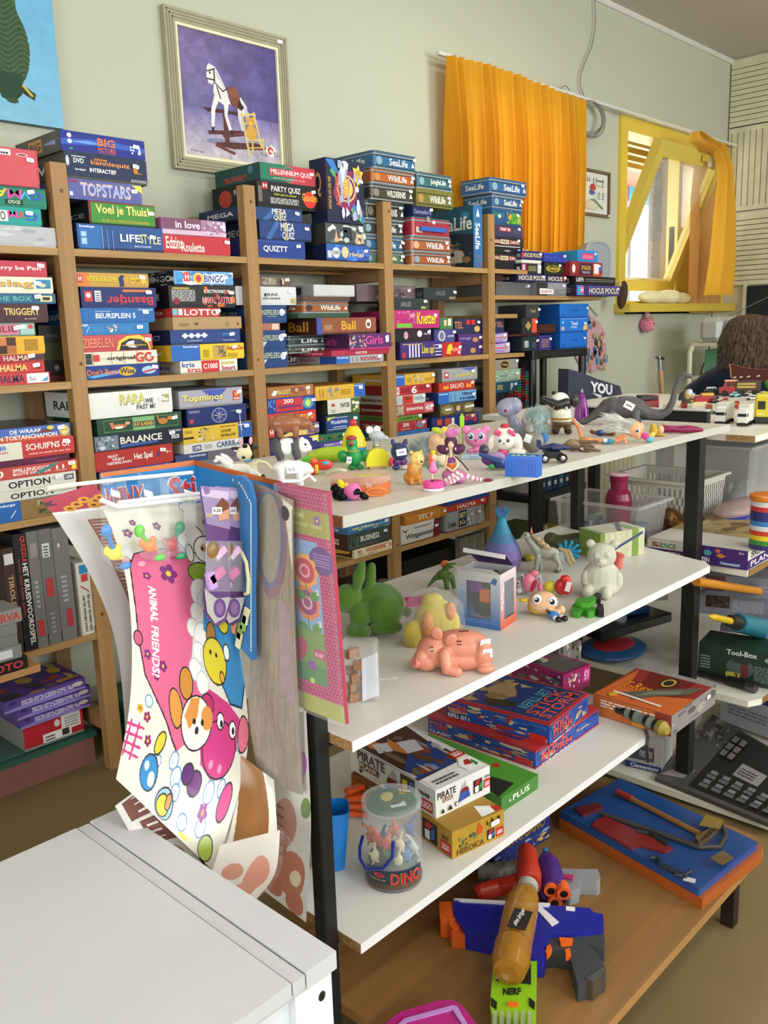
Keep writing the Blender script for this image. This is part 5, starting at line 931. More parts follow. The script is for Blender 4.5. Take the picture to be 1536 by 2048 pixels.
# second curled chart end lying on the chest, behind
lc=thing('growth_chart','lower end of a paper chart with brown blocks lying over the chest corner','growth chart',tuple(atZ(330,1720,.601)),HG)
LR=[(230,1612,1.13,300,1560,1.10),(270,1680,1.09,360,1650,1.06),(318,1738,1.04,400,1720,1.02),(352,1778,1.0,430,1760,.985)]
r=Ras(90,130,'cfcbc6');r.noise(6,.1,3);r.put((r.x>.15)&(r.x<.8)&(r.y>.03)&(r.y<.2),'6e4034').put((r.x>.3)&(r.x<.95)&(r.y>.22)&(r.y<.42),'6e4034')
for i in range(7):r.put((abs(r.y-(.05+i*.055))<.006)&(r.x>.4)&(r.x<.65),'e0d4cc')
r.ell(.6,.56,.2,.09,'94705a').ell(.45,.75,.2,.09,'94705a').ell(.5,.94,.3,.07,'5a7a3c')
r.build('paper',sheet(LR,bulge=-.004),'card',lc)
# ANIMAL FRIENDS sticker sheet
an=thing('sticker_sheet','large bath animal sticker sheet reading ANIMAL FRIENDS, hanging lowest at the front','sticker sheet',tuple(atY(430,1740,1.0)),HG)
r=Ras(250,470,'dedacd');r.noise(5,.03,4);bl='1c1c24';L=r.line
def ob_(x,y,rx,ry,c,rot=0):r.ell(x,y,rx+.008,ry+.0045,'2a2428',rot).ell(x,y,rx,ry,c,rot)
# the sheet's last row is followed by the slanted lower edge
AR=[(203,1012,1.085,470,1004,1.085),(243,1115,1.085,474,1130,1.08),(262,1235,1.085,480,1290,1.07),(259,1400,1.09,496,1500,1.05),(232,1558,1.11,430,1745,1.0)]
r.poly('d8688e',.05,.28,.10,.23,.2,.21,.36,.2,.5,.21,.56,.26,.54,.4,.5,.5,.46,.6,.55,.66,.62,.72,.5,.78,.42,.82,.36,.8,.2,.72,.1,.66,.05,.56,.04,.4)
r.line('3a2030',.005,.05,.28,.10,.23,.2,.21,.36,.2).line('3a2030',.005,.05,.28,.04,.4,.05,.56,.1,.66,.2,.72,.36,.8,.42,.82)
ob_(.02,.27,.035,.025,'d8688e',20);ob_(.05,.56,.03,.02,'c85a80');r.ell(.14,.27,.03,.01,'f0a8c0',-30)
flower(r,.33,.30,.045,'7a2c72','e8c030');flower(r,.16,.32,.02,'7a2c72','e8c030');flower(r,.12,.60,.018,'7a2c72','e8c030');flower(r,.24,.62,.02,'7a2c72','e8c030');flower(r,.19,.655,.014,'7a2c72','e8c030')
flower(r,.33,.115,.02,'6a3a78','e8c030');flower(r,.16,.1,.016,'6a3a78','e8c030');flower(r,.10,.145,.022,'7a3a80','e8c030')
rtext(r,'ANIMAL FRIENDS!',.155,.36,.215,.655,'f4e4ec',True)
ob_(.58,.16,.11,.05,'f0ece2');ob_(.70,.20,.1,.045,'f0ece2');ob_(.77,.13,.03,.05,'b88a64',-30);ob_(.55,.215,.03,.03,'f0ece2');r.ell(.68,.195,.03,.014,'d8a878').ell(.67,.197,.012,.006,bl)
ob_(.62,.285,.11,.035,'8aa838');ob_(.83,.31,.115,.075,'93b03c',15);r.ell(.83,.33,.03,.016,'4a5a20').ell(.78,.275,.01,.006,bl).ell(.86,.345,.01,.006,bl);ob_(.92,.25,.04,.02,'93b03c')
for x,y,s in((.6,.36,.09),(.66,.4,.1),(.55,.43,.06),(.5,.48,.05),(.58,.5,.07),(.54,.55,.05),(.62,.56,.06),(.5,.60,.05),(.56,.63,.05)):r.ell(x,y,s+.006,s*.55+.004,'b8c4d0').ell(x,y,s,s*.55,'f0eee8')
r.poly('3a88c0',.62,.42,.68,.38,.78,.395,.98,.38,1,.55,1,.60,.94,.66,.82,.66,.72,.6,.68,.5,.6,.48).line('22405c',.006,.62,.42,.68,.38,.78,.395,.98,.38).line('22405c',.006,1,.60,.94,.66,.82,.66,.72,.6,.68,.5)
ob_(.84,.53,.03,.02,'e8f0f0');ob_(.72,.4,.08,.03,'c4b83a');ob_(.82,.45,.055,.025,'d8c83c',30)
ob_(.68,.50,.05,.045,'a87838');ob_(.70,.56,.115,.06,'dccc38',25);r.ell(.66,.54,.011,.007,bl).ell(.72,.545,.011,.007,bl);ob_(.76,.6,.02,.012,'e8a838')
r.poly('c83c80',.5,.68,.62,.64,.8,.66,.92,.69,.9,.76,.8,.82,.74,.84,.62,.82,.55,.76);ob_(.6,.68,.05,.024,'b8346c');ob_(.74,.77,.14,.06,'c83c80');ob_(.72,.71,.03,.018,'fff');ob_(.84,.72,.03,.018,'fff');r.ell(.73,.715,.014,.009,bl).ell(.845,.722,.014,.009,bl).ell(.7,.81,.018,.009,'e890b0').ell(.78,.81,.018,.009,'e890b0')
ob_(.42,.645,.05,.04,'c88a3c');ob_(.35,.72,.045,.05,'d8964a',-20);ob_(.52,.735,.115,.065,'f0e8dc',10);r.poly('d8924a',.46,.68,.53,.67,.52,.72,.47,.76,.42,.73);r.ell(.6,.715,.05,.03,'d8924a').ell(.5,.735,.012,.008,bl).ell(.565,.73,.012,.008,bl).ell(.53,.755,.016,.01,'30283a')
ob_(.62,.86,.05,.024,'6a2a70');ob_(.55,.85,.04,.02,'5a2468')
for x,y,s in((.42,.84,.03),(.47,.87,.035),(.5,.9,.03),(.75,.86,.035),(.84,.84,.025),(.93,.74,.035),(.3,.86,.02),(.14,.73,.025),(.62,.95,.035),(.77,.93,.035),(.92,.1,.06),(.9,.05,.05),(.6,.02,.05),(.95,.24,.02)):r.ell(x,y,s+.007,s*.6+.0045,'6a92b8').ell(x,y,s,s*.6,'e4ecee').ell(x-s*.3,y+s*.15,s*.3,s*.2,'a8c8e0')
ob_(.25,.9,.07,.045,'3a88c0');r.ell(.28,.91,.03,.02,'d8e8f0').ell(.22,.885,.02,.012,'e0eef4');ob_(.44,.945,.075,.042,'90bcd8');ob_(.43,.95,.05,.03,'dccc38');ob_(.47,.93,.02,.02,'d89050')
ob_(.28,.82,.03,.028,'d0c43c',20);ob_(.95,.72,.05,.04,'d87088',10);ob_(.9,.86,.045,.035,'d84a88',10);ob_(.86,.965,.06,.032,'a4bc4c',20)
for x in(.03,.09):r.line('c83a80',.007,x,.80,x-.02,.9)
for y in(.81,.835,.86,.885):r.line('c83a80',.007,.0,y+.003,.13,y-.003)
flower(r,.14,.775,.018,'8a2a60','e8c030');flower(r,.18,.83,.018,'8a2a60','e8c030');flower(r,.08,.76,.016,'d8a030','8a5a20');flower(r,.75,.9,.025,'8a2a80','e88a30');r.put((r.x>.62)&(r.x<.7)&(r.y>.975)&(r.y<.99),'e8d840')
r.build('printed_sheet',sheet(AR,bulge=.012,fx=.0015),'glosscard',an)
q=MB().add([atY(366,1005,1.07),atY(392,1003,1.07),atY(394,1052,1.07),atY(370,1056,1.07)],[(3,2,1,0)],'e4e4e0');q.build('price_tag','card',an)
# small pipe toys in clear bags
def pipe(label,R_,Y,col,fish,bx,by,x2,y2,ring=None):
 e=thing('bubble_pipe',label,'toy',tuple(atY(bx,by,Y)),'bubble pipes in clear bags')
 f=sheet(R_);mb=MB();P=[f(i/6,1-j/12)for j in range(13)for i in range(7)];mb.add(P,[(j*7+i,j*7+i+1,j*7+i+8,j*7+i+7)for j in range(12)for i in range(6)],'e8eaea',True);mb.build('clear_bag','film',e)
 q=MB();a=atY(x2,y2,Y+.006);b_=atY(bx,by,Y+.006);q.tube([tuple(a),tuple(a.lerp(b_,.5)),tuple(b_)],.003,col);q.ell(tuple(a),(.008,.005,.009),col);q.build('pipe_stem','plastic',e)
 blobmesh('fish',[('e',tuple(b_),(.011,.006,.009)),('e',tuple(b_+V((-.011,0,.006))),(.005,.003,.007)),('e',tuple(b_+V((.006,0,.009))),(.005,.003,.004)),('e',tuple(b_+V((.008,0,-.007))),(.006,.003,.003))],fish,.0011,'plastic',Matrix(),e)
 q=MB();q.ell(tuple(b_+V((.015,-.002,-.002))),(.010,.008,.012),'c8d8e0');q.build('bulb','clear',e)
 if ring:q=MB();q.ell(tuple(b_+V((.012,-.004,-.018))),(.009,.005,.005),ring);q.build('whistle','plastic',e)
 q=MB().add([atY(x2+8,978,Y-.004),atY(x2+26,984,Y-.004),atY(x2+28,996,Y-.004),atY(x2+10,992,Y-.004)],[(3,2,1,0)],'e8e8e6');q.build('price_tag','card',e)
pipe('clear bag with a blue pipe and yellow fish, leftmost on lower hook',[(198,948,1.05,252,962,1.05),(202,1040,1.045,262,1040,1.045),(204,1110,1.045,258,1140,1.045),(232,1140,1.045,246,1146,1.045)],1.05,'2a80d0','e8d83a',230,1108,213,1062,'2a80d0')
pipe('clear bag with a green pipe and orange fish, middle of lower hook',[(275,946,1.05,338,960,1.05),(276,1030,1.045,340,1030,1.045),(276,1100,1.045,340,1112,1.045),(290,1118,1.045,338,1122,1.045)],1.05,'6ac83a','e88430',300,1092,279,1062,'5ac840')
pipe('clear bag with a dark green pipe and red ball, right of the orange fish',[(318,950,1.056,368,960,1.056),(326,1030,1.05,370,1030,1.05),(326,1095,1.05,370,1100,1.05),(332,1112,1.05,366,1114,1.05)],1.058,'1e8a60','c03040',343,1090,360,1055,'2a9a5a')
# foot shaped hair clip cards
def clipcard(label,dx,dY,dark):
 e=thing('hair_clip_card',label,'hair clip card',tuple(atY(435+dx,1250,1.04+dY)),'foot shaped hair clip cards')
 rows=[(400,972),(402,1000),(410,1050),(414,1080),(414,1120),(407,1165),(405,1200),(412,1232),(425,1248),(437,1252),(452,1240),(460,1210),(461,1170),(456,1130),(456,1085),(458,1060),(460,1000),(458,976)]
 P=[tuple(atY(x+dx,y,1.04+dY))for x,y in rows];n=len(P);q=MB();Q=[(p[0],p[1]+.0012,p[2])for p in P]
 q.add(P+Q,[list(range(n)),list(range(n,2*n))[::-1]]+[(i,n+i,n+(i+1)%n,(i+1)%n)for i in range(n)],'6a4a80' if not dark else '54386a');q.build('card','glosscard',e)
 def S_(u,v,d=0):p=atY(400+dx+62*u,1252-280*v,1.04+dY);return p+V((0,-d-.0004,0))
 mb=MB();prt(mb,S_,'p 9a88b0 .0 1 .94 .985 .96 .69 .2 .73 .1 .85;p c8b8d0 .02 .98 .92 .96 .9 .9 .04 .93;c .2 .97 .11 .03 8a6a9a;p 7a4a3a .5 .86 .7 .92 .9 .88 .95 .78 .55 .8;p d8a080 .55 .8 .92 .84 .92 .77 .6 .75;t .15 .78 .4 .82 e0c890 Accessoires;r .36 .8 .68 .85 f0f0f0;t .4 .81 .64 .84 334 0,50;p b8b4b0 .1 .27 .2 .1 .45 .02 .75 .06 .9 .16 .94 .21 .5 .2;c .6 .13 .2 .07 6a4a8a;c .6 .13 .12 .045 8a6a9a')
 mb.build('printed_design','glosscard',e)
 q=MB();q.ell(tuple(S_(.35,.54,.006)),(.010,.005,.014),'8a6a3c');q.build('clip_bead','plastic',e)
 q=MB();q.cbox(tuple(S_(.55,.53,.006)),(.010,.004,.005),'e8b8d8',rot3(0,-30,0));q.build('clip','plastic',e)
 q=MB();q.cbox(tuple(S_(.45,.37,.006)),(.013,.004,.006),'d83ca0',rot3(0,-25,0));q.cbox(tuple(S_(.28,.33,.006)),(.006,.004,.012),'c8a0e0',rot3(0,-12,0));q.build('clip','plastic',e)
 def bl_(u,v):return S_(.12+.8*u,.25+.36*v,.004+.01*math.sin(math.pi*u)*math.sin(math.pi*v))
 mb=MB();P=[bl_(i/6,j/8)for j in range(9)for i in range(7)];mb.add(P,[(j*7+i,j*7+i+1,j*7+i+8,j*7+i+7)for j in range(8)for i in range(6)],'f0f0f4',True);mb.build('blister','clear',e)
clipcard('purple foot shaped hair clip card in front, price label 0,50',0,-.02,False)
clipcard('darker purple foot shaped card just behind the first one',29,.0,True)
# blue felt piece
bf=thing('felt_panel','long blue stitched felt panel with a pointed lower end','felt panel',tuple(atX(508,1322,.775)),HG)
P=[tuple(atX(x,y,.775))for x,y in((461,960),(470,951),(484,952),(498,966),(507,1000),(509,1080),(506,1180),(508,1320),(503,1320),(458,1272),(462,1180),(458,1060))]
n=len(P);Q=[(p[0]+.006,p[1],p[2])for p in P];q=MB();q.add(P+Q,[list(range(n)),list(range(n,2*n))[::-1]]+[(i,n+i,n+(i+1)%n,(i+1)%n)for i in range(n)],'2f70ac');q.build('felt','cloth',bf)
q=MB()
for i in range(60):
 t=i/59;y=960+t*340;x=466+34*min(1,t*7)**.5+(2 if y>1000 else 0);p=atX(x,y,.7735);q.cbox(tuple(p),(.0006,.0008,.0018),'c8dcec')
o=q.build('stitching','card',bf);o['kind']='stuff'
q=MB();q.tube([tuple(atX(x,y,.771))for x,y in((483,1104),(493,1125),(497,1160),(496,1186),(490,1188))],.003,'e0d4a8');q.build('cream_braid','cloth',bf)
q=MB()
for(x,y,c)in((468,1250,'d88a5a'),(480,1262,'7a9a50'),(488,1245,'8ab060'),(492,1232,'e0d8a8'),(478,1280,'e0d8b0')):q.cbox(tuple(atX(x,y,.772)),(.002,.006,.014),c,rot3(20,0,0),ch=.001)
q.build('applique','cloth',bf)
# large brown sandal print sheets in film, curving down
bs=thing('foot_print_sheet','tall beige sheet printed with a shoe sole, wrapped in crinkled film','printed sheet',tuple(atX(560,1500,.82)),HG)
BR=[(497,958,.80,586,1000,.80),(500,1050,.80,588,1080,.80),(505,1200,.795,590,1220,.80),(500,1330,.79,594,1360,.80),(500,1440,.785,600,1480,.80),(520,1560,.78,606,1590,.80)]
r=Ras(120,420,'978878');r.noise(14,.2,5,3);r.noise(40,.14,6,4);r.ell(.5,.19,.38,.19,'8c6c74').ell(.48,.19,.29,.165,'6c7490').ell(.48,.19,.24,.15,'9c9080');r.poly('ddd8c8',.78,.02,.98,.05,.97,.3,.9,.2).ell(.84,.1,.09,.035,'2a2a2c').poly('a08a8c',.65,.38,.9,.4,.95,.7,.7,.65).noise(60,.1,9,.4)
r.build('printed_sheet',sheet(BR,'X',bulge=.004,fx=.0015),'card',bs)
mb=MB();f=sheet([(a,b_,c-.008,d+3,e_,g-.008)for a,b_,c,d,e_,g in BR],'X',bulge=.008,fx=.003);P=[f(i/14,1-j/50)for j in range(51)for i in range(15)]
mb.add(P,[(j*15+i,j*15+i+1,j*15+i+16,j*15+i+15)for j in range(50)for i in range(14)],'a8a8a4',True);mb.build('film_sleeve','film',bs)
# brown framed pack behind the animal sheet, bottom
bp_=thing('mirror_sheet','brown mirror film sheet with cream border below the sticker sheet','printed sheet',tuple(atY(500,1800,.93)),HG)
MR=[(468,1500,1.06,548,1560,1.0),(474,1580,1.04,552,1620,.98),(455,1680,1.01,552,1700,.95),(428,1738,.985,520,1752,.93),(428,1736,.985,486,1796,.91)]
r=Ras(90,200,'ddd8cc');r.poly('8a5c2c',.05,0,.72,0,.78,.3,.74,.6,.6,.85,.42,.97,.15,.7,.05,.3).noise(7,.22,3);r.put((r.x>.02)&(r.x<.3)&(r.y>.9)&(r.y<.96),'88b040');rtext(r,'GBD003B',.02,.9,.3,.95,'f4f4f0')
r.build('printed_sheet',sheet(MR,bulge=.006),'glosscard',bp_)
# bear pack with an angular sleeve, touching the chest top
bb_=thing('bear_sheet','clear sleeve with brown paw print resting its pointed corner on the white chest','printed sheet',tuple(atZ(388,1846,.602)),HG)
TR=[(440,1690,.97,560,1660,.93),(425,1740,.95,552,1740,.90),(400,1790,.92,520,1790,.87),(384,1843,.872,468,1834,.85)]
r=Ras(110,130,'c9c2b8');r.noise(5,.08,3);r.ell(.3,.35,.16,.1,'b07860').ell(.62,.6,.2,.14,'b87a62').ell(.42,.78,.16,.12,'b87a62').ell(.7,.4,.2,.2,'b87a62')
r.build('printed_sheet',sheet(TR,bulge=.004),'card',bb_)
f=sheet([(a-4,b_,c-.01,d+8,e_,g-.01)for a,b_,c,d,e_,g in TR],bulge=.008,fx=.002);mb=MB();P=[f(i/12,1-j/16)for j in range(17)for i in range(13)]
mb.add(P,[(j*13+i,j*13+i+1,j*13+i+14,j*13+i+13)for j in range(16)for i in range(12)],'a8a8a4',True);mb.build('film_sleeve','film',bb_)
# tiger pack at the right
tg=thing('tiger_sheet','wall decoration sheet with an orange brown striped animal beside the black post','printed sheet',tuple(atX(600,1840,.80)),HG)
QR=[(560,1440,.812,612,1420,.812),(545,1560,.808,618,1540,.812),(532,1640,.80,622,1650,.812),(528,1730,.79,618,1740,.81),(526,1780,.785,612,1845,.80)]
r=Ras(100,320,'d8d4cc');r.noise(5,.06,3);r.ell(.42,.5,.3,.14,'c07a62').ell(.3,.66,.22,.14,'b8745c').ell(.62,.78,.3,.13,'c07a62').ell(.72,.93,.2,.07,'b8745c').ell(.25,.88,.2,.08,'b8745c').ell(.72,.8,.12,.04,'e8d8b8').ell(.85,.22,.1,.05,'c070c0').ell(.8,.28,.08,.04,'b060b0').ell(.9,.42,.1,.05,'6a8a4a')
for i in range(6):r.line('7c4a40',.02,.25,.4+.05*i,.42,.42+.05*i)
r.line('b06a3c',.03,.75,.08,.8,.16)
r.build('printed_sheet',sheet(QR,'X',bulge=.004),'card',tg)
f=sheet([(560,1400,.79,606,1380,.80),(520,1480,.78,610,1480,.80),(500,1560,.775,614,1560,.80),(545,1640,.775,612,1700,.79),(585,1700,.775,606,1720,.79)],'X',bulge=.012,fx=.005);mb=MB();P=[f(i/16,1-j/40)for j in range(41)for i in range(17)]
mb.add(P,[(j*17+i,j*17+i+1,j*17+i+18,j*17+i+17)for j in range(40)for i in range(16)],'b0b0ac',True);mb.build('film_sleeve','film',tg)
# pink flower growth chart pack, flat board in the YZ plane
fp=thing('flower_chart_pack','pink dotted pack with flower growth chart facing left at the unit end','growth chart',tuple(atX(640,1430,.815)),HG)
C4=[atX(x,y,.815)for x,y in((594,1411),(692,1449),(655,985),(556,965))]
q=MB();Q=[p+V((.006,0,0))for p in C4];q.add(C4+Q,[(0,1,2,3),(7,6,5,4)],'c03c7c');q.add(C4+Q,[(0,4,5,1),(1,5,6,2),(2,6,7,3),(3,7,4,0)],'b03a50');q.build('card','card',fp)
r=Ras(110,400,'a8285f')
for j in range(60):
 for i in range(16):r.ell((i+.5*(j%2))/16,j/60,.012,.0032,'d87aa4')
r.put((r.y>.09)&(r.y<.2),'9c9a3c').put(r.y>.92,'a4a84c');r.put((r.x>.06)&(r.x<.72)&(r.y>.225)&(r.y<.86),'7ea0cc');r.put((r.x>.06)&(r.x<.72)&(r.y>.62)&(r.y<.86),'6c9044').put((r.x>.06)&(r.x<.72)&(r.y>.78)&(r.y<.86),'46804a');r.put((r.x>.12)&(r.x<.6)&(r.y>.87)&(r.y<.9),'c03c7c')if 0 else None
flower(r,.76,.13,.05,'8a5aa8','e8c040');r.ell(.2,.12,.1,.03,'c8a040');rtext(r,'Groei',.2,.1,.5,.13,'d0cc80');rtext(r,'meter mee',.25,.145,.85,.165,'c4c070')
r.ell(.78,.3,.24,.06,'5c2c7c')
for k in range(5):r.put((abs(r.y-(.275+.012*k))<.0025)&(r.x>.62)&(r.x<.94),'9c7cb4')
for y,c,c2 in((.36,'c0304a','e8a040'),(.50,'8a2c6c','e07840')):
 for a in range(10):r.ell(.42+.2*math.cos(a*.628),y+.058*math.sin(a*.628),.07,.02,c2)
 r.ell(.42,y,.2,.055,c).ell(.42,y,.11,.03,'e0a0b0').ell(.42,y,.07,.02,c)
for y in(.42,.56):r.line('4a8a34',.012,.42,y,.43,y+.1).ell(.3,y+.05,.1,.02,'4a8a3a',20).ell(.58,y+.045,.1,.02,'4a8a3a',-20)
rtext(r,'2',.62,.43,.68,.455,'e8f0c8');rtext(r,'3',.62,.57,.68,.595,'e8f0c8');r.ell(.2,.72,.12,.06,'b83a6c',20).ell(.42,.78,.09,.022,'7a4a9a').ell(.4,.85,.05,.012,'c0cc60');r.put((r.x>.48)&(r.x<.7)&(r.y>.70)&(r.y<.74),'b83a78');rtext(r,'START',.5,.715,.68,.733,'f0c8e0')
def fps(u,v):return C4[0].lerp(C4[1],u).lerp(C4[3].lerp(C4[2],u),v)+V((-.0012,0,0))
r.build('printed_front',fps,'glosscard',fp)
q=MB();E_=[p+V((-.009,0,0))for p in C4];q.add(E_+C4,[(0,1,2,3),(0,4,5,1),(1,5,6,2),(2,6,7,3),(3,7,4,0)],'eeeef0');q.build('clear_sleeve','film',fp)
# three small wire ends on the white board near the bear
for x,y in((598,962),):
 a=atX(x,y,.84);q=MB();q.tube([tuple(a+V((-.03,0,.004))),tuple(a),tuple(a+V((.02,0,.006))),tuple(a+V((.028,-.004,-.004)))],.0028,'eceff0',n=6);o=q.build('wire_hook','plastic')
 tag(o,'short white wire end lying on the upper board beside the white bear','hook')
 # ================================================================== toys on the upper white board
def E(x,z,rx,rz,y=0,ry=None,*r):return('e',(x,y,z),(rx,ry if ry is not None else min(rx,rz),rz),*((r,)if r else()))
def Tt(*p):return('t',[tuple(p[i:i+4])for i in range(0,len(p),4)])
def eyes(t,pts,r,col='15151a',white=None,name='eye',y=0):
 for(x,yy,z)in pts:
  def f(b,x=x,yy=yy,z=z):
   if white:b.ell((x,yy+.4,z),(r*1.35,r*.6,r*1.5),white)
   b.ell((x,yy-(.3 if white else 0),z),(r,r*.6,r*1.1),col)
   if white:b.ell((x-r*.3,yy-r*.75,z+r*.4),(r*.3,r*.2,r*.3),'ffffff')
  t.part(name,'plastic',f)
def tagp(t,x,y,z,w=9,h=5,rz=0):t.part('price_sticker','card',lambda b:b.cbox((x,y,z),(w/2,.25,h/2),'f4f4f2',rot3(0,rz,0)).cbox((x,y-.35,z),(w*.28,.05,h*.09),'70748a',rot3(0,rz,0)))
GT='toys on the upper white board'
def TT(n,l,c,bx,by,rot=0,g=GT):return Toy(n,l,c,bx,by,ZT+.0003,rot,g)
# horse
t=TT('toy_horse','white toy horse lying behind the hanging packs, left end of the upper board','toy horse',480,962)
t.blob('body','e6e2da',[E(0,24,26,12,0,10),Tt(-18,0,30,9,-33,0,46,6),E(-38,48,9,5,0,4.5,0,32,0),E(-45,43,5,3.6,0,3.6),Tt(14,0,24,9,30,0,14,6),Tt(-14,-5,20,5,-22,-6,2,3.4),Tt(-12,5,20,5,-12,6,2,3.4),Tt(20,-5,20,5,24,-5,2,3.4),Tt(20,6,20,5,16,6,2,3.4)])
t.part('mane','plastic',lambda b:b.tube([(-34,1,56,2.5),(-24,2,50,4),(-12,2,38,3)],3,'efece4'))
t.part('tail','plastic',lambda b:b.tube([(24,2,28,3),(38,2,38,3.4),(54,2,34,3),(66,2,20,2)],3,'e8dcb8'))
# cow figure
t=TT('toy_cow','cream and black spotted cow figure with pink ears seated by the horse','toy cow',500,958)
t.blob('body','e9dfb8',[E(4,22,13,17,-4,10),E(-8,52,16,15,-4,13),E(-4,60,9,12,-2,9),Tt(8,-8,14,6,22,-10,5,5)])
for x,z,r in((-10,46,3),(8,47,2.6),(-6,68,4.5)):t.part('spot','card',lambda b:b.ell((x,-16 if z<60 else-11,z),(r*1.2,1.6,r),'17171a'))
for x in(-14,6):t.part('ear','plastic',lambda b:b.ell((x,-2,77),(3.4,2.4,8),'e8a8b8',rot3(0,x,0)))
for x in(-26,14):t.part('horn','plastic',lambda b:b.ell((x,0,63),(8,2.5,3.4),'1c1c20'))
t.part('collar','plastic',lambda b:b.lathe([(9,-1.5),(9.6,0),(9,1.5)],'4a8ac8',(-1,-4,38),16));t.part('hoof','plastic',lambda b:b.ell((26,-12,5),(5,5,5),'202020'))
t=TT('photo_clip','thin steel clip stick standing behind the spotted cow','clip',489,940,g='thin steel clip sticks');t.part('rod','metal',lambda b:b.tube([(0,0,0,1),(-1,0,75,1),(-1,0,80,2.4),(-3,0,122,.7)],1,'b8b8b8',n=6,flat=.5));t.part('base','plastic',lambda b:b.lathe([(6,0),(6,2),(0,2.5)],'dcdcd8'))
# stacked animals
t=TT('toy_polar_bear','white bear figure with 0,15 price label, lowest of the stacked animals','toy bear',585,972)
t.blob('body','eeeeec',[E(-4,38,34,17,0,16),E(26,34,15,13,0,12),E(36,30,9,7,0,7),Tt(-22,-8,30,9,-22,-10,5,7),Tt(14,-8,26,9,16,-10,5,7),Tt(-22,8,30,9,-22,9,5,7),Tt(14,8,26,9,16,9,5,7)])
t.part('price_label','card',lambda b:(b.cbox((2,-17.5,36),(12,.4,8),'e9e9f0'),b.add([(-6+12*x,-18.1,33+6*z)for x,z in glyphs('0,15',0)[0]],glyphs('0,15',0)[1],'3a4a8a')))
zb=52
t2=Toy('toy_panda','grey and white panda figure standing on the white bear','toy panda',0,0,0,0,GT,loc=t.loc+V((0,0,zb*t.k)))
t2.blob('body','e8e8e6',[E(-6,28,26,18,0,15),E(25,28,15,15,0,13),E(36,23,7,7,0,7),E(22,42,4,4,-6),E(24,42,4,4,6)])
for x in(-24,10):t2.part('leg','rubber',lambda b:b.tube([(x-2,-9,36,9),(x-1,-10,20,8.5),(x+4,-10,3,7)],8,'4a4a4c').tube([(x-2,9,36,9),(x-1,9,20,8.5),(x+4,9,3,7)],8,'464648'))
t2.part('band','rubber',lambda b:b.ell((-26,0,30),(11,15.5,17),'4a4a4c').ell((10,0,30),(7,15.2,18),'4a4a4c'))
eyes(t2,[(30,-12,32)],2.4)
t3=Toy('toy_pig','brown pig figure topmost of the stacked animals','toy pig',0,0,0,0,GT,loc=t.loc+V((0,0,(zb+46)*t.k)))
t3.blob('body','8e5636',[E(-5,28,36,19,0,17),E(28,26,15,13,0,12),E(-36,34,6,5),Tt(-20,-8,16,7.5,-18,-9,4,6),Tt(12,-8,16,7.5,12,-9,4,6),Tt(-20,8,16,7.5,-18,8,4,6),Tt(12,8,16,7.5,12,8,4,6),E(2,46,6,3)])
t3.part('snout','plastic',lambda b:b.ell((42,0,24),(4,6,6),'9c6444'));eyes(t3,[(35,-9,32)],1.4)
for x,z in((16,42),(20,40)):t3.part('ear','plastic',lambda b:b.ell((x,-7 if x<18 else 7,z),(4,3,5),'86502f'))
# lime cushion and bits
t=TT('toy_pillow','lime green inflated toy behind the parrot','toy',663,926);t.blob('body','a8c424',[E(5,17,50,15,10,16),E(-34,15,16,9,8)]);t.part('valve','plastic',lambda b:b.ell((30,-4,22),(3,2,3),'c8dc50'))
t=TT('toy_snail','bright green curled plastic toy beside the lime cushion','toy',614,938);t.part('coil','plastic',lambda b:b.tube([(11*math.cos(a)*(1-a/14),-2,12+11*math.sin(a)*(1-a/14),4.5-a*.2)for a in[i*.5 for i in range(18)]],4,'58b82c'));t.part('foot','plastic',lambda b:b.ell((2,0,3),(13,6,3),'4aa424'))
t=TT('toy_car','small red and yellow rolling toy beside the white bear','toy',640,948);t.blob('body','d8402a',[E(8,17,20,11,6,10),E(-16,8,12,9,-3,9),E(-14,24,6,8,6)])
t.part('yellow_ring','plastic',lambda b:b.lathe([(9.5,-3.5),(10,0),(9.5,3.5)],'e8c028',(-6,-3,10),18,rot3(0,90,0)));t.part('blue_window','plastic',lambda b:b.ell((12,-2,22),(8,5,4),'6aa8d0'));t.part('orange_fin','plastic',lambda b:b.ell((-12,4,26),(8,3,6),'e87030'))
t=TT('tumbler_toy','yellow cone tumbler with red knob and blue base','toy',709,914,g=GT)
t.part('cone','plastic',lambda b:b.lathe([(24,16),(25,24),(22,38),(15,54),(9,62),(0,64)],'e8cc1c',n=32));t.part('base','plastic',lambda b:b.lathe([(8,0),(17,3),(23,9),(25,17),(24.5,22)],'2a7cae',n=32));t.part('knob','plastic',lambda b:b.ell((0,0,68),(8,8,8),'c02838'))
t=TT('toy_parrot','green parrot figure with red cap and price label','toy parrot',708,938)
t.blob('body','1f9a4c',[E(2,24,15,20,0,12),E(-3,52,12,14,0,11),Tt(-2,0,46,10,0,0,34,12)]);t.part('cap','plastic',lambda b:b.ell((-3,-1,62),(11,10,6),'a8343c'));t.part('beak','plastic',lambda b:b.ell((-4,-11,53),(6,4,4),'b04434').ell((-4,-12,49),(3,3,3),'20202a'))
for s in(-1,1):t.part('wing','plastic',lambda b:b.ell((2+s*22,2,26),(11,5,13),'1c8c44',rot3(0,s*35,0)))
for x in(-4,12):t.part('foot','plastic',lambda b:b.ell((x,-8,5),(8,8,5),'167a3a'))
t.part('collar','plastic',lambda b:b.lathe([(12,-1.5),(13,0),(12,1.5)],'a8b040',(0,0,37),16));tagp(t,-9,-12.5,20,10,14,8)
t=TT('toy_mouse','grey mouse head on a bright yellow arched block','toy mouse',754,936,12)
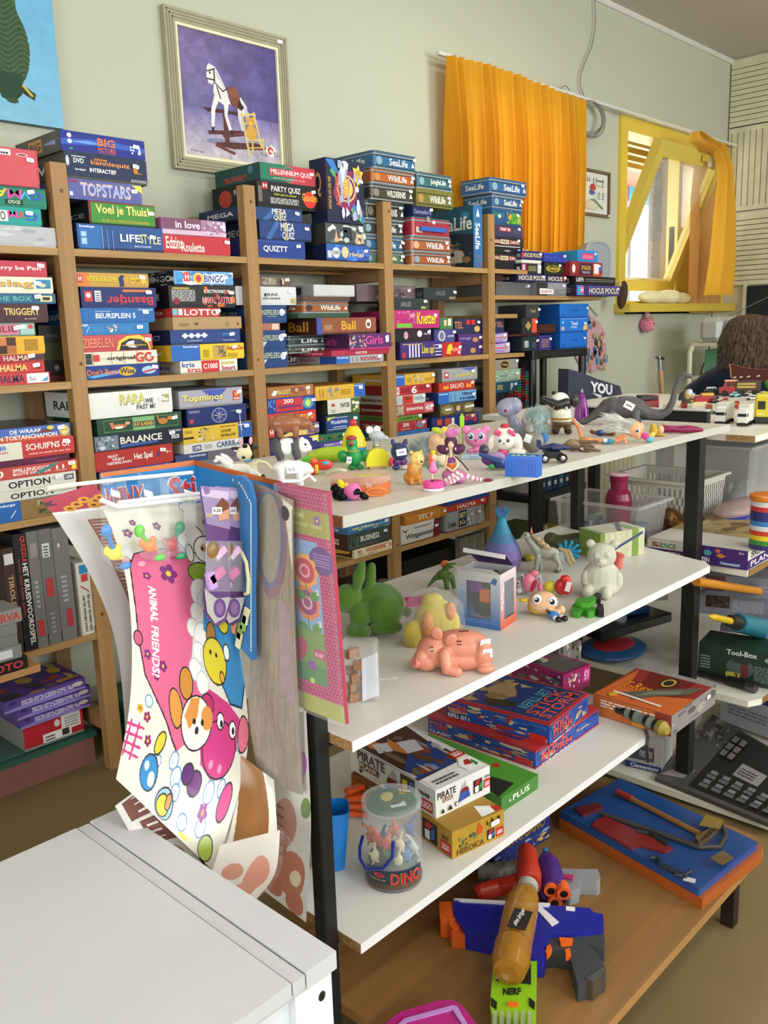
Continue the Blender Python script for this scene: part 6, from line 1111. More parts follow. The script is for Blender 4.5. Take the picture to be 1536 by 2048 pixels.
t.part('block','plastic',lambda b:b.prism([(-23,5),(23,5),(24,18),(20,32),(10,39),(-6,40),(-17,33),(-23,18)],-10,12,'e8de24'));t.part('feet','plastic',lambda b:b.box((-16,-7,0),(16,9,5.2),'d0a878'))
t.blob('head','a9aeb2',[E(2,64,17,12,0,12,0,12,0),E(18,60,9,5,0,5,0,20,0),Tt(0,0,52,7,0,0,41,6)],vox=1.3)
for x in(-13,2):t.part('ear','plastic',lambda b:b.ell((x,-2,77),(7.5,3,8),'e4e2de'))
t.part('collar','metal',lambda b:b.lathe([(7,-2),(7.5,0),(7,2)],'c8b868',(0,0,45),14))
t=TT('photo_clip','thin steel clip stick standing right of the grey mouse','clip',786,925,g='thin steel clip sticks');t.part('rod','metal',lambda b:b.tube([(0,0,0,.9),(2,0,40,.9),(3,0,44,2),(6,0,82,.7)],1,'b8b4a8',n=6,flat=.5));t.part('base','plastic',lambda b:b.ell((-6,0,12),(9,7,11),'e4e0da').ell((2,-2,3),(8,7,4),'dedad2'))
t=TT('crochet_strip','cream crochet strip lying behind the orange case','crochet strip',672,950);rr=random.Random(2)
def f(b):
 for i in range(34):
  a=i/33;b.tube([(-20+40*a,-4*math.sin(a*3),8*math.sin(a*2.6)+1,1.3),(-20+40*a+2,2-4*math.sin(a*3),8*math.sin(a*2.6)+5,1.3),(-19+40*a,5-4*math.sin(a*3),8*math.sin(a*2.6)+2,1.3)],1.3,rr.choice(['d8d0b4','e0d8c0','ccc4a8']),n=5)
t.part('knit','cloth',f)['kind']='stuff'
t=TT('bead_case','round scalloped case, orange below and clear above','case',722,985)
def scal(z0,z1,R0,col,m,nm):
 def f(b):
  P=[((R0+3.2*abs(math.cos(6*a)))*math.cos(a),(R0+3.2*abs(math.cos(6*a)))*.82*math.sin(a))for a in[6.2832*i/96 for i in range(96)]];b.prism(P,z0,z1,col,'z',sm=True)
 t.part(nm,m,f)
scal(0,22,57,'e07a44','tint','orange_tray');scal(22.5,36,57,'e8b49c','frosted','clear_lid');t.part('loop_handle','plastic',lambda b:b.tube([(30+20*math.cos(a),-52-3*math.sin(a),9+8*math.sin(a))for a in[6.28*i/24 for i in range(24)]],1.8,'e88838',closed=True,n=6))
t.part('hinge','clear',lambda b:b.cbox((16,-50,22),(5,2,4),'e8e0d8'));t.part('yellow_insert','card',lambda b:b.cbox((10,-10,36.5),(20,12,.4),'c4c060',rot3(0,0,20)))
t=TT('candy_bundle','pink, yellow and black wrapped bundle at the left front corner','wrapped toy',697,1000)
t.blob('pink_ball','d868a8',[E(8,17,19,18,0,16)]);t.part('black_wrap','foil',lambda b:[b.ell((x,y,z),(rx,7,rz),'16161c',rot3(0,q,0),n=7,sm=False)for x,y,z,rx,rz,q in((-20,-2,16,12,16,30),(-26,2,26,8,10,60),(30,-4,8,12,7,35),(18,-12,18,7,7,10),(-10,-6,8,14,7,-20))])
t.part('yellow_bow','cloth',lambda b:b.ell((-14,-2,33),(7,5,11),'e0cc30',rot3(0,-20,0)).ell((-4,-2,30),(7,5,6),'d8c028'));t.part('blue_base','plastic',lambda b:b.ell((-2,0,3),(20,10,3),'28309a'));t.part('heart','card',lambda b:b.ell((14,-16,17),(4,2,5),'201a2a'))
# dark blue cat
t=TT('toy_cat','dark blue cat figure with a price label on its face','toy cat',800,939);t.blob('head','27305a',[E(0,36,18,18,0,16),E(-12,54,5,8,0,4,0,-20,0),E(12,54,5,8,0,4,0,20,0)])
t.blob('legs','5c2c68',[E(-6,16,8,9),E(7,16,8,9)]);t.part('boot','plastic',lambda b:b.ell((-8,-2,5),(8,8,5),'30306a').ell((9,-2,5),(8,8,5),'c8c0c0'));tagp(t,4,-17,37,20,13,-8)
for s in(-1,1):t.part('red_hand','plastic',lambda b:b.ell((s*22+4,-4,16),(5,4,10),'c03048',rot3(0,-s*15,0)))
def fur(t,cx,cz,rx,rz,col,n=700,L=16,cy=0,ry=None,wind=(0,0,0),seed=1,name='hair',w=.35):
 rr=random.Random(seed);ry=ry or min(rx,rz)
 t.part('scalp','hair',lambda b:b.ell((cx,cy,cz),(rx,ry,rz),col,n=12))
 def f(b):
  for i in range(n):
   d=V((rr.gauss(0,1),rr.gauss(0,1),rr.gauss(0,1))).normalized();p=V((cx+rx*d.x*.95,cy+ry*d.y*.95,cz+rz*d.z*.95));dd=V((d.x,d.y,d.z+.2));l=L*rr.uniform(.6,1.2);m=p+dd*l*.5;e=m+(dd*.4+V(wind))*l*.6;s=V((rr.uniform(-1,1),rr.uniform(-1,1),rr.uniform(-1,1)))*w*2
   q=rr.uniform(.85,1.12);c=tuple(min(1,k*q)for k in hx(col)[:3])+(1,);b.add([p,p+s,m+s,m,e],[(0,1,2,3),(3,2,4)],c)
 o=t.part(name,'hair',f);o['kind']='stuff'
t=TT('troll_doll','troll doll with pale grey swept hair beside the blue cat','doll',852,930);fur(t,2,28,27,19,'a9b4b2',1500,18,0,16,(-.5,0,.6),3);t.part('face','skin',lambda b:b.ell((26,-2,30),(10,9,10),'d8b494'))
t=TT('baby_doll','small doll with beige tousled hair and cream body','doll',880,932);t.blob('body','d8c8a4',[E(0,14,14,14,2,10),E(8,6,9,6,-4)]);t.blob('hair','cfa882',[E(-6,48,17,17,0,13),E(2,34,11,11),E(-14,40,10,12),E(0,26,8,10)],m='hair');t.part('bow','cloth',lambda b:b.ell((6,-6,62),(5,3,8),'b09470',rot3(0,30,0)))
t=TT('toy_lion','orange and yellow standing lion figure','toy lion',831,968,15);t.blob('body','c9822e',[E(-2,26,15,22,2,13),E(-10,10,10,10,4),Tt(-10,-4,10,5,-10,-8,3,5),Tt(6,-4,14,6,7,-9,4,6),E(-18,14,5,10,6)])
t.blob('mane','e0c070',[E(4,50,15,16,-3,12),E(2,38,12,10,-2)]);t.part('muzzle','plastic',lambda b:b.ell((6,-15,46),(6,5,5),'e8cc80'));t.part('nose','plastic',lambda b:b.ell((8,-19,47),(3,2,2.2),'181414'));eyes(t,[(-1,-14,55),(9,-13,55)],1)
for x in(-7,13):t.part('ear','plastic',lambda b:b.ell((x,0,64),(4,3,4),'d8b458'))
t=TT('princess_stamp','tiny princess figure with yellow crown on a pink round stamp','toy figure',867,980)
t.part('pink_disc','plastic',lambda b:b.lathe([(20,5),(21,8),(21,17),(18,19),(17,17),(0,17)],'d64a90',n=28));t.part('white_rim','plastic',lambda b:b.lathe([(20,0),(21,2),(20.5,5)],'e8e4e6',n=28))
t.blob('dress','e070a8',[Tt(0,0,42,9,0,0,56,5),E(0,40,10,6)],vox=1);t.part('leg','skin',lambda b:b.tube([(-2,0,18,2),(-2,0,36,2.4)],2,'e8c0a0').ell((-2,-2,20),(3,4,2),'181820'));t.part('head','skin',lambda b:b.ell((2,-1,66),(6,6,7),'e8b898'))
t.part('hair','hair',lambda b:b.ell((-2,1,66),(8,6,9),'d86a3a').ell((-6,1,56),(4,4,9),'d05a30'));t.part('crown','plastic',lambda b:b.lathe([(4,0),(5.5,6),(5,7),(0,5)],'e8c828',(1,0,72),8));t.part('wing','plastic',lambda b:b.ell((-10,3,50),(4,2,8),'3a8a6a').ell((10,3,50),(4,2,8),'3a8a6a'))
# seated fairy doll
t=TT('fairy_doll','seated fairy doll with purple hair and striped stockings','doll',905,967)
t.blob('skirt','b66aa0',[E(0,16,22,15,4,16),E(14,10,14,10,0,12)]);t.blob('torso','e6c2a6',[Tt(-2,2,30,8,-2,2,50,6.5),Tt(-2,2,58,3,-2,2,74,3.4),E(-2,80,7.5,10,1,7)],m='skin')
t.part('top','cloth',lambda b:b.lathe([(8.5,-6),(8,0),(7.5,5)],'8a4a8a',(-2,2,48),16));t.part('belt','cloth',lambda b:b.lathe([(9.5,-5),(9,0),(8.6,5)],'d87830',(-2,2,35),16))
t.part('arm','skin',lambda b:b.tube([(-9,0,56,3),(-14,-6,36,2.6),(2,-14,26,2.2)],3,'e6c2a6'));t.part('arm','skin',lambda b:b.tube([(6,0,56,3),(12,-6,38,2.6),(2,-15,28,2.2)],3,'e6c2a6'))
st=lambda n:['f0e4dc' if(i//2)%2 else 'c47898' for i in range(n)]
def leg(b,P,r):
 D=[]
 for a,c in zip(P,P[1:]):
  for i in range(10):D.append(tuple(V(a).lerp(V(c),i/10)))
 b.tube([d+(r*(1-.3*i/len(D)),)for i,d in enumerate(D)],r,'fff',cols=st(len(D)),n=10)
t.part('stocking','cloth',lambda b:leg(b,[(16,-8,26),(-4,-14,14),(-22,-18,5)],6));t.part('stocking','cloth',lambda b:leg(b,[(22,-8,22),(4,-16,9),(-12,-22,3)],6));t.part('stocking','cloth',lambda b:leg(b,[(24,0,16),(48,0,8),(66,-2,6)],5))
t.part('shoe','cloth',lambda b:b.ell((-24,-20,5),(6,5,4),'c878a8').ell((-13,-24,3),(6,5,4),'c878a8').ell((70,-3,6),(11,4,4),'7a2a4a'))
t.blob('hair','4c1c40',[E(-2,84,13,12,4,9),E(-18,68,14,9,4,7,0,30,0),E(14,68,14,10,4,7,0,-30,0),E(-2,92,8,6,4)],m='hair');t.blob('flower_crown','c070a4',[E(-2,100,12,9,2,9),E(8,104,7,7,0),E(-10,106,6,6,0)],m='cloth');t.part('yellow_flower','cloth',lambda b:b.ell((-14,-2,108),(7,4,7),'e0c050'))
eyes(t,[(-5,-5.5,82),(1,-5.5,82)],.9);t.part('earring','plastic',lambda b:b.ell((-10,-3,70),(2,2,3.4),'e0a0c8').ell((7,-3,70),(2,2,3.4),'e0a0c8'));t.part('sash','cloth',lambda b:b.tube([(2,-5,56),(14,-3,40),(28,-2,22),(34,0,8)],2.6,'d8c8d0',flat=.4).tube([(6,-5,56),(20,-3,42),(32,-2,26)],1.2,'30202c'))
t=TT('toy_flower','yellow green petal toy behind the fairy doll','toy',884,912);t.blob('petals','b4be34',[E(-8,50,13,7,6,5,0,20,0),E(6,42,10,5,6,4,0,-40,0),Tt(4,6,40,3,8,6,2,3)],vox=1.3);t.part('flower_centre','plastic',lambda b:b.ell((0,2,44),(5,4,5),'d8c850'))
t=TT('toy_ear','beige rounded toy shell standing behind the fairy doll','toy',908,908);t.blob('shell','c4aa90',[E(0,42,15,17,10,5,0,-30,0),Tt(4,10,30,7,8,10,3,8)]);t.part('rim','plastic',lambda b:b.tube([(14*math.cos(a)-2,6,43+16*math.sin(a))for a in[i*.3 for i in range(12)]],1.5,'d4bca4'))
t=TT('toothbrush','lime green toothbrush standing upright in a pale blue tray','toothbrush',926,912);t.part('handle','plastic',lambda b:b.tube([(0,0,2,3),(0,0,40,2.2),(-1,0,58,2.4),(-1,0,82,4.2),(-1,0,84,3)],3,'a0dc28',n=8,flat=.7));t.part('head','plastic',lambda b:b.cbox((-1,-2,68),(4.5,2,12),'94d020',ch=.6))
t=TT('toy_tray','pale blue flat plastic tray under the pink pet','tray',952,917);t.part('tray','plastic',lambda b:b.box((-28,-8,0),(28,12,9),'a8bcc8'));t.part('latch','plastic',lambda b:b.box((-12,-9,1),(6,-7.6,6),'8ca4b4'))
def pet(nm,lab,bx,by,col,s=1,ears='round',g=GT,rot=0):
 t=TT(nm,lab,'toy pet',bx,by,rot);return t
t=Toy('toy_pet','pink bear pet figure with huge dark eyes','toy pet',952,905,ZT+.0003+9*t.k,0,GT)
t.blob('head','d878a8',[E(0,30,23,19,0,17),E(-19,46,9,9,0,5),E(20,46,9,9,0,5),E(0,22,16,10,-3)]);t.blob('body','d070a2',[Tt(0,0,16,5,0,0,6,8),E(-12,4,8,5,-4),E(12,4,8,5,-4)]);eyes(t,[(-10,-15.5,34),(10,-15.5,34)],5.2,'16161e','a8c8d0');t.part('nose','plastic',lambda b:b.ell((0,-18,26),(2,1.5,1.6),'201820'))
t=TT('toy_dog','white puppy head with pink bows on a small body','toy dog',1008,912);t.blob('head','e8e0d4',[E(0,32,22,20,0,17),E(-25,28,9,17,0,7,0,12,0),E(27,28,10,18,0,7,0,-12,0),E(0,50,20,8,2,13)])
t.blob('body','d8508a',[E(-2,8,11,9,2)]);t.part('bow','plastic',lambda b:b.ell((-15,-12,50),(4,3,7),'d84c80',rot3(0,25,0)).ell((-9,-12,46),(4,3,6),'d84c80',rot3(0,25,0)));t.part('bow','plastic',lambda b:b.ell((12,-12,50),(4,3,6),'d84c80',rot3(0,-25,0)).ell((18,-12,46),(4,3,7),'d84c80',rot3(0,-25,0)))
eyes(t,[(-8,-15.5,33),(8,-15.5,33)],3.4,'2a2a3c','c8d8e4');t.part('nose','plastic',lambda b:b.ell((0,-18,27),(1.6,1,1.3),'30242c'));t.part('red_cap','plastic',lambda b:b.lathe([(9,0),(9,4),(7,7),(0,7)],'b82838',(2,2,57),16));t.part('paw','plastic',lambda b:b.ell((26,-4,8),(17,8,8),'e0d8cc'))
t=TT('toy_robot_dog','grey plastic robot dog with red eye, right of the fourth upright','toy dog',1032,884);t.blob('head','8a8aa0',[E(-18,68,21,19,0,16),E(-4,72,17,17,2,15),E(-12,84,14,5,0)]);t.blob('body','84849a',[Tt(-8,0,50,10,-4,0,36,11),E(6,22,20,18,2,14),E(-12,20,9,8,-6),E(24,24,9,18,4,7)])
t.part('eye_ring','plastic',lambda b:b.lathe([(6,0),(6,2),(3.6,3),(3.6,0)],'9a9aac',(-20,-14,64),16,rot3(90,0,0)));t.part('eye','plastic',lambda b:b.ell((-20,-15.5,64),(3.6,2,3.6),'8a2430'))
t=TT('toy_boat','purple and blue toy boat with a green ball','toy boat',988,938,-10);t.blob('hull','6a3a80',[E(0,14,28,12,4,12,0,12,0)]);t.part('canopy','tint',lambda b:b.ell((2,2,26),(20,10,8),'b890c0'));t.blob('deck','2a4488',[Tt(-26,-6,30,4,14,-10,16,8),Tt(10,-8,12,8,28,-6,8,8)]);t.part('green_ball','plastic',lambda b:b.ell((-2,-14,7),(6.5,6,5.5),'3aa04c'));t.part('dark_ball','plastic',lambda b:b.ell((-22,12,36),(10,10,12),'3c3650'))
# blue skip
t=TT('toy_skip','bright blue toy skip full of pale green balls','toy container',1037,951,-18)
def f(b):
 b.box((-22,-18,0),(44,14,2),'1d5fc4')
 for a,c in(((-22,-18,2),(44,-15.5,42)),((-22,11.5,2),(44,14,42)),((-22,-15.5,2),(-19.5,11.5,42)),((41.5,-15.5,2),(44,11.5,42))):b.box(a,c,'1f66cc')
 for i in range(9):b.box((-18+i*7,-19,2),(-15.5+i*7,-18,36),'1c5cbc')
 for i in range(4):b.box((-23,-14+i*7,2),(-22,-11.5+i*7,36),'1c5cbc')
 b.box((-24,-19,30),(-22,15,33),'1c5cbc')
t.part('tub','plastic',f)
rr=random.Random(6)
for i in range(14):x,y,z=-16+rr.random()*54,-12+rr.random()*20,33+rr.random()*5;t.part('ball','plastic',lambda b:b.ell((x,y,z),(7,6,5.5),rr.choice(['9ccc4c','8ac070','a8d460']),n=10))
t=TT('toy_owl','grey owl shaped figure with hanging price tag','toy owl',1062,905);t.blob('body','77736c',[E(4,22,22,22,0,15),Tt(-4,0,34,12,-6,0,50,11),E(-14,63,5,7),E(5,63,5,7)]);t.part('tag_string','plastic',lambda b:b.tube([(-14,-12,44),(-2,-13,40),(10,-10,44)],.5,'222',n=4));t.part('price_tag','card',lambda b:b.cbox((-6,-15,30),(7,.3,8),'e4e2dc',rot3(0,20,0)))
t=TT('troll_doll','troll with pale teal fluffy hair behind the grey owl','doll',1072,890);fur(t,0,42,22,26,'9fb8b4',1300,14,4,16,(.2,0,.4),4);t.part('blue_shirt','cloth',lambda b:b.ell((14,0,14),(12,9,12),'3a80b8'));t.part('ear','skin',lambda b:b.ell((24,-4,46),(4,3,6),'d8a8a0'))
t=TT('photo_clip','dark slanted clip rod leaning right of the teal troll','clip',1090,905,g='thin steel clip sticks');t.part('rod','metal',lambda b:b.tube([(-2,0,3,1.2),(6,2,40,1),(17,4,92,1.6)],1,'8a8478',n=6));t.part('foot','plastic',lambda b:b.ell((-2,0,3),(4,4,3),'3a5a98'))
t=TT('clear_box','small clear plastic box behind the teal troll','box',1090,868);t.part('box','frosted',lambda b:b.box((-16,0,0),(18,22,56),'d8d4cc'));t.part('insert','card',lambda b:b.box((-12,4,2),(2,16,30),'d8a08c').box((4,4,2),(15,14,50),'c8c8c0'))
t=TT('toy_plane','navy toy aeroplane on black wheels at the board edge','toy plane',1108,925,8);t.part('undercarriage','plastic',lambda b:b.cbox((-4,0,17),(16,8,8),'1a1a1e',ch=2));t.blob('fuselage','1c2a5c',[Tt(-26,0,30,4,0,0,32,8,30,0,28,4)])
t.part('wing','plastic',lambda b:b.prism([(-8,-36),(12,-36),(16,30),(-6,30)],31,33.5,'223068','z'));
for y in(-8,6):t.part('tail_fin','plastic',lambda b:b.prism([(-34,32),(-26,32),(-27,46),(-34,46)],y,y+2,'1c2854'))
for x,y in((-19,-8),(16,-9),(14,12)):
 w=t.part('wheel','rubber',lambda b:b.lathe([(9,-3),(9.5,0),(9,3),(0,3)],'161616',(x,y,9.5),18,rot3(90,0,0)));t.part('hub','metal',lambda b:b.lathe([(5,0),(5,.6),(0,1)],'c8c8c8',(x,y-3.1,9.5),10,rot3(90,0,0)),parent=w)
 # panda figure with stick
t=TT('panda_figure','panda figure in brown trousers holding a stick, arm raised','toy panda',1122,868)
t.blob('torso','e0dcc8',[E(0,42,20,20,0,17),E(2,30,20,12,0,17)]);t.blob('trousers','5f4a26',[E(2,22,20,9,0,17),Tt(-8,0,18,9,-10,0,10,8),Tt(12,0,18,9,13,0,11,8)]);t.blob('head','e8e4d8',[E(-2,68,18,15,2,15)])
t.part('belt','cloth',lambda b:b.lathe([(20,-2),(21,0),(20,2)],'a07c34',(1,0,31),22,sy=.85))
t.blob('arm','1c1c1e',[Tt(8,-6,62,11,-8,-12,58,10,-22,-12,66,8,-36,-12,72,6),E(4,58,16,13,-4,12)]);t.part('foot','plastic',lambda b:b.ell((-11,-3,5),(8,8,5),'161618'));t.part('foot','plastic',lambda b:b.ell((14,-3,5),(8,8,5),'161618'))
t.part('ear','plastic',lambda b:b.ell((-14,2,82),(5,3,4),'1a1a1a'));t.part('ear','plastic',lambda b:b.ell((26,2,66),(9,7,14),'2a2826'));t.part('stick','matte',lambda b:b.tube([(-38,-14,2),(-22,-16,50)],1.4,'8a8468',n=6));t.part('knot','plastic',lambda b:b.ell((10,-15,52),(3,2,4),'c8c4ac'))
t=TT('spinning_top','purple pointed plastic cone behind the panda figure','toy cone',1163,840);t.part('cone','tint',lambda b:b.lathe([(15,0),(15,6),(13,24),(8,44),(3,54),(0,57)],'8a2490',n=26));t.part('tip','plastic',lambda b:b.lathe([(3,0),(2,5),(0,8)],'9a9aa0',(0,0,55),8))
# sauropod
t=TT('toy_dinosaur','large grey long necked dinosaur with a price label','toy dinosaur',1245,848)
t.blob('body','565455',[E(6,34,38,22,2,20),E(-18,36,22,19,2,18),Tt(28,2,34,17,50,0,20,12,72,-2,18,9,86,-4,26,7.5,94,-5,44,6.5,98,-5,66,6,106,-6,88,5.5,114,-6,95,6,126,-7,92,4.5),Tt(-30,2,36,15,-52,0,20,9,-72,-4,6,6,-96,-10,3,3),Tt(-22,-10,22,9,-24,-12,4,7),Tt(24,-10,22,9,26,-12,4,7),Tt(-16,14,22,9,-16,14,4,7),Tt(28,14,22,9,30,14,4,7)],m='rubber')
t.part('price_sticker','card',lambda b:b.cbox((12,-19.5,38),(10,.5,7),'ecebe4',rot3(0,28,0)).cbox((12,-20.2,38),(6,.2,1),'555',rot3(0,28,0)));eyes(t,[(116,-11.5,96)],1)
for x in(-24,26):t.part('claw','plastic',lambda b:b.ell((x-3,-18,3),(3,2,2.4),'3a3838').ell((x+3,-18,3),(3,2,2.4),'3a3838'))
# doll with long white hair
t=TT('long_haired_doll','tan headed doll lying down with long white swept hair','doll',1255,884);t.blob('head','e3a87c',[E(12,26,17,17,0,14),E(26,30,6,9,0),E(22,12,7,8,-2)],m='skin')
def f(b):
 rr=random.Random(8)
 for i in range(650):
  a=rr.uniform(-.9,1.5);z0=28+14*math.sin(a);x0=8+8*math.cos(a)-6;y=rr.uniform(-12,12);L=rr.uniform(30,64);z1=z0+rr.uniform(-4,20)*(1 if a>0 else.5);q=rr.uniform(.85,1.1);c=(.72*q,.71*q,.66*q,1)
  b.add([(x0,y,z0),(x0,y+.6,z0+1.2),(x0-L*.5,y+2,z0+7),(x0-L*.5,y+1.4,z0+5.8),(x0-L,y+2,z1)],[(0,1,2,3),(3,2,4)],c)
t.part('hair','hair',f)['kind']='stuff'
t.blob('hair_cap','a8a69c',[E(2,32,20,16,2,15)],m='hair');eyes(t,[(18,-14,24)],3.4,'2a2040','e8e8f0');t.part('pink_top','cloth',lambda b:b.ell((34,-6,12),(9,8,7),'d84488',rot3(0,40,0)));t.part('blue_skirt','cloth',lambda b:b.ell((42,-6,6),(9,8,6),'6ab0c8').ell((46,-4,14),(8,5,5),'e0c860',rot3(0,-40,0)));t.part('arm','skin',lambda b:b.tube([(-22,-8,8,4),(-6,-8,16,3.6),(-4,-8,2,3)],3,'e39464'))
t=TT('lying_doll','doll in blue and orange lying flat in front of the grey dinosaur','doll',1212,888);t.blob('body','e08a4c',[Tt(-26,0,6,5,-6,0,6,5),E(-34,7,8,7)],m='skin');t.part('trousers','cloth',lambda b:b.ell((2,0,5.5),(16,7,5.5),'3f88a8'));t.part('belt','cloth',lambda b:b.ell((-2,-3,7),(6,5,5),'dfe0d8'));t.blob('hair','b8884c',[E(-42,8,9,7),E(-48,7,6,6)],m='hair');t.part('orange_leg','skin',lambda b:b.tube([(18,0,5,4),(36,-2,12,3.6),(38,-2,2,3)],3,'e8946a'))
t=TT('toy_monkey','brown toy figure in a blue vest lying before the white haired doll','toy figure',1204,872);t.blob('body','6a3c26',[Tt(-18,0,7,4,16,0,6,6),E(20,7,8,7),E(-20,9,5,4)]);t.part('vest','cloth',lambda b:b.ell((-2,0,6.5),(11,7,6.5),'27437e'))
t=TT('toy_bat','bronze brown rubber bat toy sprawled behind the plane','toy',1160,902);t.blob('body','6e5440',[E(-14,12,17,12,4,9),Tt(-14,0,10,6,-2,-8,4,3),Tt(-24,4,12,5,-50,4,7,3),Tt(-4,4,12,5,26,2,8,3.4),Tt(0,2,18,4,34,0,19,3),Tt(10,-10,6,4,38,-16,3,3)]);t.part('tail','rubber',lambda b:b.tube([(-4,-8,5,3),(4,-18,2,2),(20,-24,1,.8)],2,'5a3a2c',n=6));t.part('belly','rubber',lambda b:b.ell((-16,-3,16),(12,6,7),'8f7458'))
t=TT('doll_arm','loose orange doll arm bent beside the panda figure','doll arm',1155,882);t.part('arm','skin',lambda b:b.tube([(-9,0,44,4),(2,0,28,3.6),(8,0,4,3)],3,'e48a5c'));t.part('stripe','plastic',lambda b:b.tube([(-4,-3.5,40,1),(12,-3.5,28,1)],1.6,'f0ece8',n=6))
t=TT('hairbrush','long glossy maroon handle pointing right near the board end','brush',1362,866);t.part('handle','plastic',lambda b:b.tube([(-44,0,9,6),(-34,0,9,8),(-10,0,8,7),(10,0,8,8.5),(30,0,7,6),(42,0,6,2.5)],7,'8a1a4c',n=14));t.part('ridge','plastic',lambda b:b.ell((-20,-5,10),(12,3,3),'9c2a5c'))
t=TT('yellow_figure','small yellow sack shaped figure left of the maroon handle','toy figure',1310,872);t.blob('body','d2a42c',[E(-2,10,10,11,0,9),E(-4,20,6,5,0)]);t.part('face','plastic',lambda b:b.ell((10,-2,13),(7,6,9),'d8b47c'));t.part('hem','cloth',lambda b:b.ell((8,-4,2.5),(14,6,2.2),'c89828'))
# ================================================================== middle board
GM='things on the middle white board'
def TM(n,l,c,bx,by,rot=0):return Toy(n,l,c,bx,by,ZM+.0003,rot,GM)
def rbox(name,label,cat,p0,p1,zb,ht,dep,col,front='',left='',top='',group=None,m='card',scol=None,stk=False,ang=0):
 a=atZ(*p0,zb);b=atZ(*p1,zb);U=V((b.x-a.x,b.y-a.y,0));w=U.length;U.normalize()
 if ang:U=Matrix.Rotation(R(ang),3,'Z')@U
 D_=V((-U.y,U.x,0));h=V((0,0,ht));z0=V((a.x,a.y,zb));M_=Matrix(((U.x,D_.x,0,z0.x),(U.y,D_.y,0,z0.y),(0,0,1,z0.z),(0,0,0,1)))
 q=MB(M_).box((0,0,0),(w,dep,ht),col,{'l':scol}if scol else None);o=q.build(name,m,bev=.0008);tag(o,label,cat,group)
 if front:decal(o,z0,U*w,h,front,m=m)
 if left:decal(o,z0+D_*dep,-D_*dep,h,left,'side_print',m)
 if top:decal(o,z0+h,U*w,D_*dep,top,'lid_print',m)
 if stk:sticker(o,z0,U,V((0,0,1)),w*.8,ht*.7)
 return o,z0,U,D_,w
t=TM('flocked_rabbit','green moss covered rabbit lying at the left of the middle board','rabbit figure',742,1268)
t.blob('body','567c26',[E(14,50,56,48,30,36),E(28,44,36,40,6,30),E(-44,72,30,30,14,24),E(-58,64,17,16,6,14),Tt(-24,4,98,9,-20,4,118,13,-14,4,140,9,-10,4,148,4),Tt(-2,24,86,10,2,26,110,13,6,26,132,9),E(-34,14,14,14,-16,22),E(-14,13,15,13,-22,24),E(30,18,34,14,-14,20),E(74,34,11,10,30),E(-20,40,22,26,0,20)],vox=2.2,m='flock')
eyes(t,[(-58,-7,76)],1.6,'203010')
t=TM('pig_bank','pink pig money box with two price labels','money box',905,1345)
t.blob('body','d98c72',[E(16,42,66,38,30,36),E(14,22,64,26,26,34),E(-38,38,34,35,20,28),E(-52,20,26,20,12,22),E(-62,28,16,20,4,16),Tt(-16,-6,40,13,-10,-14,14,13,10,-20,9,10),E(66,10,18,10,-4,14),E(62,34,20,28,10,22)],vox=2.2)
t.part('snout','plastic',lambda b:b.lathe([(0,-2),(11,-1),(12,2),(11,6),(9,9)],'e07c74',(-71,-2,22),20,rot3(70,0,-50)))
for x,y,q in((-30,6,-25),(-2,0,30)):t.blob('ear','d98c72',[E(x,80 if x<-9 else 68,12,15,y,4,0,q,0)],vox=1.6)
t.part('coin_slot','card',lambda b:b.cbox((24,18,80.5),(10,1,.6),'40302c',rot3(12,0,6)))
for i in range(7):t.part('grille_slot','card',lambda b:b.cbox((14+.6*i,-2+abs(i-2)*.35,66-6.5*i),(4.6,1,1),'7a3c30'))
eyes(t,[(-40,-5,48)],3,'15151a','ffffff');t.part('eyelash','card',lambda b:[b.tube([(-43+i*3,-5,53),(-45+i*3,-5,58)],.5,'202020',n=4)for i in range(3)])
t.part('price_label','card',lambda b:b.cbox((66,2,62),(11,.5,8),'eeeeee',rot3(20,0,25)));t.part('price_label','card',lambda b:b.cbox((70,-7,42),(10,.5,9),'f2f2f2',rot3(0,0,20)).cbox((70,-7.7,42),(5,.2,1),'445',rot3(0,0,20)))
# blister with wooden blocks
e=thing('block_blister','clear plastic blister box of wooden blocks with a white paper','blister pack',tuple(atZ(715,1415,ZM)),GM)
def P6(x,y,d=0):p=atZ(x,y,ZM);return p
Mb=Toy.__new__(Toy);pb=atZ(722,1408,ZM);Mb.k=(pb-CP).dot(CF)/FPX;Mb.loc=pb;Mb.M=Matrix.Translation(pb+V((0,0,.0004)))@Matrix.Rotation(-math.atan2(pb.x,pb.y)+R(-8),4,'Z')@Matrix.Scale(Mb.k,4);Mb.e=e
rr=random.Random(1)
Mb.part('shell','clear',lambda b:b.cbox((-2,30,62),(37,22,62),'e4e2de',ch=6));Mb.part('flange','clear',lambda b:b.prism([(30,4),(74,20),(74,30),(30,70)],46,49,'dedcd8','z'))
for i,(x,y,z)in enumerate(((-20,14,100),(-14,36,96),(-6,14,76),(-22,30,58),(-14,14,52),(-22,16,30),(-6,30,34),(-18,14,9),(-4,30,10),(6,40,70),(6,40,40))):Mb.part('wooden_block','pine_board',lambda b:b.cbox((x,y,z),(9,9,9),'a87c5c',rot3(rr.uniform(-9,9),rr.uniform(-9,9),rr.uniform(0,60)),ch=1))
Mb.part('paper','card',lambda b:b.add([(2,6.5,2),(36,12,14),(36,12,104),(4,6.5,92)],[(0,1,2,3)],'d9dbe6'))
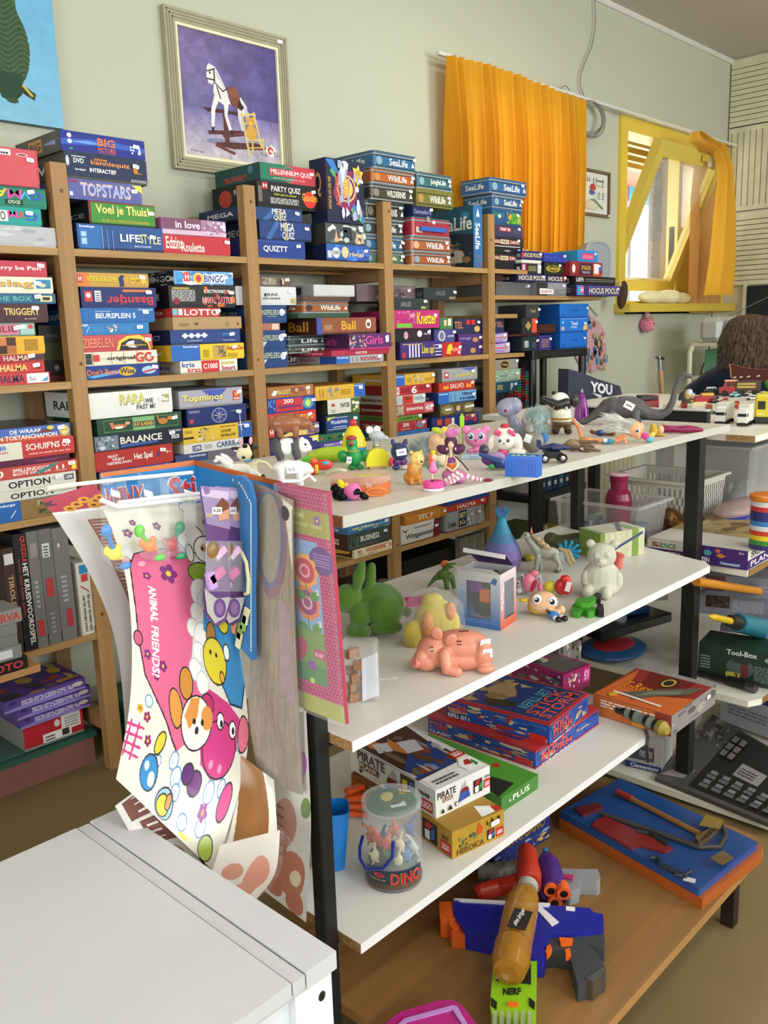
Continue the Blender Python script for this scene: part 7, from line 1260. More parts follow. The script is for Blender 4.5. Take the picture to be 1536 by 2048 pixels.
# wrapped yellow figure in bag
t=TM('bagged_toy','pale yellow wrapped toy inside a crumpled clear bag','bagged toy',862,1292)
t.blob('yellow_toy','c8b650',[E(10,50,42,44,20,30),E(-34,24,22,30,0,16),E(4,90,22,14,24),E(38,40,22,30,24)],vox=2.4,m='cloth');t.blob('orange_cloth','cf8a4c',[E(-6,40,14,34,-4,14),E(40,70,12,20,4)],vox=2.4,m='cloth')
def f(b):
 rr=random.Random(3);n=22;P=[]
 for j in range(n+1):
  a=math.pi*j/n
  for i in range(n*2):q=math.pi*i/n;s=1+.06*math.sin(5*q+j)+.05*rr.random();P.append((6+62*s*math.sin(a)*math.cos(q),18+40*s*math.sin(a)*math.sin(q),56-55*math.cos(a)*s*.98+2))
 b.add([(x,y,max(.5,z))for x,y,z in P],[(j*2*n+i,j*2*n+(i+1)%(2*n),(j+1)*2*n+(i+1)%(2*n),(j+1)*2*n+i)for j in range(n)for i in range(2*n)],'ecebe2',True)
t.part('bag','film',f)
t=TM('pink_chair','hot pink plastic doll chair behind the wrapped toy','doll chair',835,1234);t.part('seat','plastic',lambda b:b.cbox((2,6,26),(24,12,3),'d42c8c',ch=1));t.part('backrest','plastic',lambda b:b.prism([(-22,26),(26,26),(20,40),(-26,36)],14,18,'d42c8c'))
for x in(-20,22):t.part('leg','plastic',lambda b:b.box((x-3,-4,0),(x+3,0,24),'c42880'))
# puzzle box with windows
t=TM('puzzle_box','white blue and orange window box holding a round puzzle, lid flap open','box',1001,1262,-26)
w,d,h=97,74,116
def wall(b,O,U,c0,c1,win):
 U=V(U);n=12
 for i in range(n):
  a,c=i/n,(i+1)/n;col=tuple(c0[k]*(1-a)+c1[k]*a for k in range(3))+(1,)
  z0,z1=h*a,h*c;u0,u1,v0,v1=win;zm=(a+c)/2
  segs=[(0,1)]if not(v0<zm<v1)else[(0,u0),(u1,1)]
  for s,e_ in segs:P=[V(O)+U*s+V((0,0,z0)),V(O)+U*e_+V((0,0,z0)),V(O)+U*e_+V((0,0,z1)),V(O)+U*s+V((0,0,z1))];b.add(P,[(0,1,2,3)],col)
Bl,Wt,Or=hx('4a7cc0'),hx('dcdcdc'),hx('c85a3c')
t.part('front_panel','card',lambda b:wall(b,(-w,0,0),(w,0,0),Bl,Wt,(.22,.78,.2,.84)));t.part('right_panel','card',lambda b:wall(b,(0,0,0),(0,d,0),Or,hx('d8ccd0'),(.25,.85,.2,.85)))
t.part('back_panels','card',lambda b:(wall(b,(-w,d,0),(w,0,0),Bl,Wt,(0,0,2,2)),wall(b,(-w,0,0),(0,d,0),Bl,Wt,(0,0,2,2)),b.box((-w,0,0),(0,d,.5),'c8c8c8')))
t.part('window','clear',lambda b:b.add([(-w*.8,.6,h*.18),(-w*.2,.6,h*.18),(-w*.2,.6,h*.86),(-w*.8,.6,h*.86)],[(0,1,2,3)],'d8dce0').add([(-.6,d*.2,h*.18),(-.6,d*.88,h*.18),(-.6,d*.88,h*.88),(-.6,d*.2,h*.88)],[(0,1,2,3)],'d8dce0'))
t.part('lid_flap','card',lambda b:b.add([(-w,0,h),(0,0,h),(-4,-26,h+16),(-w+2,-26,h+16)],[(0,1,2,3)],'e4e4e6').add([(-w+10,d,h),(-6,d,h),(0,26,h+34),(-w+4,22,h+40)],[(0,1,2,3)],'4a2a6a').add([(-w+4,21.5,h+41),(0,25.5,h+35),(0,24,h+26),(-w+4,20,h+32)],[(3,2,1,0)],'ececec'))
t.part('printed_design','card',lambda b:(prt(b,facesurf((0,0,0),(0,d,0),(0,0,h)),''),b.add([V((0,0,0))+V((.3,3+13*y,h*(.76-.42*x)))for x,y in glyphs('Turbo')[0]],glyphs('Turbo')[1],'e8e0e0'),b.add([V((-w+4+13*y,-.3,h*(.66-.42*x)))for x,y in glyphs('Turbo')[0]],glyphs('Turbo')[1],'9ab4d8'),b.add([(-22,-.3,96),(-10,-.3,92),(-6,-.3,104),(-14,-.3,108)],[(0,1,2,3)],'4a78b0')))
t.part('round_puzzle','plastic',lambda b:(b.ell((-w*.5,34,62),(34,26,50),'1c1c20',n=20),b.ell((-w*.52,30,100),(30,24,14),'c06a34'),b.cbox((-w*.5,30,114),(30,1.5,1),'18181a'),b.ell((-w*.22,34,96),(12,14,12),'2a4ca0'),b.cbox((-w*.62,8,82),(15,4,12),'6a2c8a',ch=3),b.cbox((-w*.38,8,66),(13,5,14),'d8702c',ch=3),b.cbox((-18,34,60),(5,10,12),'c8b830',ch=2)))
# others
t=TM('toy_dinosaur','small green dinosaur with orange frill behind the window box','toy dinosaur',898,1178);t.blob('body','4a6a26',[Tt(-42,0,6,2,-28,0,22,5,-14,0,30,10,0,0,26,10),Tt(-8,0,40,6,2,0,48,6,12,0,50,4),Tt(-6,-4,24,6,-4,-6,3,5),Tt(6,4,22,6,10,4,3,4)],vox=1.5,m='rubber');t.part('frill','plastic',lambda b:b.ell((-6,4,50),(10,3,9),'c05a2c'))
t=TM('troll_bulb','blue and purple onion shaped troll figure with spiky blue hair','troll figure',1004,1140)
n_=14;prof=[(26,0),(36,10),(39,28),(36,44),(28,60),(19,76),(12,92),(8,106),(0,112)];cl=['6c5a94','74609a','7a62a0','6c6ea8','4a7ea8','3a8aac','3490ac','3492ae']
t.part('body','rubber',lambda b:b.lathe(prof,'',n=30,cols=cl));t.part('hair_tuft','hair',lambda b:[b.tube([(x*.3,0,104,3),(x*.8,0,118,2.4),(x*1.4,0,134-abs(x)*.5,.5)],2,'2a7ab4' if x else '6a58a0',n=5)for x in(-12,-8,-4,0,5,9,14)]);eyes(t,[(-4,-9,95)],2,'203048','d8d8e0')
t.part('bird','plastic',lambda b:b.ell((-34,-24,26),(8,4,5),'4aa044').ell((-24,-24,28),(6,3,5),'5ab04c'))
t=TM('toy_pony','pale grey unicorn pony with curly blonde mane','toy pony',1090,1143);t.blob('body','a9ab9c',[E(4,40,24,12,0,10),Tt(-16,0,44,9,-32,0,66,7),E(-36,74,9,7,0,6,0,20,0),E(-44,70,5,4),Tt(-14,-5,34,6,-18,-6,2,4),Tt(-10,5,34,6,-8,6,2,4),Tt(20,-5,34,7,28,-6,16,4,24,-6,2,4),Tt(20,6,34,7,32,6,2,4)],vox=1.5)
t.part('horn','plastic',lambda b:b.lathe([(3.4,0),(0,14)],'c8642c',(-27,0,79),8));t.part('mane','hair',lambda b:[b.tube([(-26+i*2.2,-2+(i%3)*2,76-i*2.6,4),(-18+i*3,-4,68-i*2.4+3*math.sin(i*2),5),(-10+i*3.6,-3,62-i*3.5,2)],3,('bca57c','cdb890','a8946c')[i%3],n=6)for i in range(12)]);t.part('tail','hair',lambda b:[b.tube([(26,2,48,3),(38+i*3,2,42,4),(44+i*3,1,26,4),(50+i*3,0,10+i*3,2)],3,('bca57c','cdb890','b09c74')[i%3],n=6)for i in range(4)])
for x in(-18,24):t.part('hoof','plastic',lambda b:b.ell((x,-7,3),(5.5,5,3),'4e5250'))
eyes(t,[(-38,-6,76)],1.6)
t=TM('duck_toy','small yellow and black toy under the grey pony','toy',1056,1122);t.part('body','plastic',lambda b:b.ell((0,0,7),(14,8,7),'a89a30').ell((-8,-5,5),(6,4,4),'2c2a1a'))
t=TM('foam_hand','turquoise fan of foam fingers beside the pony','foam toy',1136,1122);t.part('palm','matte',lambda b:b.ell((-6,0,10),(9,5,10),'2f8cae'))
for i in range(7):a=R(-50+i*34);t.part('finger','matte',lambda b:b.tube([(-4,0,18,4),(-4+24*math.sin(a)*.9+4,0,18+20*math.cos(a)+2,4)],4,'3092b4',n=8).ell((-4+24*math.sin(a)*.9+4,0,20+20*math.cos(a)),(4,4,4),'3092b4'))
t.part('care_tag','card',lambda b:b.cbox((-14,-6,10),(7,.4,11),'c4ccd0',rot3(0,-8,0)))
t=TM('army_figure','olive green bulky toy figure lying on its back','toy figure',1146,1104);t.blob('body','4f5334',[Tt(-44,8,20,14,-20,8,18,15,6,4,22,17,32,2,24,14),E(-44,26,14,12,8),E(22,34,20,8,0),Tt(20,-10,20,8,46,-10,16,6),E(44,30,12,12,0)],vox=2);t.part('gold_trim','foil',lambda b:b.ell((44,-4,36),(14,6,6),'8c7c34').ell((24,-12,34),(8,4,4),'7a3034'))
o,z0,U,D_,w_=rbox('striped_case','green and cream striped soft case with a dark strap','case',(1200,1122),(1288,1108),ZM+.0004,.072,.09,'c8c4a4','r .0 .0 .1 1 7a9440;r .72 .0 .86 1 7a9440;r .2 0 .205 1 a8a48c;r .34 0 .345 1 a8a48c;r .48 0 .485 1 a8a48c;r .6 0 .605 1 a8a48c;p 40507a .05 .1 .95 .8 .95 .9 .05 .2','r 0 0 1 1 84a044','r 0 .0 .1 1 84a044;r .72 0 .86 1 84a044;p 3a3454 .4 0 .48 0 .9 1 .8 1',GM,'cloth',ang=0)
t=TM('bear_bank','large unglazed white ceramic sitting bear','bear figure',1202,1192);t.blob('body','c3c1b0',[E(0,36,38,37,8,29),E(0,20,38,22,6,28),E(0,82,29,27,6,23),E(-22,106,9,9,6,6),E(24,106,9,9,6,6),E(-2,74,12,10,-14,10),E(-26,14,12,14,-18,14),E(10,13,12,14,-22,14),E(-30,34,10,20,-4,9),E(32,34,10,20,-2,9),E(-10,86,6,6,-13,5),E(10,87,6,6,-13,5),E(-3,79,4,3,-24)],vox=1.8,m='matte',sm=1)
t=TM('coral_rattle','coral red plastic piece behind the white bear','toy',1234,1146);t.part('body','plastic',lambda b:b.tube([(-4,0,2,6),(2,0,14,8),(2,0,30,9),(6,0,40,10)],7,'d86a60',n=8))
t=TM('purple_ring','dark purple ring with stem behind the white bear','ring',1200,1112);t.part('ring','plastic',lambda b:b.tube([(22*math.cos(a),10+12*math.sin(a),14)for a in[i*.31416 for i in range(20)]],3.5,'5a3a74',closed=True,n=8));t.part('stem','plastic',lambda b:b.tube([(4,10,14),(6,12,38)],2.5,'6a4a84',n=6))
t=TM('bird_toy','white toy head with an open pink beak','toy bird',1060,1190);t.blob('head','b8bcc0',[E(-12,20,18,18,6,14),Tt(6,6,30,3,20,6,40,3,22,6,22,3)],vox=1.4);t.blob('beak','dc7890',[E(-2,26,15,20,-6,9,0,-12,0),E(8,46,10,7,-2)],vox=1.4);t.part('mouth','plastic',lambda b:b.ell((8,-14,24),(5,3,14),'b42840',rot3(0,25,0)));eyes(t,[(-16,-12,42),(-24,-10,28)],3,'16161a','e8e8e8')
t.part('ear','plastic',lambda b:b.ell((-22,-6,10),(6,4,6),'c8c8ca'));t.part('yellow_bulb','plastic',lambda b:b.ell((40,0,18),(14,9,12),'d8c840').ell((20,0,16),(6,8,10),'d87890'))
t=TM('red_lips','red plastic lips standing on edge with a white label','toy',1128,1196);t.blob('lips','c82c28',[E(-6,22,13,17,4,8),E(6,26,10,20,0,7),E(2,40,10,8,0)],vox=1.4);t.part('label','card',lambda b:b.cbox((8,-8.5,26),(5,.4,10),'e4dcd8',rot3(0,15,0)))
t=TM('big_headed_doll','doll with big round head, yellow hair and blue dress lying on the board','doll',1088,1232);t.blob('head','e0b48c',[E(-2,26,30,24,6,22)],m='skin');t.blob('hair','e0bc20',[E(-10,16,24,16,12,20),E(-40,32,10,5,0,5)],vox=1.8);t.blob('body','e0b48c',[Tt(4,-6,14,7,26,-12,12,6),E(34,16,8,9,-6)],m='skin',vox=1.3)
t.part('dress','cloth',lambda b:b.ell((18,-18,9),(12,9,8),'3f78b4').cbox((12,-18,14),(8,6,2),'202028',rot3(0,30,0)));
for x,z in((26,5),(38,7)):t.part('sock','cloth',lambda b:b.ell((x-4,-26,z),(6,7,5),'e8e8ec'));t.part('shoe','plastic',lambda b:b.ell((x+2,-34,z),(6.5,7,6),'131315'))
eyes(t,[(-14,-12,38),(16,-11,34)],7,'1a1a22','e8ecf4')
def flat(name,m,outline,z0,h,col,parent,label=None,bev=0,side=None):
 b=MB();P=[atZ(x,y,z0+h)for x,y in outline];b.prism([(p.x,p.y)for p in P],z0,z0+h,col,'z',side=side);o=b.build(name,m,parent,bev=bev)
 if sum(P[i].x*P[(i+1)%len(P)].y-P[(i+1)%len(P)].x*P[i].y for i in range(len(P)))<0:o.data.flip_normals()
 if label:o['label']=label
 return o
zt_=ZM+.0004
g=thing('frog_hands','two green hand shapes with black cuffs forming a clip','toy hands',tuple(atZ(1175,1225,ZM)),GM)
flat('green_hand','rubber',[(1143,1212),(1150,1206),(1168,1200),(1190,1192),(1184,1202),(1176,1210),(1186,1214),(1196,1216),(1188,1222),(1176,1224),(1168,1218),(1158,1224),(1144,1222)],zt_,.014,'3c8c26',g,bev=.002)
flat('green_hand','rubber',[(1152,1198),(1172,1195),(1186,1190),(1193,1196),(1180,1206),(1162,1206),(1150,1203)],zt_+.0145,.010,'45982c',g,bev=.002)
flat('black_cuff','rubber',[(1187,1190),(1194,1184),(1203,1188),(1201,1198),(1191,1197)],zt_+.012,.012,'1e161a',g);flat('black_cuff','rubber',[(1193,1214),(1196,1206),(1206,1208),(1208,1220),(1196,1220)],zt_,.016,'1e161a',g)
# ================================================================== lower board
GB='things on the lower white board';zb0=ZB+.0004
DICE='p 1a1a1c %s'
def lego_front(num,bgc,words):return ''
o,z0,U,D_,w_=rbox('game_carton','yellow brown game carton with red corner square, under the white carton','box',(905,1719),(1008,1671),zb0,.0545,.215,'b08a2c','r .84 .1 .98 .42 c02a20;t .86 .18 .96 .32 fff LEGO;b .12 .3 .5 .7 3a4a3a 7a8a30 4a6a5a;p c8501c .45 .55 .5 .95 .58 .7 .55 .5;t .08 .06 .6 .28 6a4a14 HEROICA;r .66 .12 .8 .5 1c1c1c;p f0f0f0 .68 .15 .74 .15 .74 .32 .68 .3;p c03028 .68 .34 .74 .36 .78 .48 .7 .48;p 3a6ab0 .75 .18 .79 .25 .79 .42 .75 .34;p 201a10 .64 .72 .66 .9 .68 .72;p 201a10 .72 .72 .75 .95 .79 .72;c .88 .8 .025 .1 201a10','r .84 .08 .98 .5 c02a20;t .86 .18 .965 .4 fff LEGO;t .86 .56 .96 .7 201a10 3857;r .6 .1 .8 .85 1c1c1c;p f0f0f0 .63 .15 .7 .15 .7 .5 .63 .48;p c03028 .63 .54 .7 .56 .76 .8 .65 .8;p 3a6ab0 .72 .18 .77 .3 .77 .7 .72 .54','r 0 0 1 1 a07a24;p e8e8e4 .6 .02 .85 .02 .9 .12 .7 .2;r .88 .02 .99 .1 c02a20',GB,'card',stk=True)
zc=zb0+.055
PF='t .03 .62 .36 .86 3a1c18 PIRATE;r .12 .46 .3 .6 5a2c20;t .13 .48 .29 .58 e8d8c0 PLANK;p 2a50a0 .4 .2 .62 .26 .58 .62 .44 .58;p 7a2020 .44 .5 .6 .52 .56 .66 .46 .64;p b8b8c0 .46 .64 .48 .85 .5 .66;p b8b8c0 .5 .66 .53 .92 .55 .68;r .68 .25 .84 .72 1c1c1c;p f0f0f0 .7 .28 .77 .28 .77 .5 .7 .48;p a82820 .7 .52 .77 .54 .82 .7 .72 .7;p 3a8a3a .78 .3 .83 .38 .83 .62 .78 .52;r .87 .3 .98 .6 c02a20;t .885 .36 .97 .52 fff LEGO;t .88 .66 .98 .74 222 3848;p 1c1c1c .08 .12 .11 .3 .14 .12;p 1c1c1c .2 .12 .24 .32 .28 .12;c .36 .22 .03 .09 1c1c1c;c .36 .22 .022 .07 e8e8e4'
o2,z02,U2,D2,w2_=rbox('game_carton','white game carton with PIRATE lettering on top of the yellow carton','box',(872,1638),(980,1585),zc,.0575,.262,'dcdcd8',PF,'r .84 .1 .97 .5 c02a20;t .855 .2 .96 .42 fff LEGO;t .82 .58 .94 .74 222 3848;r .62 .3 .78 .95 1c1c1c;p e8c830 .64 .4 .7 .42 .7 .8 .64 .78;p 3a6ab0 .72 .4 .77 .5 .77 .88 .72 .8;t .1 .6 .44 .97 4a2418 PIRATE;r .12 .3 .36 .55 5a2c20;t .13 .34 .35 .52 e8d8c0 PLANK;p 2a50a0 .42 .1 .64 .0 .62 .45 .5 .5;p 7a2020 .46 .36 .6 .36 .58 .56 .48 .58;p b0b0b8 .5 .58 .54 .95 .57 .6;c .14 .2 .02 .08 333','r .04 .02 .96 .98 e0e0dc;p 3a2418 0 .18 .75 .2 .98 .98 0 .98;p 1e3a7a .0 .2 .7 .2 .9 .6 .4 .55 .1 .4;b .02 .22 .9 .95 a8a8a8 8a3a20 5a3a24 c87a30 6a5a44 7a88a0;p c8c8cc .1 .7 .3 .66 .4 .8 .2 .86;p c8c8cc .4 .55 .65 .52 .75 .7 .5 .76;r .02 .22 .0 .98 dcdcd8;p f0f0ec .68 .04 .95 .04 .98 .2 .8 .22 .66 .14;p a82820 .74 .12 .82 .18 .9 .18 .86 .1;p 3a8a3a .86 .06 .93 .08 .93 .16 .88 .14;r .78 .24 .98 .34 c02a20;t .8 .26 .96 .32 fff LEGO;l .1 .04 .5 .12 444 2',GB,'glosscard')
o=rbox('tin_game','flat green tin with clear lid and red badge','tin',(1003,1626),(1083,1580),zb0,.032,.30,'3d7a2c','t .3 .35 .75 .75 e4ecd8 PLUS;c .22 .5 .02 .1 e4ecd8','','r 0 0 1 1 4c9430;c .8 .3 .08 .03 b02a28;c .5 .42 .14 .055 a8c890;c .5 .42 .1 .04 a83838;p 202420 .0 .02 .5 .05 .45 .22 .1 .2;c .2 .3 .06 .03 c0a040;c .3 .35 .04 .02 28387a;c .4 .6 .1 .03 68a84a;c .7 .7 .1 .03 68a84a;c .3 .8 .1 .03 68a84a;c .7 .5 .1 .03 68a84a',GB,'glosscard',ang=4)
SS='r .0 .9 1 1 b02c28;r 0 0 1 .08 b02c28;b .03 .1 .97 .88 c8b08c 3a60a8 1c3878 a89070 2a4c98;t .08 .5 .5 .85 7a1418 STICK;t .07 .52 .49 .87 d84a40 STICK;t .08 .18 .55 .5 7a1418 STORM;t .07 .2 .54 .52 d84a40 STORM;t .08 .02 .6 .1 e8e8e8 %s'
SL='r .0 .9 1 1 b02c28;r 0 0 1 .08 b02c28;b .02 .1 .98 .88 c8b08c 3a60a8 1c3878 a89070;b .3 .1 .8 .88 c8b08c 2a50a0 a02c34;t .02 .4 .2 .8 c8483c STORM;t .02 .12 .24 .3 e0e0e0 %s;r .82 .1 .97 .4 c02a24'
o,z0,U,D_,w_=rbox('stick_game','red edged blue game carton beneath its twin, showing wooden sticks','box',(1071,1538),(1208,1452),zb0,.042,.30,'24489a',SS%'CLASSIC',SL%'CLASSIC','r 0 0 1 1 b83430;b .05 .05 .95 .95 c8b08c 2a50a0 a02c34 1c3878;t .1 .4 .8 .6 e8c030 150 STICKS','stick construction game cartons','glosscard',ang=3)
rbox('stick_game','red edged blue game carton stacked on top, lid with wooden lattice','box',(1099,1492),(1184,1430),zb0+.0425,.052,.27,'24489a',SS%'REFILL SET 1',SL%'REFILL SET 1','r 0 0 1 1 b83430;r .04 .03 .96 .97 243c78;b .05 .35 .95 .95 b09464 8a7044 3a3424 c0a478;p a88c60 .1 .6 .5 .5 .9 .7 .5 .8;t .2 .28 .9 .38 58a8b8 REFILL SET 1;t .1 .04 .9 .15 d8584c STORM;t .1 .16 .9 .27 d8584c STICK','stick construction game cartons','glosscard',ang=3)
o,z0,U,D_,w_=rbox('dinosaur_puzzle','orange and grey T-Rex puzzle box overhanging the right end of the lower board','box',(1342,1474),(1430,1408),zb0+.001,.052,.205,'8a8280','b 0 0 1 1 8e8684 5c5654 a09894 6c6664','r 0 0 1 1 c4682c;r .8 0 1 1 8e3428;t .5 .1 .98 .6 e87828 T-Rex;l .1 .5 .8 .9 f0e8e0 3;p d89040 .5 .0 .6 .8 .7 0','r 0 0 1 1 8a2c26;p c8642c 0 0 .5 0 .3 .5 .45 .8 .9 .95 0 1;r .9 0 1 1 8c8684;p 6a2018 .4 .2 .9 .2 .9 .8 .55 .7;c .72 .45 .15 .1 1c1a18;c .72 .45 .12 .08 c09838;c .72 .45 .08 .055 2a2620;v .35 .5 .55 .85 3a1408 T-Rex;v .34 .5 .53 .86 e88820 T-Rex;p 5a5a48 .1 .55 .3 .4 .55 .1 .8 .05 .7 .2 .45 .5 .2 .75;p 7a7a64 .15 .6 .3 .48 .5 .2 .6 .2 .4 .5;p e8d8cc .1 .2 .14 .2 .2 .85 .16 .85;c .1 .8 .06 .05 e0a030',GB,'card',stk=True)
g=thing('toy_baton','striped grey and gold toy baton with a dark strap hanging down','baton',tuple(atZ(1290,1450,ZB)),GB)
a=atZ(1232,1412,ZB+.03);b_=atZ(1336,1462,ZB+.022);P=[a.lerp(b_,i/12)for i in range(13)]
MB().tube([tuple(p)+((.017,.018,.016,.017,.015,.017,.014,.014,.017,.014,.018,.019,.010)[i],)for i,p in enumerate(P)],.015,'',cols=['6a5c28','202020','202020','707a70','1c1c1c','6c766c','687268','1a1a1a','707a70','1c1c1c','8a7a34','9a8838','9a8838'],n=14).build('shaft','plastic',g)
MB().tube([tuple(atZ(1276,1436,ZB+.012)),tuple(atZ(1290,1456,ZB+.002)),(atZ(1286,1470,ZB+.002)+V((0,-.012,0)))[:],tuple(atY(1293,1490,.885)),tuple(atY(1296,1525,.89))],.004,'1a1416',flat=.3,n=6).build('strap','cloth',g)
rbox('figure_box','magenta toy box numbered 15 behind the stick game cartons','box',(1126,1395),(1180,1372),zb0,.062,.18,'a02464','b .1 .2 .6 .9 e8d8c8 40507a 8a8a90 d8a080;p d84a94 .7 .3 .78 .9 .98 .8 .95 .3;T .76 .4 .92 .8 e0c0d8 15','b .05 .2 .95 .9 d8d0c8 3a3a40 6a6a70;r 0 0 1 .12 b83078','r .08 .05 .92 .95 6a6460;b .1 .5 .9 .95 d8c8a8 40404a a04060',GB,'glosscard')
rbox('photo_box','grey patterned carton standing behind the magenta toy box','box',(1118,1352),(1162,1338),zb0,.085,.05,'77706a','b 0 0 1 1 8a8480 3a3634 b8a890 5a5450;r .5 .05 .9 .3 d8d4cc;l .55 .08 .85 .28 222 3','','',GB)
# canister of dinosaurs
t=Toy('dinosaur_canister','clear canister of toy dinosaurs with green lid and blue rope','canister',788,1752,zb0,0,GB)
t.part('tube','clear',lambda b:b.lathe([(56,2),(58,4),(58,158),(56,160)],'dfe4ea',n=48));t.part('base','plastic',lambda b:b.lathe([(54,0),(57,2),(57.4,10)],'3a2a3a',n=40));t.part('rim','clear',lambda b:b.lathe([(58.4,160),(59.5,164),(59.5,170),(56,171)],'e4e8ec',n=48))
def f(b):
 prof=lambda u,v,d=0:((58.6+d)*math.sin(R(-64+u*128)),-(58.6+d)*math.cos(R(-64+u*128)),8+v*40)
 for i in range(24):b.add([prof(i/24,0),prof((i+1)/24,0),prof((i+1)/24,1),prof(i/24,1)],[(0,1,2,3)],'26304a').add([prof(i/24,0,.3),prof((i+1)/24,0,.3),prof((i+1)/24,.3,.3),prof(i/24,.3,.3)],[(0,1,2,3)],'5c4434')
 for s,c in((0,'e8d040'),(.012,'c83028')):b.add([prof(.45+.5*x+s*.3,.28+.6*y-s,.8+s*40)for x,y in glyphs('DINO')[0]],glyphs('DINO')[1],c)
 b.add([prof(.27+.09*math.cos(i*.4),.74+.13*math.sin(i*.4),.7)for i in range(16)],[list(range(16))],'c83040');b.add([prof(.08+.3*x,.45+.08*y,.8)for x,y in glyphs('WORLD OF')[0]],glyphs('WORLD OF')[1],'c8b840')
t.part('label_band','glosscard',f);t.part('lid','plastic',lambda b:b.lathe([(50,158),(50,163),(46,167),(20,170),(0,170.5)],'245a2c',n=36));t.part('lid_art','card',lambda b:(b.ell((-8,6,169.5),(15,20,1.4),'c0b850'),b.cbox((20,20,170),(6,3,1),'c8a030'),b.add([(14+24*x,26+10*y-6*x,170.8)for x,y in glyphs('Sea')[0]],glyphs('Sea')[1],'e8e8e0')))
t.part('price_sticker','card',lambda b:b.cbox((12,-22,169),(15,8,.4),'dcdce0',rot3(0,0,15)))
rr=random.Random(12)
for i,(x,y,z,c)in enumerate(((-30,-20,96,'d0542c'),(-36,-30,66,'d0c8a0'),(-12,-38,100,'c85a3c'),(14,-36,92,'d8c898'),(40,-18,74,'b8c0b0'),(26,-34,70,'3a7ab0'),(-8,-30,66,'3a8a5a'),(4,-10,110,'c86038'),(-20,10,80,'3a6a9a'),(34,0,104,'2a3a90'),(-44,0,90,'c0683c'),(10,-40,60,'d0c49c'))):
 q=rr.uniform(-40,40);t.blob('dinosaur',c,[('e',(x,y,z),(9,6,13),(0,q,0)),('t',[(x,y,z+8,4),(x+8*math.sin(q),y,z+22,3),(x+14*math.sin(q),y,z+26,3.4)]),('t',[(x,y,z-6,4),(x-6,y,z-20,2.4)]),('t',[(x,y,z-4,4),(x+8,y,z-18,2.4)]),('t',[(x,y,z-2,4),(x-12,y,z+6,1.8)])],vox=1.9,sm=1)
t.part('landscape_insert','card',lambda b:b.lathe([(0,40),(50,44),(46,52),(20,54),(0,52)],'3c4a2c',n=20));t.part('rope_handle','cloth',lambda b:b.tube([(-59,6,88),(-66,-8,70),(-66,-16,52),(-54,-40,44),(-20,-58,56),(-2,-61,80),(0,-60,106),(2,-58,112)],3.4,'1c2c90',n=8))
# blue bin, orange pieces
t=Toy('blue_bin','open bright blue plastic bin behind the black post','bin',662,1730,zb0,0,GB)
def f(b):
 for(z0,r0,z1,r1)in((0,30,122,45),):
  def ring(z,r):return[(r*math.copysign(abs(math.cos(a))**.45,math.cos(a)),r*.8*math.copysign(abs(math.sin(a))**.45,math.sin(a)),z)for a in[6.2832*i/40 for i in range(40)]]
  A,B_,C_,D2_=ring(0,28),ring(126,42),ring(126,39.5),ring(3,26)
  for p,q in((A,B_),(B_,C_),(C_,D2_)):b.add(p+q,[(i,(i+1)%40,40+(i+1)%40,40+i)for i in range(40)],'1c84dc',True)
  b.add(A,[list(range(40))[::-1]],'1c84dc');b.add(D2_,[list(range(40))],'1878cc')
t.part('tub','plastic',f);t.part('red_car','plastic',lambda b:b.ell((-12,0,30),(16,12,9),'7a1c1c'))
t=Toy('orange_track','stack of orange plastic track pieces behind the canister','toy track',722,1640,zb0,20,GB)
for i in range(4):t.part('track_piece','plastic',lambda b:b.cbox((-4+i*2,10+i*9,10+i*13),(22,8,5),'d4521c',rot3(0,20-i*5,6*i),ch=1.5))
rbox('copper_box','copper brown picture box beneath the white carton','box',(704,1592),(772,1608),zb0,.05,.06,'8a4a1c','c .75 .5 .2 .4 6a5a48;b .5 .2 1 .9 a87848 5a4434;b 0 0 1 1 9a5420 8a4a1c','','',GB,'glosscard')
# ================================================================== low wooden table and what lies on it
tb_=thing('low_table','low wooden table with a rounded beech top under the display unit','table',(1.35,.95,0))
A0,B0=V((.872,atZ(1300,1954,ZTAB).y,0)),V((atZ(1532,1684,ZTAB).x+.012,atZ(1300,1954,ZTAB).y,0));U=(B0-A0).normalized();N=V((-U.y,U.x,0));L_=(B0-A0).length;P=[]
for cx,cy,a0 in((L_-.05,.05,-90),(L_-.05,.56,0)):
 for i in range(7):a=R(a0+i*15);P.append((cx+.05*math.cos(a),cy+.05*math.sin(a)))
P+=[(0,.61),(0,0)];W_=[A0+U*x+N*y for x,y in P]
MB().prism([(p.x,p.y)for p in W_],ZTAB-.019,ZTAB,'8a6338','z',side='a87c48').build('table_top','beech_veneer',tb_,bev=.002)
for x,y in((L_-.055,.06),(L_-.055,.54),(.06,.06),(.06,.54)):
 c=A0+U*x+N*y;MB(Matrix.Translation(c)@Matrix.Rotation(math.atan2(U.y,U.x),4,'Z')).box((-.014,-.014,0),(.014,.014,ZTAB-.0195),'2a1c12').build('leg','matte',tb_)
GTB='toys on the low wooden table';zq=ZTAB+.0004
g=thing('toy_blaster','blue and orange toy blaster with a grey grip lying flat','toy gun',tuple(atZ(1050,1880,ZTAB)),GTB)
flat('orange_muzzle','plastic',[(878,1804),(898,1803),(912,1806),(918,1820),(916,1836),(902,1838),(880,1836)],zq,.04,'d85f1e',g,bev=.003)
flat('orange_rail','plastic',[(900,1848),(986,1856),(984,1874),(902,1866)],zq,.03,'d25a1c',g,bev=.002);flat('orange_trim','plastic',[(898,1836),(916,1830),(926,1846),(906,1858),(898,1848)],zq,.036,'d85f1e',g)
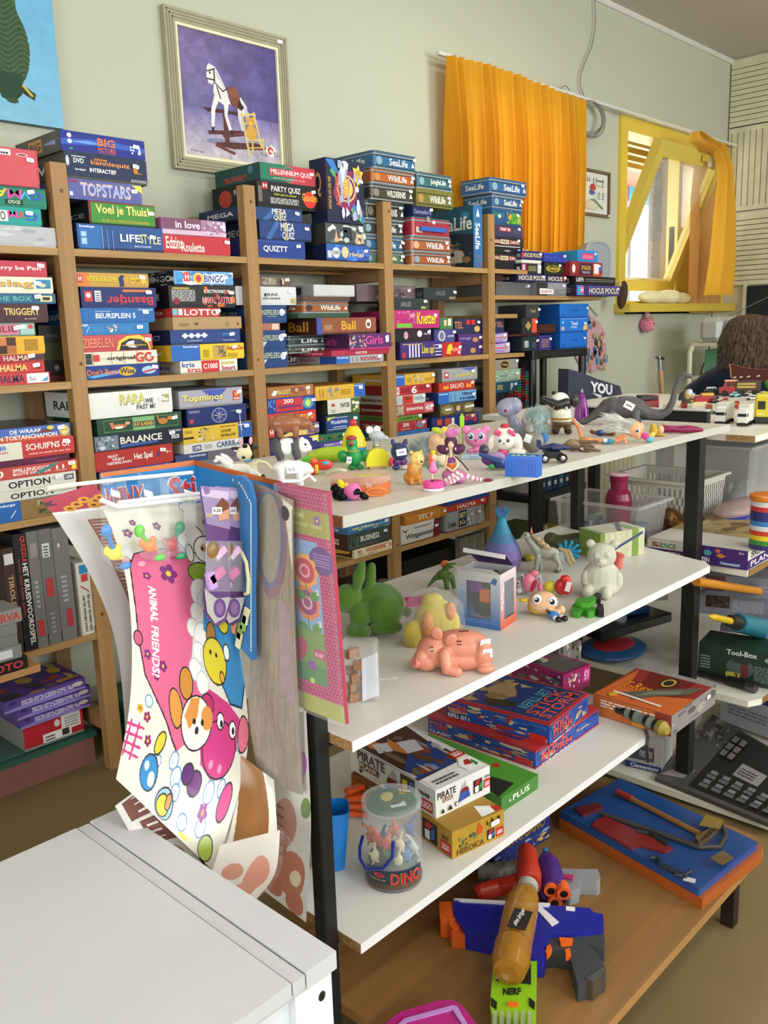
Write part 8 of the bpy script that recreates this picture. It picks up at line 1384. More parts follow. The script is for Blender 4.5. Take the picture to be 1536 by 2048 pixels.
flat('blue_shell','plastic',[(905,1806),(920,1796),(1100,1810),(1180,1816),(1186,1824),(1206,1828),(1208,1862),(1150,1868),(1100,1870),(1088,1912),(1056,1914),(1040,1880),(930,1858),(908,1832)],zq,.042,'1c2390',g,bev=.003)
flat('white_stripe','card',[(908,1796),(1100,1806),(1098,1812),(922,1802)],zq+.038,.007,'dcdce0',g);flat('white_panel','card',[(1068,1812),(1082,1812),(1118,1844),(1104,1852)],zq+.0425,.0012,'e0e0e4',g)
flat('grey_grip','rubber',[(1088,1856),(1150,1850),(1208,1866),(1210,1888),(1176,1888),(1200,1915),(1212,1938),(1208,1948),(1156,1968),(1148,1940),(1138,1904),(1108,1898),(1090,1902)],zq,.036,'3c3f42',g,bev=.003)
flat('grip_cap','metal',[(1170,1956),(1206,1934),(1212,1940),(1186,1964)],zq+.002,.036,'8c9094',g)
for pt in([(1118,1874),(1146,1876),(1144,1886),(1122,1888)],[(1088,1896),(1100,1888),(1104,1896),(1094,1908)],[(1130,1898),(1140,1896),(1142,1908),(1132,1910)]):flat('orange_button','plastic',pt,zq+.03,.012,'e0641e',g)
g=thing('water_gun','red water gun with a large amber bottle lying on the blue blaster','water gun',tuple(atZ(1030,1860,ZTAB)),GTB)
z1_=zq+.052
def tubez(pts,col,name,m,par,n=18,flat_=1.0,cols=None):return MB().tube([tuple(atZ(x,y,z))+(r,)for x,y,z,r in pts],.01,col,n=n,flat=flat_,cols=cols).build(name,m,par)
tubez([(1054,1782,z1_+.03,.018),(1050,1792,z1_+.028,.026),(1044,1810,z1_+.026,.030),(1036,1850,z1_+.024,.031),(1028,1890,z1_+.022,.030),(1026,1894,z1_+.022,.032),(1022,1920,z1_+.02,.032),(1018,1944,z1_+.018,.026),(1017,1948,z1_+.018,.014)],'a87420','amber_bottle','tint',g,28)
tubez([(1056,1770,z1_+.03,.019),(1054,1782,z1_+.03,.019)],'a8a498','bottle_neck','plastic',g)
tubez([(1050,1700,z1_+.01,.016),(1054,1706,z1_+.012,.020),(1056,1730,z1_+.018,.021),(1058,1750,z1_+.02,.024),(1058,1770,z1_+.024,.022)],'b83420','red_body','plastic',g)
tubez([(952,1790,zq+.022,.014),(960,1786,zq+.024,.018),(1000,1774,zq+.03,.017),(1040,1762,zq+.05,.016)],'b43020','red_handle','plastic',g);tubez([(1010,1762,zq+.04,.006),(1040,1748,zq+.055,.006)],'b43020','trigger_guard','plastic',g)
q=MB();c_=atZ(1040,1838,z1_+.056);q.cbox(tuple(c_),(.026,.016,.0006),'2a2420',rot3(0,0,20));q.add([tuple(c_+V((-.024+.046*x+.008*y,-.010+.014*y+.012*x,.0012)))for x,y in glyphs('time bringer')[0]],glyphs('time bringer')[1],'e8e4dc');q.build('label','card',g)
g=thing('toy_revolver','purple toy revolver with orange triple barrel and grey handle','toy gun',tuple(atZ(1110,1790,ZTAB)),GTB)
z2=zq+.03
tubez([(1092,1712,z2,.012),(1096,1730,z2,.024),(1102,1760,z2,.027),(1108,1785,z2,.026)],'4a2a7a','purple_cylinder','plastic',g);tubez([(1090,1700,z2+.006,.006),(1091,1712,z2+.004,.007)],'2a7ab0','blue_tip','plastic',g)
a=atZ(1112,1798,z2-.004);dn=(a-atZ(1096,1730,z2)).normalized()
for i,(x,y)in enumerate(((1102,1782),(1128,1788),(1110,1806))):
 c=atZ(x,y,z2+(.008 if i<2 else-.014));o=MB().tube([tuple(c-dn*.025)+(.013,),tuple(c)+(.0135,)],.013,'e0622c',n=16).build('barrel','plastic',g);MB().tube([tuple(c+dn*.0004)+(.0075,),tuple(c+dn*.0012)+(.0075,)],.007,'201414',n=14).build('bore','plastic',o)
flat('grey_handle','plastic',[(1120,1736),(1150,1738),(1196,1738),(1201,1756),(1196,1762),(1160,1760),(1158,1776),(1140,1782),(1130,1778),(1124,1756)],zq,.032,'8a8d90',g,bev=.003);tubez([(1126,1752,z2+.012,.004),(1146,1756,z2+.012,.006)],'b02860','trigger','plastic',g)
g=thing('grey_barrel','ribbed light grey toy barrel behind the red water gun','toy part',tuple(atZ(990,1745,ZTAB)),GTB)
tubez([(956,1744,zq+.02,.013)]+[(962+i*8,1744-i*.9,zq+.02,(.018,.0155)[i%2])for i in range(9)],'8c8a84','ribbed_tube','plastic',g)
g=thing('green_clip','lime green and black blaster magazine reading NERF at the table edge','toy part',tuple(atZ(1028,2000,ZTAB)),GTB)
flat('green_shell','plastic',[(986,1926),(1060,1922),(1074,1922),(1072,2020),(1070,2044),(984,2030),(980,2010),(984,1960)],zq,.04,'86b81c',g,bev=.003);flat('black_panel','plastic',[(994,1930),(1062,1926),(1062,1966),(992,1958)],zq+.0405,.003,'1c1e1a',g)
for i in range(6):flat('clear_rib','frosted',[(986+i*14,2022),(994+i*14,2023),(993+i*14,2070),(984+i*14,2070)],zq,.044,'b8b4a4',g)
flat('orange_button','plastic',[(1016,2002),(1036,2004),(1035,2011),(1015,2009)],zq+.04,.004,'e06418',g);flat('price_label','card',[(992,1946),(1018,1950),(1018,1960),(992,1956)],zq+.0436,.001,'ececec',g)
q=MB();q.add([tuple(atZ(1006+36*x,1990-14*y-1*x,zq+.0412))for x,y in glyphs('NERF',.04)[0]],glyphs('NERF',.04)[1],'16161a');q.build('lettering','card',g)
for x in(988,1064):flat('black_corner','plastic',[(x-6,1994),(x+6,2004),(x+5,2018),(x-6,2010)],zq+.002,.040,'1c1e1a',g)
for lab,pt in(('blue shell price label',[(1132,1812),(1150,1814),(1150,1822),(1132,1820)]),):flat('price_label','card',pt,zq+.0425,.001,'e8e8e8',bpy.data.objects['toy_blaster'])
g=thing('pink_tray','magenta rounded plastic tray with a lilac inner edge, bottom of the picture','tray',tuple(atZ(850,2060,ZTAB)),GTB)
flat('outer_tray','plastic',[(772,2046),(800,2024),(880,2000),(908,2000),(926,2012),(962,2060),(940,2150),(790,2150)],zq,.03,'b02078',g,bev=.004)
for pt in([(796,2048),(810,2036),(906,2010),(906,2018),(814,2042),(806,2052)],[(906,2010),(914,2012),(940,2056),(930,2056),(906,2020)]):flat('lilac_edge','plastic',pt,zq+.0305,.003,'b888c8',g)
# tool tray
g=thing('toy_tool_tray','large blue and orange moulded tray of toy tools wrapped in film','toy tool set',tuple(atZ(1320,1700,ZTAB)),GTB)
flat('orange_base','plastic',[(1118,1640),(1405,1798),(1524,1706),(1524,1694),(1240,1562),(1118,1622)],zq,.022,'a4521c',g);flat('blue_insert','plastic',[(1120,1622),(1398,1778),(1516,1684),(1240,1556)],zq+.0225,.016,'1c4a8c',g,bev=.003)
zz_=zq+.039
flat('red_saw','plastic',[(1190,1640),(1210,1632),(1300,1672),(1346,1696),(1330,1704),(1280,1690),(1262,1696),(1184,1650)],zz_,.005,'8c2424',g,bev=.001);flat('red_handle','plastic',[(1150,1616),(1196,1604),(1206,1614),(1166,1630)],zz_,.006,'6c1c20',g)
def bar(nm,pts,col,r=.005,m='plastic'):MB().tube([tuple(atZ(x,y,zz_+r))for x,y in pts],r,col,n=8).build(nm,m,g)
bar('hammer_handle',[(1262,1597),(1400,1668)],'9a6a34',.006);bar('red_grip',[(1234,1584),(1264,1598)],'8a2c24',.008);flat('hammer_head','plastic',[(1390,1672),(1420,1656),(1440,1652),(1414,1676),(1398,1684)],zz_,.012,'6c5a3c',g,bev=.001)
bar('saw_frame',[(1200,1626),(1300,1660),(1400,1695),(1440,1694),(1452,1672),(1446,1652)],'4a4438',.005);bar('pliers',[(1274,1662),(1300,1666),(1336,1690)],'24242c',.006);bar('clamp',[(1300,1716),(1316,1716),(1322,1730),(1372,1752),(1380,1742)],'2c3440',.005);bar('clamp',[(1350,1748),(1366,1752)],'2c3440',.004)
flat('price_label','card',[(1368,1752),(1392,1758),(1390,1766),(1366,1760)],zz_+.001,.001,'dcdcdc',g);flat('film','film',[(1116,1622),(1398,1782),(1520,1686),(1240,1552)],zz_+.012,.0006,'101820',g);flat('tape','tint',[(1398,1650),(1412,1628),(1448,1640),(1440,1658)],zz_+.013,.0008,'8a7434',g);flat('tape','tint',[(1420,1716),(1446,1700),(1468,1716),(1444,1730)],zz_+.013,.0008,'6c5a30',g)
rbox('navy_game_box','long navy game box with yellow lettering under the lower board','box',(988,1745),(1100,1675),zq,.075,.12,'1f2c6a','b .02 .05 .98 .4 8aa0c0 c8a040 3a4a8a;t .1 .5 .9 .85 8a6c28 MONOGAMO','','',GTB,stk=False)
# ================================================================== second white unit at the right, with cars on top
ru=thing('display_shelf','second white board unit at the right, toy vehicles on its top','shelf',(2.9,1.3,0))
for z,pts in((1.0,[(2.415,.92),(3.72,.93),(3.72,1.98),(2.60,1.98),(2.415,1.0)]),(.65,[(2.32,.888),(3.6,.89),(3.6,1.6),(2.36,1.6)]),(.292,[(2.30,.86),(2.34,.84),(3.4,.84),(3.4,1.55),(2.3,1.55)]),(.03,[(2.17,.72),(3.4,.72),(3.4,1.45),(2.17,1.45)])):
 q=MB().prism(pts,z-.018,z,'d8d4c8','z',side='dcd8cc');o=q.build('shelf_board','white_laminate',ru)
MB().box((2.414,.9205,.983),(2.4148,1.0,.9995),'b08a58').build('chipboard_end','chipboard',ru);MB().box((2.35,.8372,.275),(3.39,.8398,.291),'a4703c').build('chipboard_edge','chipboard',ru)
MB().box((2.33,.8845,.633),(3.5,.8876,.649),'a4804c').build('chipboard_edge','chipboard',ru)
for x,y in((2.95,.96),(3.38,.96),(2.345,1.57),(3.38,1.5)):MB().box((x-.015,y-.013,0),(x+.015,y+.013,.98),'161616').build('post','black_metal',ru)
MB().box((2.40,1.05,1.0005),(2.424,1.45,1.062),'1c1c1c').box((2.398,1.05,1.062),(2.426,1.45,1.066),'c8c6c0').build('black_upstand','black_metal',ru)
MB().box((2.62,1.95,.93),(3.7,1.97,.978),'8c6c3c').build('back_panel','matte',ru)
GV='toy vehicles on the right unit'
def TV(n,l,bx,by,rot=0,z=1.0005):return Toy(n,l,'toy vehicle',bx,by,z,rot,GV)
def wheels(t,xs,ys,r,hubc='c8c8c4'):
 for x in xs:
  for y in ys:w=t.part('wheel','rubber',lambda b:b.lathe([(r,-1.6),(r*1.05,0),(r,1.6),(0,1.6)],'161616',(x,y,r),14,rot3(90,0,0)))
def lorry(l,bx,by,rot):
 t=TV('toy_lorry',l,bx,by,rot);t.part('cab','plastic',lambda b:b.prism([(-9,6),(9,6),(9,20),(7,33),(-7,33),(-9,20)],-18,0,'e2e2da',sm=False));t.part('cab_roof','plastic',lambda b:b.cbox((0,-8,34),(8,7,1.5),'ecece4',ch=1));t.part('windscreen','glosscard',lambda b:b.box((-8.4,-18.5,19),(8.4,-17.9,25),'22262a'));t.part('bumper','plastic',lambda b:b.box((-8.5,-19,2),(8.5,-16,7),'1a1a1a').box((-9,-18.6,5),(-5,-17,10),'e8e8e0').box((5,-18.6,5),(9,-17,10),'e8e8e0'))
 t.part('cargo_box','plastic',lambda b:b.cbox((-2,30,25),(11,28,17),'d8d6c8',ch=.8));t.part('chassis','plastic',lambda b:b.box((-7,-14,3),(7,54,8),'141414'));wheels(t,(-8,8),(-10,14,44),4)
 for s in(-1,1):t.part('side_window','glosscard',lambda b:b.box((s*9.1-.2,-14,18),(s*9.1+.2,-6,25),'202428'))
lorry('small white toy lorry, left one of the front pair',1444,848,-14);lorry('small white toy lorry, right one of the front pair',1488,851,-14)
t=TV('toy_van','bright yellow toy van cut by the right picture edge',1534,846,-10);t.part('body','plastic',lambda b:b.cbox((0,24,34),(21,44,24),'d8c41c',ch=4));t.part('windscreen','glosscard',lambda b:b.cbox((-8,-20.4,37),(7,.5,8),'221c10').cbox((12,-20.4,37),(7,.5,8),'221c10'));t.part('bumper','plastic',lambda b:b.cbox((0,-14,8),(20,8,6),'1a1a18',ch=1));wheels(t,(-18,18),(-6,46),8)
t.part('lettering','card',lambda b:b.box((-14,-20.6,19),(-2,-20.2,21),'f0e8b0'))
def carb(l,bx,by,rot,col,L=16,n='toy_car',roof=None,hgt=1.0):
 t=TV(n,l,bx,by,rot);t.blob('body',col,[('e',(0,0,4*hgt),(L,L*.42,3.6*hgt)),('e',(L*.5,0,4),(L*.5,L*.4,3)),('e',(-L*.5,0,4.4),(L*.5,L*.4,3.2))],vox=.9,sm=1);t.blob('cabin',roof or col,[('e',(-1,0,7.5*hgt),(L*.5,L*.34,3.4*hgt))],vox=.9,sm=1)
 t.part('windows','glosscard',lambda b:b.ell((-1,-.6,7.6*hgt),(L*.47,L*.345,2.1*hgt),'20262c',n=10));wheels(t,(-L*.55,L*.55),(-L*.36,L*.36),2.6)
for a in(('pale turquoise toy sports car behind the white lorries',1470,794,30,'7ab8bc',13),('green toy car partly behind the left white lorry',1420,828,20,'5a8a5c',12),('grey dark toy car right of the cream truck',1430,806,60,'5a5450',9),('maroon toy car just above the grey dark one',1428,798,40,'6a2a2a',10),('white toy car behind the yellow van',1506,800,10,'c8c8bc',17),('cream pink toy car behind the white car',1500,792,15,'c8b4a4',12),('silver toy car at the right edge, behind the van',1528,793,10,'b8bcb4',16),('orange yellow toy car near the striped ball',1383,806,25,'d89828',10),('small orange toy racer left of the red tub',1376,800,-30,'d8902c',8)):carb(*a)
t=TV('toy_jeep','black and white toy jeep in front of the seated person',1424,790,10);t.part('body','plastic',lambda b:b.cbox((0,0,7),(15,7,4),'1a1e1c',ch=1).cbox((-2,0,13),(9,6,3),'c8ccd0',ch=1).cbox((-2,-.4,11.5),(8,6.1,2),'20282e'));wheels(t,(-10,10),(-6,6),4)
t=TV('toy_truck','red toy truck with a brown box printed with yellow arrows',1465,792,6);t.part('cab','plastic',lambda b:b.prism([(-26,5),(4,5),(4,30),(-14,30),(-18,19),(-26,17)],-8,8,'9c241c'));t.part('roof_panel','plastic',lambda b:b.cbox((-4,0,31),(12,8,1),'d8b890'));t.part('window','glosscard',lambda b:b.prism([(-13,20),(-4,20),(-4,28),(-11,28)],-8.4,-8,'201818').prism([(-2,20),(3,20),(3,28),(-2,28)],-8.4,-8,'201818'))
t.part('cargo_box','plastic',lambda b:b.cbox((28,0,19),(23,8,12),'3c2416').cbox((24,-8.3,24),(17,.2,2),'b09440').cbox((24,-8.3,18),(17,.2,2),'b09440'));wheels(t,(-16,18,40),(-8,8),6)
t=TV('toy_ship','brown toy ship with white figures along its side, behind the red truck',1500,786,4);t.part('hull','matte',lambda b:b.prism([(-40,58),(-36,30),(-34,20),(60,20),(60,46),(10,46),(-14,50)],10,30,'4c2218'));t.part('rail','plastic',lambda b:b.tube([(-40,10,58),(-14,10,50),(10,10,46),(60,10,46)],1,'7a4030',n=5).tube([(-40,10,58),(-36,10,30)],1.2,'a87c5c',n=5));
for x in(-30,-18,-4,14):t.part('small_figure','plastic',lambda b:b.ell((x,8,32+x*.05),(4,1.5,1.6),'c8b8a8',rot3(0,-20,0)))
t=TV('toy_fire_engine','red toy fire engine with black roof load, far left of the vehicles',1298,822,30);t.part('body','plastic',lambda b:b.cbox((0,8,12),(20,12,9),'7c1c18',ch=1).cbox((10,8,26),(10,11,5),'8c2018',ch=1));t.part('load','plastic',lambda b:b.cbox((-8,6,27),(12,11,5),'2a1a18',ch=1));t.part('window','glosscard',lambda b:b.box((2,-3.6,22),(16,-3.2,29),'1c1414'));wheels(t,(-12,14),(-3,18),4)
t=TV('toy_car','red and orange toy racer lying under the fire engine',1312,826,20);t.blob('body','b83c24',[('e',(0,0,6),(13,6,4)),('e',(-4,0,9),(7,5,3))],vox=1)
for l,bx,by,c in(('clear lidded pack left of the striped ball',1346,822,'c8c4ac'),('cream lidded truck pack beside the striped ball',1396,824,'d8d0a0')):
 t=TV('vehicle_pack',l,bx,by,16);t.part('pack','frosted',lambda b:b.prism([(-16,0),(16,0),(13,12),(-12,12)],-4,26,'dcdad0'));t.part('lid','card',lambda b:b.add([(-14,-5,12),(14,-5,12),(24,26,18),(-2,26,18)],[(0,1,2,3)],c));t.part('red_toy','plastic',lambda b:b.box((14,0,0),(28,10,14),'8c2c22'))
t=TV('striped_ball','grey and orange striped rolling toy behind the dinosaur neck',1370,812,0);t.part('body','plastic',lambda b:b.ell((0,6,17),(13,12,16),'3c3a38',rot3(0,30,0)).ell((3,5,20),(10,11.5,14),'b08848',rot3(0,30,0)).ell((5,4,23),(8,10,11.5),'b8bcc0',rot3(0,30,0)))
t=TV('red_tub','red open tub of small parts behind the cream pack',1408,806,15);t.part('tub','plastic',lambda b:b.box((-17,0,0),(17,16,13),'a81c1c').box((-14,2,13),(14,14,14),'6c1010'));t.part('yellow_part','plastic',lambda b:b.cbox((8,10,16),(12,6,3),'d0a030',ch=1))
for l,bx,by in(('dark red curved ramp with gold print, left of the pair',1446,812),('dark red curved ramp, right of the pair',1468,818)):
 t=TV('toy_ramp',l,bx,by,10);t.part('ramp','plastic',lambda b:b.prism([(-14,4),(2,16),(8,16),(12,8),(12,0),(8,0)],0,3,'8c1418'));t.part('gold_print','card',lambda b:b.cbox((2,-.2,10),(4,.1,1),'d8a030'))
t=TV('green_ball','green ball at the right edge behind the yellow van',1538,790,0);t.part('ball','plastic',lambda b:b.ell((0,8,20),(10,10,11),'3a8a2c'))
t=TV('paper_cup','small translucent cup next to the seated person',1384,798,0);t.part('cup','frosted',lambda b:b.lathe([(4,0),(5.5,12),(5,12),(3.6,1)],'d8d8d0',n=14))
# ---- things on the second board of the right unit
zr=.6505
o,z0,U,D_,w_=rbox('science_box','purple and white science box with planets, long side to the left','box',(1494,1141),(1600,1080),zr,.052,.285,'43226c','r 0 .5 1 1 d8d4cc;r .0 .5 .9 .96 e4e0d8;t .05 .6 .6 .9 3a4a50 SCIENCE;t .05 .1 .7 .4 e8e4ec PLANETEN','r 0 .5 .72 1 e2dfd8;r .44 .0 1 1 43226c;r 0 0 1 .5 43226c;t .05 .58 .3 .86 3a8a4a SCIENCE;t .05 .6 .12 .86 c83a30 S;t .04 .14 .62 .4 ece8f0 PLANETEN EN KO;t .5 .14 .64 .4 ece8f0 METEN;c .62 .66 .04 .16 4aa09c;c .72 .82 .025 .1 c86a48;c .75 .58 .035 .12 c87844;r .7 .56 .81 .6 c87844;t .92 .78 .97 .9 e8e4ec 7+;r .73 .1 .95 .32 2c4a8c;t .75 .14 .93 .28 e8ecf4 Clementoni','r 0 0 1 1 a08c60;r .0 .0 .35 1 d8d4cc;b .35 .05 .98 .95 8a7448 b8a46c 6a5434','things on the right unit second board')
GR_='things on the right unit second board'
def binbox(nm,lab,x0,x1,y0,y1,z0,z1,col,m,fl=.012,cat='bin',tp=.9,grp=GR_,holes=0):
 e=thing(nm,lab,cat,((x0+x1)/2,(y0+y1)/2,z0),grp);cx,cy=(x0+x1)/2,(y0+y1)/2
 def ring(s,z,k=0):return[(cx+(x-cx)*s+k*(1 if x>cx else-1),cy+(y-cy)*s+k*(1 if y>cy else-1),z)for x,y in((x0,y0),(x1,y0),(x1,y1),(x0,y1))]
 a,b_=ring(tp,z0),ring(1,z1);q=MB()
 if holes:
  for i in range(4):
   A,B,C,D=V(a[i]),V(a[(i+1)%4]),V(b_[(i+1)%4]),V(b_[i]);n=holes
   for j in range(7):
    for s in range(n):
     u0,u1=s/n,(s+.55)/n;v0,v1=j/7,(j+1)/7
     if j in(0,6):u1=(s+1)/n
     f_=lambda u,v:A.lerp(B,u+.03*(j%2)).lerp(D.lerp(C,u+.03*(j%2)),v)
     q.add([f_(u0,v0),f_(u1,v0),f_(u1,v1),f_(u0,v1)],[(0,1,2,3)],col)
  q.add(a,[(0,1,2,3)],col);q.build('basket_wall',m,e)
 else:q.add(a+b_,[(3,2,1,0)]+[(i,(i+1)%4,4+(i+1)%4,4+i)for i in range(4)],col);q.build('tub',m,e)
 q=MB();r1,r2=ring(1,z1),ring(1,z1,fl);r3=[(x,y,z1-.008)for x,y,z in r2];q.add(r1+r2+r3,[(i,(i+1)%4,4+(i+1)%4,4+i)for i in range(4)]+[(4+i,4+(i+1)%4,8+(i+1)%4,8+i)for i in range(4)],col);q.build('rim','frosted' if m=='clear' else m,e);return e
e=binbox('clear_bin','clear plastic bin holding small mugs, in front of the pink bottle',2.325,2.52,1.215,1.49,zr,.785,'d8d8d4','clear')
rr=random.Random(4)
for i,(x,y)in enumerate(((2.36,1.42),(2.42,1.36),(2.38,1.30),(2.45,1.27),(2.46,1.43))):
 m_=thing('mug','small patterned blue and white mug in the clear bin','mug',(x,y,zr+.002),'mugs in the clear bin');MB().lathe([(.022,0),(.025,.03),(.026,.058),(.0235,.058),(.021,.004)],('34466c','8a9aa8','a87c80','3c5474','8a9aa8')[i],(x,y,zr+.002),18).build('cup','plastic',m_);MB().tube([(x-.026,y-.004,zr+.048),(x-.04,y-.006,zr+.04),(x-.04,y-.006,zr+.022),(x-.025,y-.004,zr+.014)],.004,'c8ccd0',n=6).build('handle','plastic',m_)
p=V((2.455,1.345,0));bt=thing('drink_bottle','magenta wide shouldered drink bottle standing behind the clear bin','bottle',(p.x,p.y,zr),GR_);k=.00175
MB().lathe([(.034,0),(.037,.01),(.037,.07),(.040,.10),(.041,.125),(.036,.145),(.026,.158),(.026,.18),(.029,.20)],'80103c',(p.x,p.y,zr),28).build('body','plastic',bt);MB().lathe([(.0285,0),(.030,.004),(.022,.008),(0,.007)],'d8b4bc',(p.x,p.y,zr+.2),24).build('lid','plastic',bt)
binbox('mesh_basket','cream woven plastic basket behind the black post',2.575,2.84,1.17,1.45,zr,.825,'c2beb4','plastic',holes=16,cat='basket');e=binbox('storage_bin','large cloudy clear storage bin at the back of the second board',2.90,3.33,1.12,1.46,zr,.90,'cfcdc8','frosted')
for i in range(8):c=thing('toy_animal','grey toy animal seen through the cloudy storage bin','toy animal',(2.98+.05*(i%4),1.2+.1*(i//4),zr+.003),'toy animals in the storage bin');blobmesh('body',[('e',(2.98+.05*(i%4),1.2+.1*(i//4),zr+.05),(.03,.025,.04)),('e',(2.99+.05*(i%4),1.19+.1*(i//4),zr+.10),(.018,.018,.025))],rr.choice(['6a6e74','8c8a84','7a4a4a']),.006,'plastic',Matrix(),c,1)
e=thing('foil_bag','crinkled gold foil bag of brown pieces behind the science box','bag',(2.55,1.17,zr),GR_);p=atZ(1345,1078,zr);blobmesh('bag',[('e',(p.x+.04,p.y+.0,zr+.038),(.05,.06,.038)),('e',(p.x+.07,p.y-.02,zr+.05),(.05,.05,.03)),('e',(p.x+.02,p.y+.02,zr+.065),(.03,.03,.03))],'7a5834',.009,'foil',Matrix(),e,1)
e=thing('sweet_bag','blue bottomed clear bag lying behind the science box','bag',(2.75,1.0,zr),GR_);p=atZ(1468,1050,zr+.03);blobmesh('bag',[('e',(p.x+.06,p.y,zr+.05),(.12,.07,.028),(0,-8,-25))],'20308c',.009,'plastic',Matrix(),e,1);blobmesh('clear_top',[('e',(p.x+.06,p.y,zr+.075),(.11,.06,.03),(0,-8,-25))],'b89c98',.009,'tint',Matrix(),e,1)
p=atZ(1524,1098,zr+.055);e=thing('brick_canister','rainbow striped canister with orange lid at the right edge','canister',(p.x+.03,p.y,zr+.053),GR_);cc=['2c2c6c','3a8a3a','e8c830','c83a28','d8d8d8','3080c0','2c2c6c','2c2c6c','c8342c','d8d8d8'];MB().lathe([(.045,i*.013)for i in range(11)],'',(p.x+.03,p.y,zr+.0535),28,cols=cc).build('tube','glosscard',e);MB().lathe([(.046,0),(.049,.003),(.049,.014),(.044,.016),(0,.016)],'d8781c',(p.x+.03,p.y,zr+.184),28).build('lid','plastic',e)
# ---- third board
z3=.2925;G3='things on the right unit third board'
o,z0,U,D_,w_=rbox('tool_box','dark green tool box pack with cordless drill picture','box',(1396,1352),(1600,1390),z3,.105,.12,'1c3426','t .28 .78 .58 .93 d8d8d0 Tool-Box;c .42 .45 .14 .25 4a5a54;p 6c2c2c .44 .2 .5 .2 .5 .6 .42 .62;p 2a342e .34 .6 .5 .56 .5 .7 .36 .72;r .28 .14 .42 .3 b8a840;t .36 .15 .4 .29 181818 3;c .68 .78 .025 .06 8a9a90;t .72 .72 .95 .84 a83028 BOSCH;l .02 .3 .12 .7 8a948c 5;l .56 .15 .9 .6 7a867e 9','','',G3)
p=z0+U*.12+V((0,0,.14));dr=thing('toy_drill','turquoise toy drill with yellow bit on the green tool box','toy drill',tuple(p),G3);a=atY(1418,1232,p.y);b_=atY(1545,1262,p.y)
MB().tube([tuple(a)+(.002,),tuple(a.lerp(b_,.06))+(.009,),tuple(a.lerp(b_,.3))+(.010,)],.01,'c8a81c',n=10).build('bit','plastic',dr);MB().tube([tuple(a.lerp(b_,.3))+(.017,),tuple(a.lerp(b_,.42))+(.022,)],.01,'1c201c',n=12).build('chuck','plastic',dr);MB().tube([tuple(a.lerp(b_,.42))+(.026,),tuple(a.lerp(b_,.8))+(.031,),tuple(a.lerp(b_,1.15))+(.032,)],.01,'1f6c80',n=16).build('body','plastic',dr)
e=rbox('instruction_carton','grey printed carton with a nut photo above the tool box','box',(1398,1226),(1560,1242),.415,.068,.14,'85858c','r .08 .35 .38 .9 3a2e28;b .09 .37 .37 .88 5a4434 2c2420 6a5444;l .42 .25 .8 .8 b8b8c0 7;r .86 .1 1 .95 a8b0c8','','',G3)[0]
rbox('plain_carton','plain grey carton supporting the printed carton','box',(1440,1262),(1580,1278),.398,.016,.10,'5c5c62','','','',G3)
e=thing('yellow_tube','long orange yellow tube lying across the cartons','tube',tuple(atY(1480,1180,.93)),G3);MB().tube([tuple(atY(1392,1163,.945)),tuple(atY(1600,1195,.945))],.012,'c07c14',n=14).build('tube','plastic',e)
rbox('upper_carton','grey blue carton directly under the second board','box',(1410,1188),(1570,1200),.505,.06,.12,'70707a','r 0 .2 .25 1 5a3434;l .35 .3 .8 .7 8a8a92 2','','',G3)
p=atZ(1440,1368,z3+.02);e=thing('telescope','black tube with silver end lying in front of the tool box','telescope',tuple(atZ(1440,1368,z3)),G3);a,b_=atZ(1396,1345,z3+.012),atZ(1512,1375,z3+.016);MB().tube([tuple(a)+(.008,),tuple(a.lerp(b_,.5))+(.009,),tuple(a.lerp(b_,.52))+(.0135,),tuple(a.lerp(b_,.86))+(.0145,)],.01,'161618',n=14).build('tube','plastic',e);MB().tube([tuple(a.lerp(b_,.86))+(.0165,),tuple(b_)+(.0165,)],.01,'6c6e70',n=16).build('silver_end','metal',e)
p=atZ(1255,1315,z3);e=thing('pillow_disc','blue cushion disc with a red centre wrapped in film','toy disc',(p.x,p.y+.05,z3),G3);blobmesh('blue_rim',[('e',(p.x,p.y+.05,z3+.02),(.125,.10,.02))],'1c4878',.006,'plastic',Matrix(),e);blobmesh('red_centre',[('e',(p.x,p.y+.05,z3+.032),(.085,.065,.014))],'8c2028',.005,'plastic',Matrix(),e)
p=atZ(1250,1265,z3+.06);e=thing('black_case','glossy black plastic case wrapped in reflecting film','case',(p.x,p.y,z3+.053),G3);MB().cbox((p.x+.05,p.y+.04,z3+.075),(.16,.07,.016),'101012',rot3(0,0,-14),ch=.004).cbox((p.x+.10,p.y+.06,z3+.105),(.07,.05,.012),'1c3a64',rot3(0,6,-14),ch=.003).build('case','glosscard',e)
q=MB();q.cbox((p.x-.01,p.y+.03,z3+.112),(.03,.03,.018),'c8d0d8',rot3(20,30,10),ch=.006);q.build('film_wrap','clear',e)
rbox('white_carton','white ridged carton standing behind the black case','box',(1232,1208),(1336,1200),.42,.10,.03,'8e8a84','r .2 0 .21 1 6c6862;r .5 0 .51 1 6c6862;r .8 0 .81 1 6c6862','','',G3)
